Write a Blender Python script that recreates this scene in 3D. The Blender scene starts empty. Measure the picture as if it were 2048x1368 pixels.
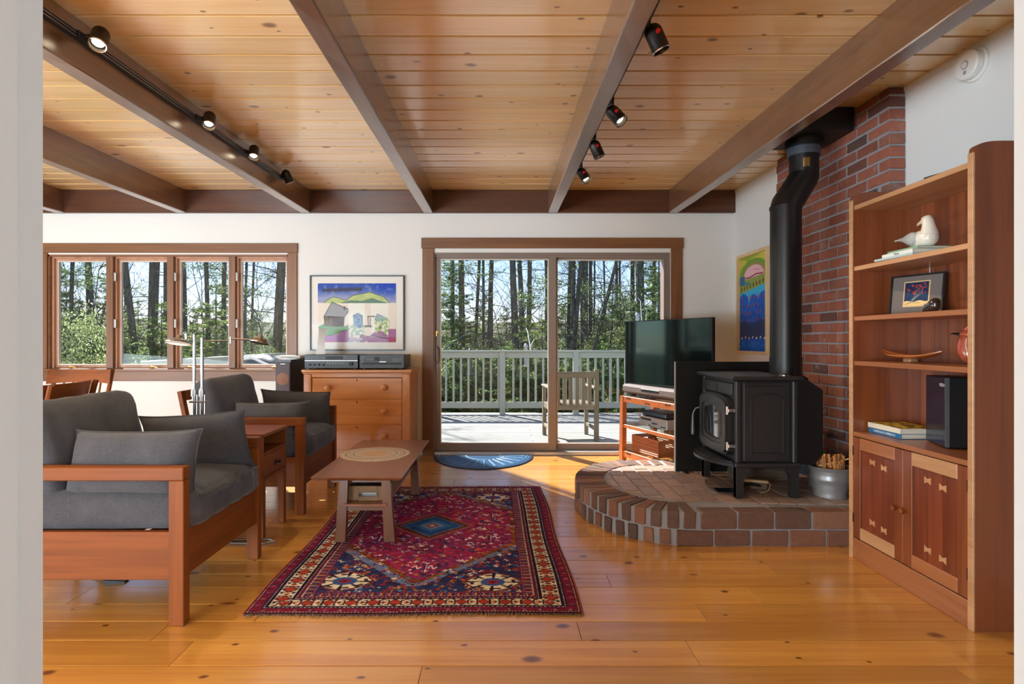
import bpy, math, random
import numpy as np
from mathutils import Vector, Matrix, noise as mnoise

SC = bpy.context.scene
COL = SC.collection
R = math.radians
rng = random.Random(11)

# ---------------------------------------------------------------- camera, world, sun, light, exposure
F = 1150.0                      # focal length in pixels of the 2048 px wide frame
CX, CY, EYE = 1000.0, 682.0, 1.17
cam_data = bpy.data.cameras.new('camera')
cam = bpy.data.objects.new('camera', cam_data); COL.objects.link(cam)
cam_data.sensor_width = 36.0
cam_data.lens = F / 2048.0 * 36.0
cam_data.shift_x = (1024.0 - CX) / 2048.0
cam_data.shift_y = -(684.0 - CY) / 2048.0
cam_data.clip_start = 0.05
cam_data.clip_end = 500
cam.location = (0, 0, EYE)
cam.rotation_euler = (R(90), 0, 0)
SC.camera = cam

world = bpy.data.worlds.new('world'); SC.world = world
world.use_nodes = True
wn = world.node_tree
wn.nodes.clear()
wo = wn.nodes.new('ShaderNodeOutputWorld'); wb = wn.nodes.new('ShaderNodeBackground')
sky = wn.nodes.new('ShaderNodeTexSky')
sky.sky_type = 'NISHITA'
sky.sun_disc = False
sky.sun_elevation = R(41)
sky.sun_rotation = R(-34)
sky.air_density = 1.0
sky.dust_density = 0.2
sky.ozone_density = 2.0
wb.inputs['Strength'].default_value = 0.145
tint = wn.nodes.new('ShaderNodeMix'); tint.data_type = 'RGBA'; tint.blend_type = 'MULTIPLY'; tint.inputs[0].default_value = 1.0
tint.inputs[7].default_value = (0.93, 0.93, 1.16, 1)
wn.links.new(sky.outputs[0], tint.inputs[6]); wn.links.new(tint.outputs[2], wb.inputs[0]); wn.links.new(wb.outputs[0], wo.inputs[0])

SUN_DIR = Vector((0.56, -0.83, 0)).normalized() * math.cos(R(41)) + Vector((0, 0, -math.sin(R(41))))
sd = bpy.data.lights.new('sun', 'SUN'); sun = bpy.data.objects.new('sun', sd); COL.objects.link(sun)
sd.energy = 13.0; sd.angle = R(0.6); sd.color = (1.0, 0.95, 0.87)
sun.rotation_euler = SUN_DIR.to_track_quat('-Z', 'Y').to_euler()
sun.location = (-8, 14, 12)

def area_light(name, loc, target, sx, sy, power, color):
    d = bpy.data.lights.new(name, 'AREA'); d.shape = 'RECTANGLE'; d.size = sx; d.size_y = sy
    d.energy = power; d.color = color
    o = bpy.data.objects.new(name, d); COL.objects.link(o); o.location = loc
    o.rotation_euler = (Vector(target) - Vector(loc)).to_track_quat('-Z', 'Z').to_euler()
    return o
# unseen fill lamps added to brighten the interior: the open room behind the camera, and the dining end on the far left
area_light('near_room_fill', (-3.95, -3.9, 1.0), (-1.6, 3.0, 2.7), 3.3, 1.9, 550, (0.70, 0.885, 1.02))
area_light('near_room_side_fill', (2.36, -1.35, 1.2), (-2.5, 0.9, 2.2), 2.2, 1.4, 118, (0.59, 0.84, 1.05))
area_light('dining_end_fill', (-5.3, 1.7, 0.35), (-2.2, 2.0, 2.7), 1.3, 3.4, 168, (0.72, 0.895, 1.02))

SC.view_settings.view_transform = 'Standard'
SC.view_settings.look = 'None'
SC.view_settings.exposure = 0.3
SC.view_settings.gamma = 1.0
SC.view_settings.use_curve_mapping = False
SC.cycles.max_bounces = 8
SC.cycles.diffuse_bounces = 4
SC.cycles.glossy_bounces = 3
SC.cycles.transmission_bounces = 4
SC.cycles.transparent_max_bounces = 12
SC.cycles.sample_clamp_indirect = 6.0
SC.cycles.caustics_reflective = False
SC.cycles.caustics_refractive = False

# ---------------------------------------------------------------- helpers
def lin(c):
    c = c / 255.0
    return c / 12.92 if c <= 0.04045 else ((c + 0.055) / 1.055) ** 2.4
def C(r, g, b): return (lin(r), lin(g), lin(b), 1.0)
def PX(px, y): return (px - CX) * y / F          # x of an image column at depth y
def PZ(py, y): return EYE - (py - CY) * y / F    # height of an image row at depth y

class MB:
    def __init__(s): s.v = []; s.f = []
    def add(s, vs, fs, M=None):
        o = len(s.v)
        if M is None: s.v += [tuple(p) for p in vs]
        else: s.v += [tuple(M @ Vector(p)) for p in vs]
        s.f += [tuple(i + o for i in f) for f in fs]
        return s
    def hexa(s, p, M=None):     # p: 4 bottom ccw, 4 top ccw
        return s.add(p, [(3, 2, 1, 0), (4, 5, 6, 7), (0, 1, 5, 4), (1, 2, 6, 5), (2, 3, 7, 6), (3, 0, 4, 7)], M)
    def box(s, x0, x1, y0, y1, z0, z1, ch=0.0, M=None):
        if x0 > x1: x0, x1 = x1, x0
        if y0 > y1: y0, y1 = y1, y0
        if z0 > z1: z0, z1 = z1, z0
        if ch <= 0:
            return s.hexa([(x0, y0, z0), (x1, y0, z0), (x1, y1, z0), (x0, y1, z0), (x0, y0, z1), (x1, y0, z1), (x1, y1, z1), (x0, y1, z1)], M)
        c = min(ch, (x1 - x0) * .45, (y1 - y0) * .45, (z1 - z0) * .45)
        vs, idx = [], {}
        X, Y, Z = (x0, x1), (y0, y1), (z0, z1)
        for i in (0, 1):
            for j in (0, 1):
                for k in (0, 1):
                    sx, sy, sz = (1 - 2 * i) * c, (1 - 2 * j) * c, (1 - 2 * k) * c
                    idx[i, j, k, 0] = len(vs); vs.append((X[i], Y[j] + sy, Z[k] + sz))
                    idx[i, j, k, 1] = len(vs); vs.append((X[i] + sx, Y[j], Z[k] + sz))
                    idx[i, j, k, 2] = len(vs); vs.append((X[i] + sx, Y[j] + sy, Z[k]))
        I = lambda i, j, k, a: idx[i, j, k, a]
        fs = []
        def q(l, flip): fs.append(tuple(reversed(l)) if flip else tuple(l))
        for a in (0, 1):
            q([I(a, 0, 0, 0), I(a, 1, 0, 0), I(a, 1, 1, 0), I(a, 0, 1, 0)], a == 0)
            q([I(0, a, 0, 1), I(0, a, 1, 1), I(1, a, 1, 1), I(1, a, 0, 1)], a == 0)
            q([I(0, 0, a, 2), I(1, 0, a, 2), I(1, 1, a, 2), I(0, 1, a, 2)], a == 0)
        for a in (0, 1):
            for b in (0, 1):
                q([I(a, b, 0, 0), I(a, b, 1, 0), I(a, b, 1, 1), I(a, b, 0, 1)], (a + b) % 2 == 1)
                q([I(a, 0, b, 0), I(a, 0, b, 2), I(a, 1, b, 2), I(a, 1, b, 0)], (a + b) % 2 == 1)
                q([I(0, a, b, 1), I(1, a, b, 1), I(1, a, b, 2), I(0, a, b, 2)], (a + b) % 2 == 1)
        for i in (0, 1):
            for j in (0, 1):
                for k in (0, 1):
                    q([I(i, j, k, 0), I(i, j, k, 1), I(i, j, k, 2)], (i + j + k) % 2 == 0)
        return s.add(vs, fs, M)
    def cyl(s, p0, p1, r0, r1=None, n=16, caps=True):
        return s.tube([p0, p1], [r0, r0 if r1 is None else r1], n, caps)
    def tube(s, pts, r, n=8, caps=True, closed=False):
        pts = [Vector(p) for p in pts]
        m = len(pts)
        rs = r if isinstance(r, (list, tuple)) else [r] * m
        o = len(s.v); up = None
        for i, p in enumerate(pts):
            a = pts[(i - 1) % m] if (i > 0 or closed) else p
            b = pts[(i + 1) % m] if (i < m - 1 or closed) else p
            t = (b - a)
            if t.length < 1e-9: t = Vector((0, 0, 1))
            t.normalize()
            if up is None:
                up = Vector((0, 0, 1)) if abs(t.z) < .9 else Vector((1, 0, 0))
            u = (up - t * up.dot(t)); u.normalize(); w = t.cross(u); up = u
            for k in range(n):
                ang = 2 * math.pi * k / n
                s.v.append(tuple(p + (u * math.cos(ang) + w * math.sin(ang)) * rs[i]))
        rng_ = m if closed else m - 1
        for i in range(rng_):
            j = (i + 1) % m
            for k in range(n):
                l = (k + 1) % n
                s.f.append((o + i * n + k, o + i * n + l, o + j * n + l, o + j * n + k))
        if caps and not closed:
            s.f.append(tuple(o + k for k in reversed(range(n))))
            s.f.append(tuple(o + (m - 1) * n + k for k in range(n)))
        return s
    def lathe(s, prof, c=(0, 0, 0), n=24, M=None, caps=True):
        vs, fs = [], []
        for (r, z) in prof:
            for k in range(n):
                a = 2 * math.pi * k / n
                vs.append((c[0] + r * math.cos(a), c[1] + r * math.sin(a), c[2] + z))
        for i in range(len(prof) - 1):
            for k in range(n):
                l = (k + 1) % n
                fs.append((i * n + k, i * n + l, (i + 1) * n + l, (i + 1) * n + k))
        if caps and prof[0][0] > 1e-6: fs.append(tuple(reversed(range(n))))
        if caps and prof[-1][0] > 1e-6: fs.append(tuple((len(prof) - 1) * n + k for k in range(n)))
        return s.add(vs, fs, M)
    def prism(s, poly, axis, a, b, M=None):
        n = len(poly)
        def P(p, t):
            if axis == 'x': return (t, p[0], p[1])
            if axis == 'y': return (p[0], t, p[1])
            return (p[0], p[1], t)
        vs = [P(p, a) for p in poly] + [P(p, b) for p in poly]
        ar = sum(poly[i][0] * poly[(i + 1) % n][1] - poly[(i + 1) % n][0] * poly[i][1] for i in range(n))
        flip = (ar < 0) != (axis == 'y')
        if b < a: flip = not flip
        fs = [tuple(reversed(range(n))), tuple(n + i for i in range(n))] + [(i, (i + 1) % n, n + (i + 1) % n, n + i) for i in range(n)]
        if flip: fs = [tuple(reversed(f)) for f in fs]
        return s.add(vs, fs, M)
    def ball(s, c, rx, ry=None, rz=None, n=14, m=9, M=None):
        ry = rx if ry is None else ry; rz = rx if rz is None else rz
        vs = [(c[0], c[1], c[2] - rz)]
        for i in range(1, m):
            ph = -math.pi / 2 + math.pi * i / m
            for k in range(n):
                a = 2 * math.pi * k / n
                vs.append((c[0] + rx * math.cos(ph) * math.cos(a), c[1] + ry * math.cos(ph) * math.sin(a), c[2] + rz * math.sin(ph)))
        vs.append((c[0], c[1], c[2] + rz))
        fs = []
        for k in range(n):
            fs.append((0, 1 + (k + 1) % n, 1 + k))
            fs.append((len(vs) - 1, 1 + (m - 2) * n + k, 1 + (m - 2) * n + (k + 1) % n))
        for i in range(m - 2):
            for k in range(n):
                l = (k + 1) % n
                fs.append((1 + i * n + k, 1 + i * n + l, 1 + (i + 1) * n + l, 1 + (i + 1) * n + k))
        return s.add(vs, fs, M)
    def mesh(s, name, smooth=35):
        me = bpy.data.meshes.new(name)
        me.from_pydata(s.v, [], s.f); me.update()
        if smooth:
            me.shade_smooth(); me.set_sharp_from_angle(angle=R(smooth))
        return me
    def build(s, name, mat, parent=None, smooth=35, world=False, kind=None, label=None, loc=None):
        if world and parent is not None:
            q = Vector((0, 0, 0)); p = parent
            while p is not None: q = q + p.location; p = p.parent
            s.v = [(a - q.x, b - q.y, c - q.z) for a, b, c in s.v]
        if loc is not None and parent is None:
            s.v = [(a - loc[0], b - loc[1], c - loc[2]) for a, b, c in s.v]
        return link(name, s.mesh(name, smooth), mat, parent, kind, label, loc if parent is None else None)

def link(name, me, mat=None, parent=None, kind=None, label=None, loc=None):
    if mat is not None and len(me.materials) == 0: me.materials.append(mat)
    o = bpy.data.objects.new(name, me); COL.objects.link(o)
    if parent is not None: o.parent = parent
    if loc is not None: o.location = loc
    if kind: o['kind'] = kind
    if label: o['label'] = label
    return o
def tag(o, label, cat, group=None):
    o['label'] = label; o['category'] = cat
    if group: o['group'] = group
    return o
def thing(name, label, cat, loc=(0, 0, 0), rotz=0.0, group=None):
    o = bpy.data.objects.new(name, None); COL.objects.link(o)
    o.empty_display_size = .05
    o.location = loc; o.rotation_euler = (0, 0, rotz)
    return tag(o, label, cat, group)
def struct(name, loc=(0, 0, 0)):
    o = bpy.data.objects.new(name, None); COL.objects.link(o); o.location = loc; o['kind'] = 'structure'
    o.empty_display_size = .05
    return o
def dup(root, loc=None, rotz=None, label=None, group=None, scale=None):
    def cp(o, parent):
        c = o.copy(); COL.objects.link(c)
        if parent is not None: c.parent = parent
        for ch in o.children: cp(ch, c)
        return c
    r = cp(root, None)
    if loc is not None: r.location = loc
    if rotz is not None: r.rotation_euler = (r.rotation_euler[0], r.rotation_euler[1], rotz)
    if scale is not None: r.scale = (scale, scale, scale) if not isinstance(scale, tuple) else scale
    if label: r['label'] = label
    if group: r['group'] = group
    return r

# ---------------------------------------------------------------- materials
MATS = {}
class NT:
    def __init__(s, name):
        s.m = bpy.data.materials.new(name); s.m.use_nodes = True
        s.t = s.m.node_tree; s.t.nodes.clear()
        s.out = s.n('ShaderNodeOutputMaterial')
    def n(s, typ, **kw):
        x = s.t.nodes.new(typ)
        for k, v in kw.items(): setattr(x, k, v)
        return x
    def l(s, a, b): s.t.links.new(a, b)
    def set(s, sock, v):
        if hasattr(v, 'is_output') or isinstance(v, bpy.types.NodeSocket): s.l(v, sock)
        else: sock.default_value = v
    def bsdf(s, color, rough=.5, metal=0.0, spec=.5, coat=0.0, coat_rough=.1, normal=None, emit=None, emit_s=0.0, sheen=0.0):
        b = s.n('ShaderNodeBsdfPrincipled')
        s.set(b.inputs['Base Color'], color); s.set(b.inputs['Roughness'], rough); s.set(b.inputs['Metallic'], metal)
        s.set(b.inputs['Specular IOR Level'], spec); s.set(b.inputs['Coat Weight'], coat); s.set(b.inputs['Coat Roughness'], coat_rough)
        if sheen: s.set(b.inputs['Sheen Weight'], sheen)
        if normal is not None: s.l(normal, b.inputs['Normal'])
        if emit is not None:
            s.set(b.inputs['Emission Color'], emit); s.set(b.inputs['Emission Strength'], emit_s)
        s.l(b.outputs[0], s.out.inputs[0])
        return b
    def coord(s, scale=(1, 1, 1), rand=0.0):
        tc = s.n('ShaderNodeTexCoord')
        src = tc.outputs['Object']
        if rand:
            oi = s.n('ShaderNodeObjectInfo')
            mu = s.n('ShaderNodeVectorMath', operation='MULTIPLY')
            cmb = s.n('ShaderNodeCombineXYZ')
            for i, k in enumerate((37.0 * rand, 53.0 * rand, 71.0 * rand)):
                mm = s.n('ShaderNodeMath', operation='MULTIPLY'); s.l(oi.outputs['Random'], mm.inputs[0]); mm.inputs[1].default_value = k
                s.l(mm.outputs[0], cmb.inputs[i])
            ad = s.n('ShaderNodeVectorMath', operation='ADD'); s.l(src, ad.inputs[0]); s.l(cmb.outputs[0], ad.inputs[1])
            src = ad.outputs[0]
        mp = s.n('ShaderNodeMapping'); mp.inputs['Scale'].default_value = scale
        s.l(src, mp.inputs[0])
        return mp.outputs[0]
    def noise(s, vec, scale=5, detail=4, rough=.55, dist=0.0):
        x = s.n('ShaderNodeTexNoise'); s.l(vec, x.inputs['Vector'])
        x.inputs['Scale'].default_value = scale; x.inputs['Detail'].default_value = detail
        x.inputs['Roughness'].default_value = rough; x.inputs['Distortion'].default_value = dist
        return x
    def ramp(s, fac, stops):
        x = s.n('ShaderNodeValToRGB'); s.l(fac, x.inputs[0])
        e = x.color_ramp.elements
        while len(e) > 1: e.remove(e[-1])
        e[0].position, e[0].color = stops[0]
        for p, c in stops[1:]:
            k = e.new(p); k.color = c
        return x.outputs[0]
    def mix(s, fac, a, b, mode='MIX'):
        x = s.n('ShaderNodeMix', data_type='RGBA', blend_type=mode)
        s.set(x.inputs[0], fac); s.set(x.inputs[6], a); s.set(x.inputs[7], b)
        return x.outputs[2]
    def math(s, op, a, b=None, c=None):
        x = s.n('ShaderNodeMath', operation=op); s.set(x.inputs[0], a)
        if b is not None: s.set(x.inputs[1], b)
        if c is not None: s.set(x.inputs[2], c)
        return x.outputs[0]
    def rand(s): return s.n('ShaderNodeObjectInfo').outputs['Random']
    def bump(s, h, strength=.2, dist=.01, normal=None):
        x = s.n('ShaderNodeBump'); x.inputs['Strength'].default_value = strength; x.inputs['Distance'].default_value = dist
        s.l(h, x.inputs['Height'])
        if normal is not None: s.l(normal, x.inputs['Normal'])
        return x.outputs[0]
    def hsv(s, col, h=.5, sat=1.0, v=1.0):
        x = s.n('ShaderNodeHueSaturation'); s.set(x.inputs['Color'], col); s.set(x.inputs['Hue'], h); s.set(x.inputs['Saturation'], sat); s.set(x.inputs['Value'], v)
        return x.outputs[0]

def plain(name, col, rough=.5, metal=0.0, spec=.5, coat=0.0, bump=0.0, bscale=60, var=0.06, emit=None, es=0.0, sheen=0.0):
    t = NT(name); v = t.coord(rand=1.0)
    n = t.noise(v, bscale * .25, 5)
    c = t.mix(t.math('MULTIPLY', n.outputs[0], var * 2), col, (col[0] * .55, col[1] * .55, col[2] * .55, 1))
    nm = None
    if bump: nm = t.bump(t.noise(v, bscale, 4).outputs[0], bump, .004)
    t.bsdf(c, rough, metal, spec, coat, normal=nm, emit=emit, emit_s=es, sheen=sheen)
    return t.m

def wood(name, light, dark, axis='x', rough=.38, coat=0.25, knots=0.0, grain=1.0, var=.25, scale=1.0, bump=.12, stain=None, flat=False, coat_ior=1.5, coat_rough=.16, spec=.5):
    t = NT(name)
    ax = {'x': 0, 'y': 1, 'z': 2}[axis]
    sc = [9 * scale] * 3; sc[ax] = .55 * scale
    v = t.coord(tuple(sc), rand=1.0)
    g1 = t.noise(v, 1.0, 5, .6, 1.2)
    sc2 = [60 * scale] * 3; sc2[ax] = 1.6 * scale
    v2 = t.coord(tuple(sc2), rand=1.0)
    g2 = t.noise(v2, 1.0, 3, .6, .4)
    f = t.math('ADD', t.math('MULTIPLY', g1.outputs[0], .75 * grain), t.math('MULTIPLY', g2.outputs[0], .35))
    col = t.ramp(f, [(.28, dark), (.62, light), (.85, tuple(min(1, c * 1.12) for c in light[:3]) + (1,))])
    if stain is not None:
        sv = t.coord((.9, .9, .9), rand=1.0)
        col = t.mix(t.ramp(t.noise(sv, 2.2, 4, .6).outputs[0], [(.45, (0, 0, 0, 1)), (.75, (.75, .75, .75, 1))]), col, stain)
    if knots:
        sk = [8.0 * scale] * 3; sk[ax] = (5.0 if flat else 3.0) * scale
        vk = t.coord(tuple(sk), rand=1.0)
        nz = t.noise(vk, 1.2, 2); nv = t.mix(.12, vk, nz.outputs[1])
        vo = t.n('ShaderNodeTexVoronoi'); vo.feature = 'F1'; vo.voronoi_dimensions = '2D' if flat else '3D'; vo.inputs['Scale'].default_value = .8
        t.l(nv, vo.inputs['Vector'])
        sep = t.n('ShaderNodeSeparateColor'); t.l(vo.outputs['Color'], sep.inputs[0])
        pres = t.math('GREATER_THAN', sep.outputs[0], 1.0 - knots)
        size = t.math('MULTIPLY_ADD', t.math('POWER', sep.outputs[1], 3.0), .12, .045)
        d = t.math('DIVIDE', vo.outputs['Distance'], size)
        km = t.ramp(d, [(.0, (1, 1, 1, 1)), (.55, (.85, .85, .85, 1)), (.78, (.35, .35, .35, 1)), (1.0, (0, 0, 0, 1))])
        col = t.mix(t.math('MULTIPLY', km, pres), col, tuple(c * k_ for c, k_ in zip(dark[:3], (.30, .22, .18))) + (1,))
    rv = t.rand()
    col = t.hsv(col, .5, 1.0, t.math('MULTIPLY_ADD', rv, var, 1.0 - var * .55))
    nm = t.bump(g2.outputs[0], bump, .003) if bump else None
    b = t.bsdf(col, rough, 0, spec, coat, coat_rough, normal=nm); b.inputs['Coat IOR'].default_value = coat_ior
    return t.m

def vcol_mat(name, rough=.8, spec=.3, coat=0.0, bump=0.0, bscale=300):
    t = NT(name); a = t.n('ShaderNodeVertexColor'); a.layer_name = 'Col'
    v = t.coord()
    n = t.noise(v, bscale, 2)
    c = t.mix(.14, a.outputs[0], n.outputs[1], 'OVERLAY')
    nm = t.bump(n.outputs[0], bump, .003) if bump else None
    t.bsdf(c, rough, 0, spec, coat, normal=nm)
    return t.m

WALL = plain('painted_wall', C(231, 232, 231), .75, var=.02, bump=.04, bscale=180, spec=.25)
JAMB = plain('painted_jamb', C(200, 203, 206), .55, var=.02, spec=.35)
FLOORW = wood('pine_floor', C(222, 160, 74), C(190, 118, 46), 'x', .3, 1.0, knots=.5, flat=True, coat_ior=1.6, var=.26, grain=.9)
CEILW = wood('pine_ceiling', C(247, 214, 156), C(230, 178, 106), 'x', .34, 1.0, knots=.45, flat=True, coat_ior=1.75, var=.2, grain=.9)
GROOVE = plain('groove_dark', C(44, 22, 10), .9)
BEAMY = wood('beam_stain_y', C(120, 78, 44), C(74, 44, 24), 'y', .3, 1.0, coat_ior=2.1, coat_rough=.26, knots=.12, var=.12, stain=C(92, 52, 28), bump=.25)
BEAMX = wood('beam_stain_x', C(90, 52, 31), C(56, 29, 16), 'x', .4, .2, knots=.12, var=.12, stain=C(70, 40, 24), bump=.25)
TRIMX = wood('trim_oak_x', C(132, 88, 54), C(96, 60, 35), 'x', .45, .08, var=.12)
TRIMZ = wood('trim_oak_z', C(132, 88, 54), C(96, 60, 35), 'z', .45, .08, var=.12)
TAUPE = plain('taupe_frame', C(136, 120, 110), .45, var=.05)
IVORY = plain('ivory_bead', C(214, 208, 196), .45, var=.03)
ALU = plain('aluminium', C(196, 194, 190), .35, .6)
CHX = wood('cherry_x', C(134, 70, 22), C(92, 43, 12), 'x', .55, .04, spec=.25, var=.1)
CHY = wood('cherry_y', C(134, 70, 22), C(92, 43, 12), 'y', .55, .04, spec=.25, var=.1)
CHZ = wood('cherry_z', C(134, 70, 22), C(92, 43, 12), 'z', .55, .04, spec=.25, var=.1)
CAB_Z = wood('cabinet_cherry_z', C(142, 76, 42), C(96, 45, 24), 'z', .36, .3, var=.3)
CAB_Y = wood('cabinet_cherry_y', C(168, 106, 66), C(128, 72, 42), 'y', .36, .3, var=.16)
CAB_P = wood('cabinet_pale_y', C(196, 148, 106), C(166, 116, 76), 'y', .4, .2, var=.1)
CAB_D = wood('cabinet_panel_z', C(132, 64, 38), C(90, 40, 22), 'z', .36, .3, var=.4)
WAL_X = wood('walnut_x', C(116, 70, 44), C(84, 46, 27), 'x', .36, .3, var=.1)
WAL_Y = wood('walnut_y', C(136, 80, 48), C(100, 54, 30), 'y', .34, .35, var=.08)
WAL_Z = wood('walnut_z', C(116, 72, 46), C(84, 47, 28), 'z', .36, .3, var=.1)
DRX = wood('dresser_x', C(204, 138, 76), C(168, 102, 50), 'x', .34, .35, var=.08)
DRZ = wood('dresser_z', C(198, 132, 72), C(160, 96, 46), 'z', .34, .35, var=.08)
ORANGE = wood('stand_wood', C(184, 106, 52), C(150, 78, 34), 'y', .36, .3, var=.06)
BLACK = plain('black_plastic', C(22, 22, 24), .4, var=.05)
BLACKM = plain('black_matte_metal', C(24, 23, 24), .5, .2, var=.1, bump=.05, bscale=120)
IRON = plain('cast_iron', C(56, 56, 58), .4, .35, var=.15, bump=.15, bscale=200)
PIPEM = plain('stove_pipe_enamel', C(26, 25, 26), .38, .2, var=.06)
CHROME = plain('brushed_nickel', C(176, 172, 168), .24, 1.0, var=.05)
BRASS = plain('brass', C(206, 170, 96), .3, 1.0)
WHITE = plain('white_plastic', C(236, 235, 230), .4, var=.02)
RED = plain('red_knob', C(190, 30, 28), .35)
GALV = plain('galvanised', C(176, 178, 180), .42, .5, var=.35, bscale=30)
NAVY = plain('blue_black_gloss', C(18, 34, 58), .2, coat=.3)  # blue base also stands in for the bluish sheen on the subwoofer front

def glass_mat(name, tint=(1, 1, 1, 1), f0=.014, rough=0.0):
    t = NT(name)
    tr = t.n('ShaderNodeBsdfTransparent'); tr.inputs[0].default_value = tint
    gl = t.n('ShaderNodeBsdfGlossy'); gl.inputs['Roughness'].default_value = rough
    lw = t.n('ShaderNodeLayerWeight'); lw.inputs[0].default_value = .5
    fr = t.math('MULTIPLY_ADD', t.math('POWER', lw.outputs['Facing'], 5.0), .5, f0)     # Schlick, the same from both faces
    mx = t.n('ShaderNodeMixShader'); t.l(fr, mx.inputs[0]); t.l(tr.outputs[0], mx.inputs[1]); t.l(gl.outputs[0], mx.inputs[2])
    t.l(mx.outputs[0], t.out.inputs[0])
    return t.m
PICGLASS = glass_mat('picture_glass', (1, 1, 1, 1), .002)
GLASS = glass_mat('window_glass', (.97, .985, .98, 1))

def brick_mat(name, stops, mort=C(160, 154, 152), smear=.35, rough=.78):
    t = NT(name)
    col = t.ramp(t.rand(), stops)
    v = t.coord(rand=1.0)
    n = t.noise(v, 26, 5, .65)
    col = t.mix(t.ramp(n.outputs[0], [(.35, (0, 0, 0, 1)), (.7, (.55, .55, .55, 1))]), col, t.hsv(col, .5, .8, .55))
    n2 = t.noise(v, 9, 4, .7)
    col = t.mix(t.ramp(n2.outputs[0], [(.58, (0, 0, 0, 1)), (.75, (smear, smear, smear, 1))]), col, mort)
    nm = t.bump(n.outputs[0], .5, .008)
    t.bsdf(col, rough, 0, .4, normal=nm)
    return t.m
BRICK = brick_mat('chimney_brick', [(0, C(150, 84, 66)), (.3, C(166, 98, 76)), (.55, C(136, 76, 60)), (.8, C(156, 104, 84)), (.93, C(110, 66, 56)), (1, C(92, 70, 64))], smear=.55)
BRICKH = brick_mat('hearth_brick', [(0, C(136, 88, 66)), (.25, C(100, 76, 66)), (.45, C(148, 96, 72)), (.65, C(88, 70, 62)), (.85, C(154, 108, 84)), (1, C(78, 64, 58))], smear=.15)
PAVER = brick_mat('hearth_paver', [(0, C(180, 148, 134)), (.3, C(164, 138, 130)), (.6, C(186, 154, 138)), (1, C(160, 140, 136))], smear=.5, rough=.42)
MORTAR = plain('mortar', C(154, 154, 160), .9, var=.3, bump=.4, bscale=90)

def fabric(name, c1, c2):
    t = NT(name)
    v = t.coord((1, 1, 1), rand=1.0)
    n = t.noise(v, 380, 2, .6); n2 = t.noise(v, 6, 4)
    f = t.math('ADD', t.math('MULTIPLY', n.outputs[0], .7), t.math('MULTIPLY', n2.outputs[0], .4))
    col = t.ramp(f, [(.35, c2), (.75, c1)])
    nm = t.bump(n.outputs[0], .25, .002)
    nm = t.bump(t.noise(v, 9, 3).outputs[0], .35, .02, nm)
    t.bsdf(col, .9, 0, .15, normal=nm, sheen=.15)
    return t.m
FAB = fabric('charcoal_fabric', C(94, 93, 98), C(52, 52, 58))
PIPING = fabric('charcoal_piping', C(84, 80, 80), C(60, 58, 60))
# ================================================================ the room shell
WY = 5.90
K = WY / F
def CZ(y): return 2.709 - .014 * (WY - y)
XL, XR = -6.0, 2.40

# floor: slab and boards
fl = MB().box(XL, XR + .1, -4.2, WY + .15, -.06, -.0205).build('floor', GROOVE, kind='structure')
rows = [1.02, 1.19, 1.36, 1.54, 1.72, 1.90, 2.070, 2.246, 2.398, 2.556, 2.731, 2.887, 3.065, 3.258]
while rows[-1] < WY - .1: rows.append(rows[-1] + rng.choice((.15, .16, .17, .178, .188)))
rows[-1] = WY
fixed = {(1.90): [-.28], (2.070): [1.70], (2.246): [.32], (2.887): [1.39], (3.065): [1.08]}
def piece(name, x0, x1, y0, y1, z0, z1, mat, parent, ch=.002, axis_c=True, rot=0.0):
    c = ((x0 + x1) / 2, (y0 + y1) / 2, (z0 + z1) / 2)
    me = MB().box(x0 - c[0], x1 - c[0], y0 - c[1], y1 - c[1], z0 - c[2], z1 - c[2], ch).mesh(name, 0)
    o = link(name, me, mat, parent)
    o.location = c
    if rot: o.rotation_euler = (0, 0, rot)
    return o
for i in range(len(rows) - 1):
    y0, y1 = rows[i], rows[i + 1]
    js = [XL]
    fx = fixed.get(y0, [])
    x = XL + rng.uniform(.6, 2.6)
    while x < XR - .5:
        if all(abs(x - q) > .9 for q in fx): js.append(x)
        x += rng.uniform(1.8, 3.2)
    js = sorted(js + fx) + [XR]
    for a, b in zip(js, js[1:]):
        piece('floorboard', a + .001, b - .001, y0 + .0023, y1 - .0023, -.02, 0, FLOORW, fl, .0006)
nb = MB()
for k in range(24):
    nb.box(XL, XR, -4.2 + k * .2155 + .001, -4.2 + (k + 1) * .2155 - .001, -.0205, 0)
nb.build('boards_behind', FLOORW, fl, kind='stuff')

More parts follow.
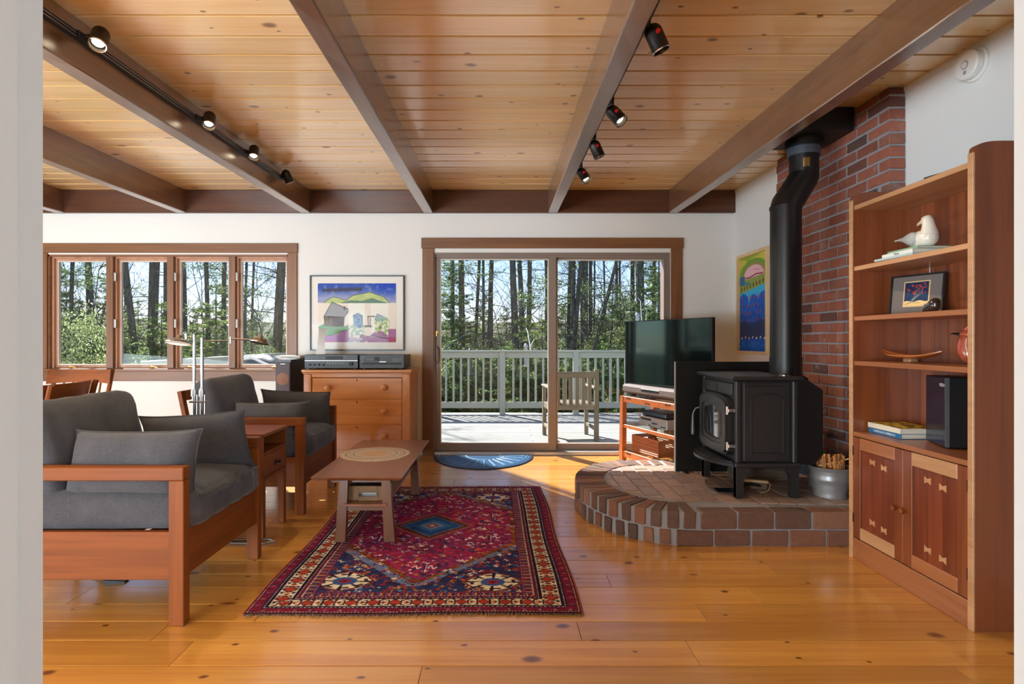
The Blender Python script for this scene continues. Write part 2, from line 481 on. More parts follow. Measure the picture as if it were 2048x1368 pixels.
# ceiling: dark backing and boards that follow its slight fall
def slope_box(x0, x1, y0, y1, zb0, zb1, zt0, zt1):
    return MB().hexa([(x0, y0, zb0), (x1, y0, zb0), (x1, y1, zb1), (x0, y1, zb1), (x0, y0, zt0), (x1, y0, zt0), (x1, y1, zt1), (x0, y1, zt1)])
ce = slope_box(XL, XR + .15, -4.2, WY + .1, CZ(-4.2) + .031, CZ(WY + .1) + .031, CZ(-4.2) + .06, CZ(WY + .1) + .06).build('ceiling', GROOVE, kind='structure')
beamx = [-4.49, -3.25, -1.985, -.735, .54, 1.77]
edges = [2.639 + .186 * k for k in range(-9, 18)]
edges = [e for e in edges if .9 < e < WY - .02] + [WY]
for i in range(len(edges) - 1):
    y0, y1 = edges[i], edges[i + 1]
    js = [XL] + sorted(rng.sample(beamx, 2)) + [XR]
    for a, b in zip(js, js[1:]):
        c = ((a + b) / 2, (y0 + y1) / 2)
        z = lambda y: CZ(y) - CZ(c[1])
        g = .0075; ch = .0012
        bm = MB().hexa([(a - c[0], y0 + g + ch - c[1], z(y0)), (b - c[0], y0 + g + ch - c[1], z(y0)), (b - c[0], y1 - g - ch - c[1], z(y1)), (a - c[0], y1 - g - ch - c[1], z(y1)),
                        (a - c[0], y0 + g - c[1], z(y0) + .03), (b - c[0], y0 + g - c[1], z(y0) + .03), (b - c[0], y1 - g - c[1], z(y1) + .03), (a - c[0], y1 - g - c[1], z(y1) + .03)])
        o = link('ceiling_board', bm.mesh('ceiling_board', 0), CEILW, ce)
        o.location = (c[0], c[1], CZ(c[1]))
slope_box(XL, XR, -4.2, edges[0], CZ(-4.2), CZ(edges[0]), CZ(-4.2) + .03, CZ(edges[0]) + .03).build('boards_behind', CEILW, ce, kind='stuff')

# beams
BH, BW = .231, .095
for i, bx in enumerate(beamx):
    y0, y1 = 1.02, WY - .04
    m = MB(); n = 26
    vs, fs = [], []
    for k in range(n + 1):
        y = y0 + (y1 - y0) * k / n
        def w(s, a=.003): return a * mnoise.noise(Vector((bx * 3 + s, y * 3.1, s * 7)))
        z0 = CZ(y) - BH
        dx = -.03 * (1 - (y - y0) / (y1 - y0)) if i == 2 else (.02 * (1 - (y - y0) / (y1 - y0)) if i == 5 else 0)
        L, Rr = bx - BW / 2 + dx, bx + BW / 2 + dx
        c = .006
        vs += [(L + w(1), y, CZ(y)), (L + w(2), y, z0 + c), (L + c + w(2), y, z0 + w(3)), (Rr - c + w(4, .005), y, z0 + w(5)), (Rr + w(4, .005), y, z0 + c), (Rr + w(6), y, CZ(y))]
    for k in range(n):
        for q in range(5):
            a = k * 6 + q
            fs.append((a, a + 1, a + 7, a + 6))
    fs.append((5, 4, 3, 2, 1, 0)); fs.append(tuple(n * 6 + q for q in range(6)))
    m.add(vs, fs)
    tagb = m.build('ceiling_beam', BEAMY, loc=(bx, 3.5, CZ(3.5)), smooth=0)
    lab = ['dark stained ceiling beam farthest to the left, a short stub beside the white jamb',
           'dark brown ceiling beam second from the left, above the four-pane window',
           'dark brown ceiling beam carrying the spotlight track above the armchairs',
           'brown ceiling beam with greyed underside ending above the framed landscape and door',
           'greyed ceiling beam ending above the middle of the glass door, with short spotlights behind',
           'brown ceiling beam running past the black stove pipe near the brick chimney'][i]
    tag(tagb, lab, 'beam', 'exposed ceiling beams')
wbm = MB()
wbm.box(XL, XR, WY - .045, WY, PZ(427, WY), CZ(WY) - .001, .004)
tag(wbm.build('wall_beam', BEAMX, loc=(-1.8, WY - .02, 2.478)), 'long dark brown beam along the top of the window wall', 'beam')

# walls
wb_ = MB()
dX0, dX1, dZ = PX(866, WY), PX(1340, WY), PZ(505, WY)
wX0, wX1, wZ0, wZ1 = PX(96, WY), PX(577, WY), PZ(740, WY), PZ(509, WY)
T = .16
ztop = CZ(WY) + .02
xs = [XL, wX0, wX1, dX0, dX1, XR + .15]
wb_.box(XL, wX0, WY, WY + T, -.06, ztop)
wb_.box(wX0, wX1, WY, WY + T, -.06, wZ0); wb_.box(wX0, wX1, WY, WY + T, wZ1, ztop)
wb_.box(wX1, dX0, WY, WY + T, -.06, ztop)
wb_.box(dX0, dX1, WY, WY + T, dZ, ztop); wb_.box(dX0, dX1, WY, WY + T, -.06, -.001)
wb_.box(dX1, XR + .15, WY, WY + T, -.06, ztop)
wb_.build('wall_back', WALL, kind='structure', smooth=0)
MB().box(XR, XR + .15, -4.2, WY + T, -.06, 2.78).build('wall_right', WALL, kind='structure', smooth=0)
MB().box(XL - .15, XL, -4.2, WY + T, -.06, 2.78).build('wall_left', WALL, kind='structure', smooth=0)
MB().box(XL - .15, XR + .15, -4.35, -4.2, -.06, 2.78).build('wall_front', WALL, kind='structure', smooth=0)
# crown line along the right wall
slope_box(XR - .012, XR, 1.0, WY - .05, CZ(1.0) - .03, CZ(WY) - .03, CZ(1.0), CZ(WY)).build('trim_ceiling_right', WALL, kind='structure', smooth=0)
# wall ends either side of the camera's opening
for nm, x0, x1 in (('wall_opening_left', -1.25, -.795), ('wall_opening_right', .894, XR)):
    w = MB().box(x0, x1, .70, 1.0, -.02, 2.66).build(nm, JAMB, kind='structure', smooth=0)
    if 'left' in nm: MB().box(-.795, -.782, .70, .935, 0, 2.6, .003).build('jamb_board', JAMB, w)
    else: MB().box(.881, .894, .70, .93, 0, 2.6, .003).build('jamb_board', JAMB, w)
MB().box(-1.25, XR, .70, 1.0, 2.45, CZ(1) + .01).build('trim_opening_head', JAMB, kind='structure', smooth=0)

# ---------------------------------------------------------------- sliding door
d = struct('door_1')
c0 = WY - .022
zb = 0.0
MB().box(PX(843, WY), PX(1366, WY), c0, WY, PZ(497, WY), PZ(476, WY), .003).build('head_casing', TRIMX, d)
MB().box(PX(845, WY), PX(866, WY) + .01, c0 + .003, WY, 0, PZ(497, WY), .003).build('side_casing', TRIMZ, d)
MB().box(PX(1342, WY) - .005, PX(1364, WY), c0 + .003, WY, 0, PZ(497, WY), .003).build('side_casing', TRIMZ, d)
J0, J1 = WY + .02, WY + T
j = MB(); j.box(dX0, dX0 + .02, WY, J1, 0, dZ); j.box(dX1 - .02, dX1, WY, J1, 0, dZ); j.box(dX0 + .02, dX1 - .02, WY, J1, dZ - .02, dZ)
j.build('jamb_frame', TAUPE, d)
MB().box(dX0 + .02, dX1 - .02, WY - .03, J1, 0, .035, .004).build('threshold', ALU, d)
def sash_panel(x0, x1, z0, z1, y0, y1, wl, wr, wt, wb2, mat, parent, name, bead=True, handle=False):
    m = MB()
    m.box(x0, x0 + wl, y0, y1, z0, z1, .003); m.box(x1 - wr, x1, y0, y1, z0, z1, .003)
    m.box(x0 + wl, x1 - wr, y0, y1, z1 - wt, z1, .003); m.box(x0 + wl, x1 - wr, y0, y1, z0, z0 + wb2, .003)
    f = m.build(name, mat, parent)
    gx0, gx1, gz0, gz1 = x0 + wl, x1 - wr, z0 + wb2, z1 - wt
    ym = (y0 + y1) / 2
    if bead:
        b = MB(); t_ = .009
        b.box(gx0, gx0 + t_, y0 + .006, y1 - .006, gz0, gz1); b.box(gx1 - t_, gx1, y0 + .006, y1 - .006, gz0, gz1)
        b.box(gx0 + t_, gx1 - t_, y0 + .006, y1 - .006, gz0, gz0 + t_); b.box(gx0 + t_, gx1 - t_, y0 + .006, y1 - .006, gz1 - t_, gz1)
        b.build('glazing_bead', IVORY, f)
    MB().box(gx0 + .002, gx1 - .002, ym - .003, ym + .003, gz0 + .002, gz1 - .002).build('pane', GLASS, f, label='clear glass pane')
    return f
Yd = WY + .06
p1 = sash_panel(PX(868, Yd), PX(1112, Yd), .037, PZ(508, Yd), Yd - .025, Yd + .015, PX(881, Yd) - PX(868, Yd), PX(1112, Yd) - PX(1097, Yd), .055, .075, TAUPE, d, 'sliding_panel')
h = MB(); hx = PX(875, Yd)
h.tube([(hx, Yd - .03, .95), (hx + .004, Yd - .06, .97), (hx + .006, Yd - .065, 1.03), (hx + .004, Yd - .06, 1.09), (hx, Yd - .03, 1.11)], .011, 8)
h.box(hx - .02, hx + .02, Yd - .032, Yd - .022, .93, 1.13, .003)
h.build('handle', TAUPE, p1)
hk = MB(); hk.cyl((hx - .005, Yd - .035, 1.26), (hx - .005, Yd - .02, 1.26), .014); hk.box(hx - .012, hx + .002, Yd - .045, Yd - .03, 1.215, 1.27, .003); hk.build('latch', BRASS, p1)
Yf = WY + .115
sash_panel(PX(1104, Yf), PX(1338, Yf) , .04, PZ(511, Yf), Yf - .02, Yf + .02, .05, PX(1338, Yf) - PX(1325, Yf), .045, .055, TAUPE, d, 'fixed_panel')
tr = MB(); tr.box(dX0 + .02, dX1 - .02, WY + .02, J1, dZ - .045, dZ - .02); tr.box(dX1 - .055, dX1 - .02, WY + .03, J1, .035, dZ - .045); tr.build('track_frame', TAUPE, d)

# ---------------------------------------------------------------- four-light casement window
w = struct('window_1')
MB().box(PX(80, WY), PX(596, WY), c0, WY, PZ(506, WY), PZ(487, WY), .003).build('head_casing', TRIMX, w)
MB().box(wX1 - .002, PX(595, WY), c0 + .003, WY, PZ(739, WY), PZ(506, WY), .003).build('side_casing', TRIMZ, w)
MB().box(PX(78, WY), wX0 + .002, c0 + .003, WY, PZ(739, WY), PZ(506, WY), .003).build('side_casing', TRIMZ, w)
MB().box(PX(78, WY), PX(598, WY), c0 - .035, WY + .03, PZ(742, WY), PZ(737.5, WY), .004).build('sill', TRIMX, w)
MB().box(PX(82, WY), PX(595, WY), c0 + .002, WY, PZ(762, WY), PZ(742, WY), .003).build('apron', TRIMX, w)
lin_ = MB(); lin_.box(wX0, wX1, WY, WY + T, wZ1 - .02, wZ1); lin_.box(wX0, wX1, WY + .03, WY + T, wZ0, wZ0 + .02)
lin_.box(wX0, wX0 + .015, WY, WY + T, wZ0, wZ1); lin_.box(wX1 - .015, wX1, WY, WY + T, wZ0, wZ1)
lin_.build('jamb_frame', TRIMX, w)
mull = [(212, 226), (334, 347), (457.5, 470.5)]
bays = [wX0 + .015] ; 
for a, b in mull:
    MB().box(PX(a, WY), PX(b, WY), WY - .002, WY + T, wZ0 + .02, wZ1 - .02, .003).build('mullion', TRIMZ, w)
    bays += [PX(a, WY), PX(b, WY)]
bays.append(wX1 - .015)
PINK = wood('sash_wood_z', C(190, 142, 112), C(150, 100, 72), 'z', .45, .1, var=.06)
for k in range(4):
    x0, x1 = bays[2 * k], bays[2 * k + 1]
    st = MB(); st.box(x0, x0 + .018, WY + .035, WY + .06, wZ0 + .02, wZ1 - .02); st.box(x1 - .012, x1, WY + .035, WY + .06, wZ0 + .02, wZ1 - .02)
    st.box(x0 + .018, x1 - .012, WY + .035, WY + .06, wZ1 - .035, wZ1 - .02)
    st.build('stop_bead', PINK, w)
    sh = sash_panel(x0 + .002, x1 - .002, wZ0 + .022, wZ1 - .022, WY + .062, WY + .105, .03, .026, .035, .026, PINK, w, 'casement_sash')
    if k > 0:
        for zz in (1.35, 1.83):
            hm = MB(); hm.box(x0 + .001, x0 + .012, WY + .008, WY + .034, zz - .045, zz + .045, .002); hm.cyl((x0 + .016, WY + .015, zz - .04), (x0 + .016, WY + .015, zz + .04), .006, n=8)
            hm.build('hinge', ALU, sh)
    cx = PX([140, 303, 378, 548][k], WY)
    cm = MB(); cm.lathe([(.0, 0), (.026, 0), (.022, .012), (.012, .02), (0, .022)], (cx, WY + .0, wZ0 + .0185), 12)
    cm.tube([(cx - .02, WY, wZ0 + .03), (cx + .01, WY - .01, wZ0 + .034), (cx + .05, WY - .02, wZ0 + .028), (cx + .075, WY - .022, wZ0 + .022)], .006, 7)
    cm.build('crank', BRASS, sh)
# ================================================================ brick chimney and hearth
BM = {}
def brick_mesh(dx, dy, dz, name='brick', ch=.004):
    key = (round(dx, 3), round(dy, 3), round(dz, 3), rng.randrange(3))
    if key not in BM:
        m = MB().box(-dx / 2, dx / 2, -dy / 2, dy / 2, -dz / 2, dz / 2, ch)
        r2 = random.Random(hash(key) & 0xffff)
        m.v = [(x + r2.uniform(-.0022, .0022), y + r2.uniform(-.0025, .0025), z + r2.uniform(-.0022, .0022)) for x, y, z in m.v]
        BM[key] = m.mesh(name, 0)
    return BM[key]
def brick(parent, c, dims, mat, rot=0.0, name='brick', jit=.002):
    me = brick_mesh(*dims)
    o = bpy.data.objects.new(name, me)
    if len(me.materials) == 0: me.materials.append(mat)
    COL.objects.link(o); o.parent = parent
    o.location = (c[0] + rng.uniform(-jit, jit), c[1] + rng.uniform(-jit, jit), c[2] + rng.uniform(-jit, jit) * .5)
    o.rotation_euler = (rng.uniform(-.006, .006), rng.uniform(-.006, .006), rot + rng.uniform(-.008, .008))
    return o
CHX0, CHY0, CHY1 = 2.30, 3.40, 4.785
chim = thing('brick_chimney', 'red brick chimney breast with grey mortar rising behind the black stove pipe', 'chimney', (2.35, 4.09, 0))
MB().box(CHX0 + .005, XR - .001, CHY0 + .005, CHY1 - .006, 0, CZ(CHY0) - .002).build('mortar', MORTAR, chim, world=True)
HZ = .197
z = HZ + .006; row = 0
PITCH, BL, BHH, J = .0736, .2, .0605, .0125
cc = Vector((2.35, 4.09, 0))
while z + BHH < CZ(CHY0) + .03:
    zc = z + BHH / 2
    top = CZ(CHY0) - .004
    bh = BHH
    if z + BHH > top: bh = top - z; zc = z + bh / 2
    if bh < .02: break
    first = BL if row % 2 == 0 else .094
    y = CHY0
    brick(chim, Vector(((CHX0 + XR) / 2 - .001, y + first / 2, zc)) - cc, (XR - CHX0 - .006, first, bh), BRICK)
    y += first + J
    while y < CHY1 - .03:
        L = min(BL, CHY1 - y)
        brick(chim, Vector((CHX0 + .03, y + L / 2, zc)) - cc, (.06, L, bh), BRICK)
        y += L + J
    z += PITCH; row += 1

# hearth platform
HX, HY, RX, RY = 1.113, 4.0, .583, .727
HR = 2.295
hearth = thing('brick_hearth', 'low rounded brick hearth platform under the black wood stove', 'hearth', (1.5, 4.0, 0))
hc = Vector((1.5, 4.0, 0))
def ell(inset, n=40):
    return [(HX + (RX - inset) * math.cos(math.pi * 1.5 - math.pi * k / n), HY + (RY - inset) * math.sin(math.pi * 1.5 - math.pi * k / n)) for k in range(n + 1)]
poly = ell(.010) + [(HR, HY + RY - .01), (HR, HY - RY + .01)]
MB().prism(list(reversed(poly)), 'z', 0, HZ - .007).build('mortar', MORTAR, hearth, world=True, smooth=30)
# curved soldier courses
pts = ell(0, 400)
acc = [0]
for a, b in zip(pts, pts[1:]): acc.append(acc[-1] + math.dist(a, b))
def along(s):
    i = 0
    while i < len(acc) - 2 and acc[i + 1] < s: i += 1
    t = (s - acc[i]) / max(1e-9, acc[i + 1] - acc[i])
    p = Vector((pts[i][0] + (pts[i + 1][0] - pts[i][0]) * t, pts[i][1] + (pts[i + 1][1] - pts[i][1]) * t))
    th = math.atan2((p.y - HY) / RY ** 2, (p.x - HX) / RX ** 2)
    return p, th
for course, (zc, hh, off, depth) in enumerate(((.045, .084, .045, .10), (.147, .098, .0, .205))):
    s = .03 + off
    pitch = .0945
    while s < acc[-1] - .02:
        p, th = along(s)
        nrm = Vector((math.cos(th), math.sin(th)))
        q = p - nrm * (depth / 2)
        brick(hearth, Vector((q.x, q.y, zc)) - hc, (depth, .063 + rng.uniform(-.004, .004), hh), BRICKH, th, jit=.0025)
        s += pitch
# soldiers along the straight back edge
x = HX + .05
while x < HR - .04:
    brick(hearth, Vector((x, HY + RY - .1025, .147)) - hc, (.063, .205, .098), BRICKH)
    brick(hearth, Vector((x + .045, HY + RY - .05, .045)) - hc, (.063, .10, .084), BRICKH)
    x += .0945
# straight front courses
for zc, hh, off in ((.045, .084, .045), (.147, .098, -.02)):
    x = HX + .02 + off
    if zc > .1: x = HX + .035
    else: x = HX - .1
    while x < HR - .05:
        L = min(.2, HR - x)
        brick(hearth, Vector((x + L / 2, HY - RY + .05, zc)) - hc, (L, .1, hh), BRICKH)
        x += L + .013
# paving of the top, clipped to the curve
def clip(poly, cl):
    out = poly
    n = len(cl)
    for i in range(n):
        a, b = cl[i], cl[(i + 1) % n]
        inp, out = out, []
        if not inp: return []
        side = lambda p: (b[0] - a[0]) * (p[1] - a[1]) - (b[1] - a[1]) * (p[0] - a[0])
        for k in range(len(inp)):
            p, q = inp[k], inp[(k + 1) % len(inp)]
            sp, sq = side(p), side(q)
            if sp >= 0: out.append(p)
            if (sp >= 0) != (sq >= 0):
                t = sp / (sp - sq); out.append((p[0] + (q[0] - p[0]) * t, p[1] + (q[1] - p[1]) * t))
    return out
cl = list(reversed(ell(.222, 28))); 
cl = [(HR, HY - RY + .103), (HR, HY + RY - .222)] + [(HX, HY + RY - .222)] + cl[1:-1] + [(HX, HY - RY + .222), (HX + .16, HY - RY + .103)]
x = .70; col_i = 0
while x < HR:
    y = 3.22 + (.106 if col_i % 2 else 0)
    while y < 4.75:
        pl = clip([(x, y), (x + .095, y), (x + .095, y + .196), (x, y + .196)], cl)
        if len(pl) >= 3:
            ar = abs(sum(pl[i][0] * pl[(i + 1) % len(pl)][1] - pl[(i + 1) % len(pl)][0] * pl[i][1] for i in range(len(pl)))) / 2
            if ar > .0012:
                mx, my = sum(p[0] for p in pl) / len(pl), sum(p[1] for p in pl) / len(pl)
                o = link('brick', MB().prism([(p[0] - mx, p[1] - my) for p in pl], 'z', -.04, 0).mesh('brick', 0), PAVER, hearth)
                o.location = Vector((mx, my, HZ + rng.uniform(-.0018, .0012))) - hc
                o.rotation_euler = (rng.uniform(-.006, .006), rng.uniform(-.006, .006), 0)
        y += .211
    x += .109; col_i += 1

# ================================================================ stove, pipe, shields
st = thing('wood_stove', 'black cast iron wood stove with an arched glass door on the brick hearth', 'stove', (1.66, 3.86, HZ))
SX0, SX1, SY0, SY1, SZ0, SZ1 = 1.461, 1.85, 3.56, 4.16, .412, .925
B = lambda: MB()
b = B(); b.box(SX0 + .012, SX1, SY0 + .015, SY1 - .015, SZ0, SZ1, .006); b.build('firebox', IRON, st, world=True)
# corner posts and side frame
cp = B()
for x in (SX0, SX1 - .035):
    for y0 in (SY0, SY1 - .04): MB().box(x, x + .035, y0, y0 + .04, SZ0 - .002, SZ1, .008).build('corner_trim', IRON, st, world=True)
for sgn, y in ((-1, SY0), (1, SY1)):
    sp = B()
    x0, x1 = SX0 + .05, SX1 - .05
    ya, yb = (y + .002, y + .02) if sgn < 0 else (y - .02, y - .002)
    sp.box(x0, x1, ya, yb, SZ0 + .012, SZ1 - .012, .004)
    s = sp.build('side_panel', IRON, st, world=True)
    yy = y + .001 if sgn < 0 else y - .001
    arch = [(x0 + .045, SZ0 + .06)] + [(x0 + .045 + (x1 - x0 - .09) * (.5 - .5 * math.cos(math.pi * k / 12)), SZ1 - .125 + .042 * math.sin(math.pi * k / 12)) for k in range(13)] + [(x1 - .045, SZ0 + .06)]
    B().tube([(a, yy, c) for a, c in arch], .0055, 6, closed=True).build('arch_moulding', IRON, s, world=True)
    B().tube([(x0 + .03, yy, SZ1 - .035), (x1 - .03, yy, SZ1 - .035)], .005, 6).build('groove_bar', IRON, s, world=True)
tp = B()
X0, X1, Y0, Y1 = SX0 - .03, SX1 + .02, SY0 - .03, SY1 + .03
def ring(dx, z): return [(X0 - dx, Y0 - dx, z), (X1 + dx, Y0 - dx, z), (X1 + dx, Y1 + dx, z), (X0 - dx, Y1 + dx, z)]
vs = ring(-.012, SZ1) + ring(.0, SZ1 + .006) + ring(.0, SZ1 + .018) + ring(-.012, SZ1 + .026)
fs = [(3, 2, 1, 0), (12, 13, 14, 15)]
for k in range(3):
    for i in range(4): fs.append((k * 4 + i, k * 4 + (i + 1) % 4, k * 4 + 4 + (i + 1) % 4, k * 4 + 4 + i))
tp.add(vs, fs); tp.build('top_plate', IRON, st, world=True, smooth=0)
lb = B(); lb.box(SX0 - .012, SX1 + .012, SY0 - .02, SY1 + .02, SZ0 - .026, SZ0 + .002, .008); lb.build('base_skirt', IRON, st, world=True)
for (lx, ly, sx, sy) in ((SX0, SY0, 1, 1), (SX1, SY0, -1, 1), (SX0, SY1, 1, -1), (SX1, SY1, -1, -1)):
    l = B()
    prof = [(0, SZ0 - .02), (0, HZ + .02), (.0, HZ + .001), (.05, HZ + .001), (.046, HZ + .03), (.046, HZ + .09)] + [(.046 + .06 * (1 - math.cos(a)), HZ + .09 + .1 * math.sin(a)) for a in (R(30), R(60), R(90))] + [(.106, SZ0 - .02)]
    l.prism([(lx + sx * p, q) for p, q in prof], 'y', ly - sy * .005, ly + sy * .04)
    l.prism([(ly + sy * p * .8, q) for p, q in prof], 'x', lx, lx + sx * .04)
    l.build('leg', IRON, st, world=True)
# ash lip in front (towards the room)
lp = B()
outl = [(SX0 + .01, SY0 + .02)] + [(SX0 - .015 - .125 * math.sin(math.pi * k / 14) ** .75, SY0 - .0 + (SY1 - SY0) * k / 14) for k in range(0, 15)] + [(SX0 + .01, SY1 - .02)]
lp.prism(outl, 'z', SZ0 - .022, SZ0 - .004)
inn = [(SX0 + .01 + (p[0] - SX0 - .01) * .86, (p[1] - 3.86) * .93 + 3.86) for p in outl]
lp.prism(inn, 'z', SZ0 - .006, SZ0 + .006)
lp.build('ash_lip', IRON, st, world=True, smooth=25)
# front: name band, arched door, glass, hinges, handle
fb = B(); fb.box(SX0 - .008, SX0 + .02, SY0 + .05, SY1 - .05, SZ1 - .1, SZ1 - .02, .006)
fband = fb.build('front_band', IRON, st, world=True)
B().box(SX0 - .014, SX0 - .006, 3.845, 3.87, SZ1 - .085, SZ1 - .04, .003).build('emblem', PIPEM, fband, world=True)
dz0, dz1, ya, yb = SZ0 + .045, SZ1 - .1, SY0 + .055, SY1 - .055
def archpoly(ins, rise=.045):
    a, b_, c_, e = ya + ins, yb - ins, dz0 + ins, dz1 - ins * 1.0
    return [(a, c_ + .02)] + [(a + (b_ - a) * (.5 - .5 * math.cos(math.pi * k / 14)), e - rise + rise * math.sin(math.pi * k / 14)) for k in range(15)] + [(b_, c_ + .02), (b_ - .03, c_ - .008), ((a + b_) / 2, c_ - .018), (a + .03, c_ - .008)]
def arch_frame(m, ins0, ins1, x0, x1):
    P0, P1 = archpoly(ins0), archpoly(ins1)
    n = len(P0)
    vs = [(x1, y, z) for y, z in P0] + [(x0, y, z) for y, z in P0] + [(x0, y, z) for y, z in P1] + [(x1, y, z) for y, z in P1]
    fs = []
    for k in range(n):
        l = (k + 1) % n
        for q in range(4):
            r_ = (q + 1) % 4
            fs.append((q * n + k, r_ * n + k, r_ * n + l, q * n + l))
    m.add(vs, fs)
dm = B(); arch_frame(dm, 0, .03, SX0 - .03, SX0 + .015); arch_frame(dm, .012, .06, SX0 - .042, SX0 - .01); arch_frame(dm, .05, .085, SX0 - .034, SX0 + .01)
door = dm.build('door', IRON, st, world=True, smooth=30)
SG = NT('stove_glass'); SG.bsdf(C(40, 46, 54), .06, 0, .6, .5, .02); 
B().prism(archpoly(.075), 'x', SX0 - .02, SX0 - .012).build('glass', SG.m, door, world=True)
for zz in (SZ0 + .1, SZ1 - .19):
    B().cyl((SX0 - .035, SY0 + .045, zz - .025), (SX0 - .035, SY0 + .045, zz + .025), .012, n=10).box(SX0 - .035, SX0 + .005, SY0 + .03, SY0 + .06, zz - .012, zz + .012, .003).build('hinge', CHROME, door, world=True)
hd = B(); hd.tube([(SX0 - .03, SY1 - .06, .70), (SX0 - .06, SY1 - .05, .69), (SX0 - .075, SY1 - .045, .665), (SX0 - .08, SY1 - .045, .64)], .006, 8)
dh = hd.build('handle_rod', plain('dull_steel', C(120, 118, 116), .4, .8), door, world=True)
B().lathe([(0, -.14), (.014, -.135), (.015, -.1), (.010, -.03), (.009, 0), (0, .002)], (SX0 - .08, SY1 - .045, .64), 12).build('handle_grip', plain('coil_grip', C(104, 100, 98), .35, .7), dh, world=True)
# rear heat shield
rs = B(); rp = [(SX1, SZ0 - .01), (SX1, .945), (1.90, .935), (2.005, .865), (2.005, SZ0 + .06), (1.95, SZ0 - .01)]
rs.prism(rp, 'y', SY0 + .01, SY1 - .03); rs.build('rear_shield', BLACKM, st, world=True, smooth=20)
fbx = B(); fbx.box(2.005, 2.045, SY0 + .08, SY1 - .1, .44, .71, .006); fbx.build('blower_box', BLACKM, st, world=True)
tm = B(); tm.lathe([(.0, 0), (.03, 0), (.03, .006), (.024, .01), (0, .01)], (1.79, 3.62, SZ1 + .026), 16); tm.build('thermometer', CHROME, st, world=True)

pp = thing('stove_pipe', 'black round stove pipe with an offset bend rising to the ceiling', 'flue pipe', (1.923, 3.87, .945))
pr = .0975
P = []
P.append([(1.923, 3.87, .93), (1.923, 3.87, 2.07)])
B().tube(P[0], pr, 32, caps=False).build('lower_pipe', PIPEM, pp, world=True)
B().cyl((1.923, 3.87, .90), (1.923, 3.87, 1.06), pr + .004, n=32).build('collar', PIPEM, pp, world=True)
B().cyl((1.923, 3.87, 2.055), (1.923, 3.87, 2.075), pr + .004, n=32).build('seam_ring', PIPEM, pp, world=True)
B().tube([(1.923, 3.87, 2.06), (1.928, 3.872, 2.085), (2.055, 3.90, 2.27), (2.062, 3.902, 2.30)], [pr, pr, pr * .97, pr * .97], 32).build('elbow', PIPEM, pp, world=True)
up_ = B(); up_.tube([(2.062, 3.902, 2.29), (2.062, 3.902, 2.53)], pr * .95, 32, caps=False); u = up_.build('upper_pipe', PIPEM, pp, world=True)
B().cyl((2.062, 3.902, 2.42), (2.062, 3.902, 2.49), pr * 1.06, n=32).build('collar', plain('band_blue_grey', C(84, 92, 104), .4, .4), pp, world=True)
B().cyl((2.062, 3.902, 2.475), (2.062, 3.902, 2.54), pr * 1.22, n=32).build('collar', PIPEM, pp, world=True)
lbl = B()
for k in range(5):
    a = R(-118 + k * 5); x, y = 2.062 + pr * .955 * math.cos(a), 3.902 + pr * .955 * math.sin(a)
    lbl.box(-.003, .003, -.0006, .0006, 0, .06, M=Matrix.Translation((x, y, 2.33)) @ Matrix.Rotation(a + math.pi / 2, 4, 'Z'))
lbl.build('printed_label', BRASS, u, world=True)
bx = B(); y0, y1 = 3.70, 4.10
bx.hexa([(1.86, y0, 2.53), (2.27, y0, 2.53), (2.27, y1, 2.53), (1.86, y1, 2.53), (1.84, y0 - .0, CZ(y0) - .002), (2.28, y0, CZ(y0) - .002), (2.28, y1, CZ(y1) - .002), (1.84, y1, CZ(y1) - .002)])
bx.build('ceiling_box', BLACKM, pp, world=True, smooth=0)

fs_ = thing('fire_screen', 'tall black sheet metal heat shield standing between the stove and television', 'heat shield', (1.6, 4.27, HZ))
B().box(1.303, 2.06, 4.262, 4.276, HZ + .004, 1.017, .003).build('panel', BLACKM, fs_, world=True)
B().box(1.296, 1.303, 4.258, 4.280, HZ + .004, 1.017).build('edge_strip', ALU, fs_, world=True)
B().hexa([(2.06, 4.262, HZ + .01), (2.22, 4.14, HZ + .01), (2.225, 4.15, HZ + .01), (2.062, 4.276, HZ + .01), (2.06, 4.262, 1.017), (2.22, 4.14, .90), (2.225, 4.15, .90), (2.062, 4.276, 1.017)]).build('side_wing', BLACKM, fs_, world=True)
for x in (1.37, 1.98):
    B().prism([(4.20, HZ + .002), (4.268, HZ + .002), (4.268, HZ + .075), (4.262, HZ + .075), (4.255, HZ + .02), (4.20, HZ + .008)], 'x', x - .012, x + .012).build('foot', BLACKM, fs_, world=True)

# things on the hearth
def bucket(label, c, rt, rb_, hh):
    t = thing('metal_bucket', label, 'bucket', c, group='galvanised buckets by the stove')
    prof = [(0, .004), (rb_, .004), (rb_ + .003, 0), (rb_ + .004, .006)]
    for zz in np.linspace(.02, hh - .01, 12):
        r_ = rb_ + (rt - rb_) * zz / hh
        prof.append((r_ + (.006 if abs(zz / hh - .66) < .05 or abs(zz / hh - .58) < .03 else 0), zz))
    prof += [(rt + .004, hh - .004), (rt + .005, hh), (rt + .001, hh + .003), (rt - .004, hh - .002), (rb_ + .0, .012), (0, .012)]
    MB().lathe(prof, n=36).build('body', GALV, t)
    hm = MB()
    hm.tube([(rt * math.cos(a), rt * math.sin(a) * .35 - rt * .05, hh - .025 - .03 * math.sin(a)) for a in np.linspace(0, math.pi, 14)], .0025, 6)
    hm.build('bail_handle', GALV, t)
    return t
bucket('galvanised metal bucket full of kindling sticks beside the tall cabinet', (2.078, 3.62, HZ), .117, .092, .185)
bucket('smaller galvanised bucket with a green-topped bottle, half hidden behind the kindling bucket', (2.165, 3.86, HZ), .10, .08, .2)
KIND = wood('kindling', C(206, 142, 84), C(160, 98, 50), 'z', .7, 0, var=.3)
kl = 'split kindling stick standing in the front galvanised bucket'
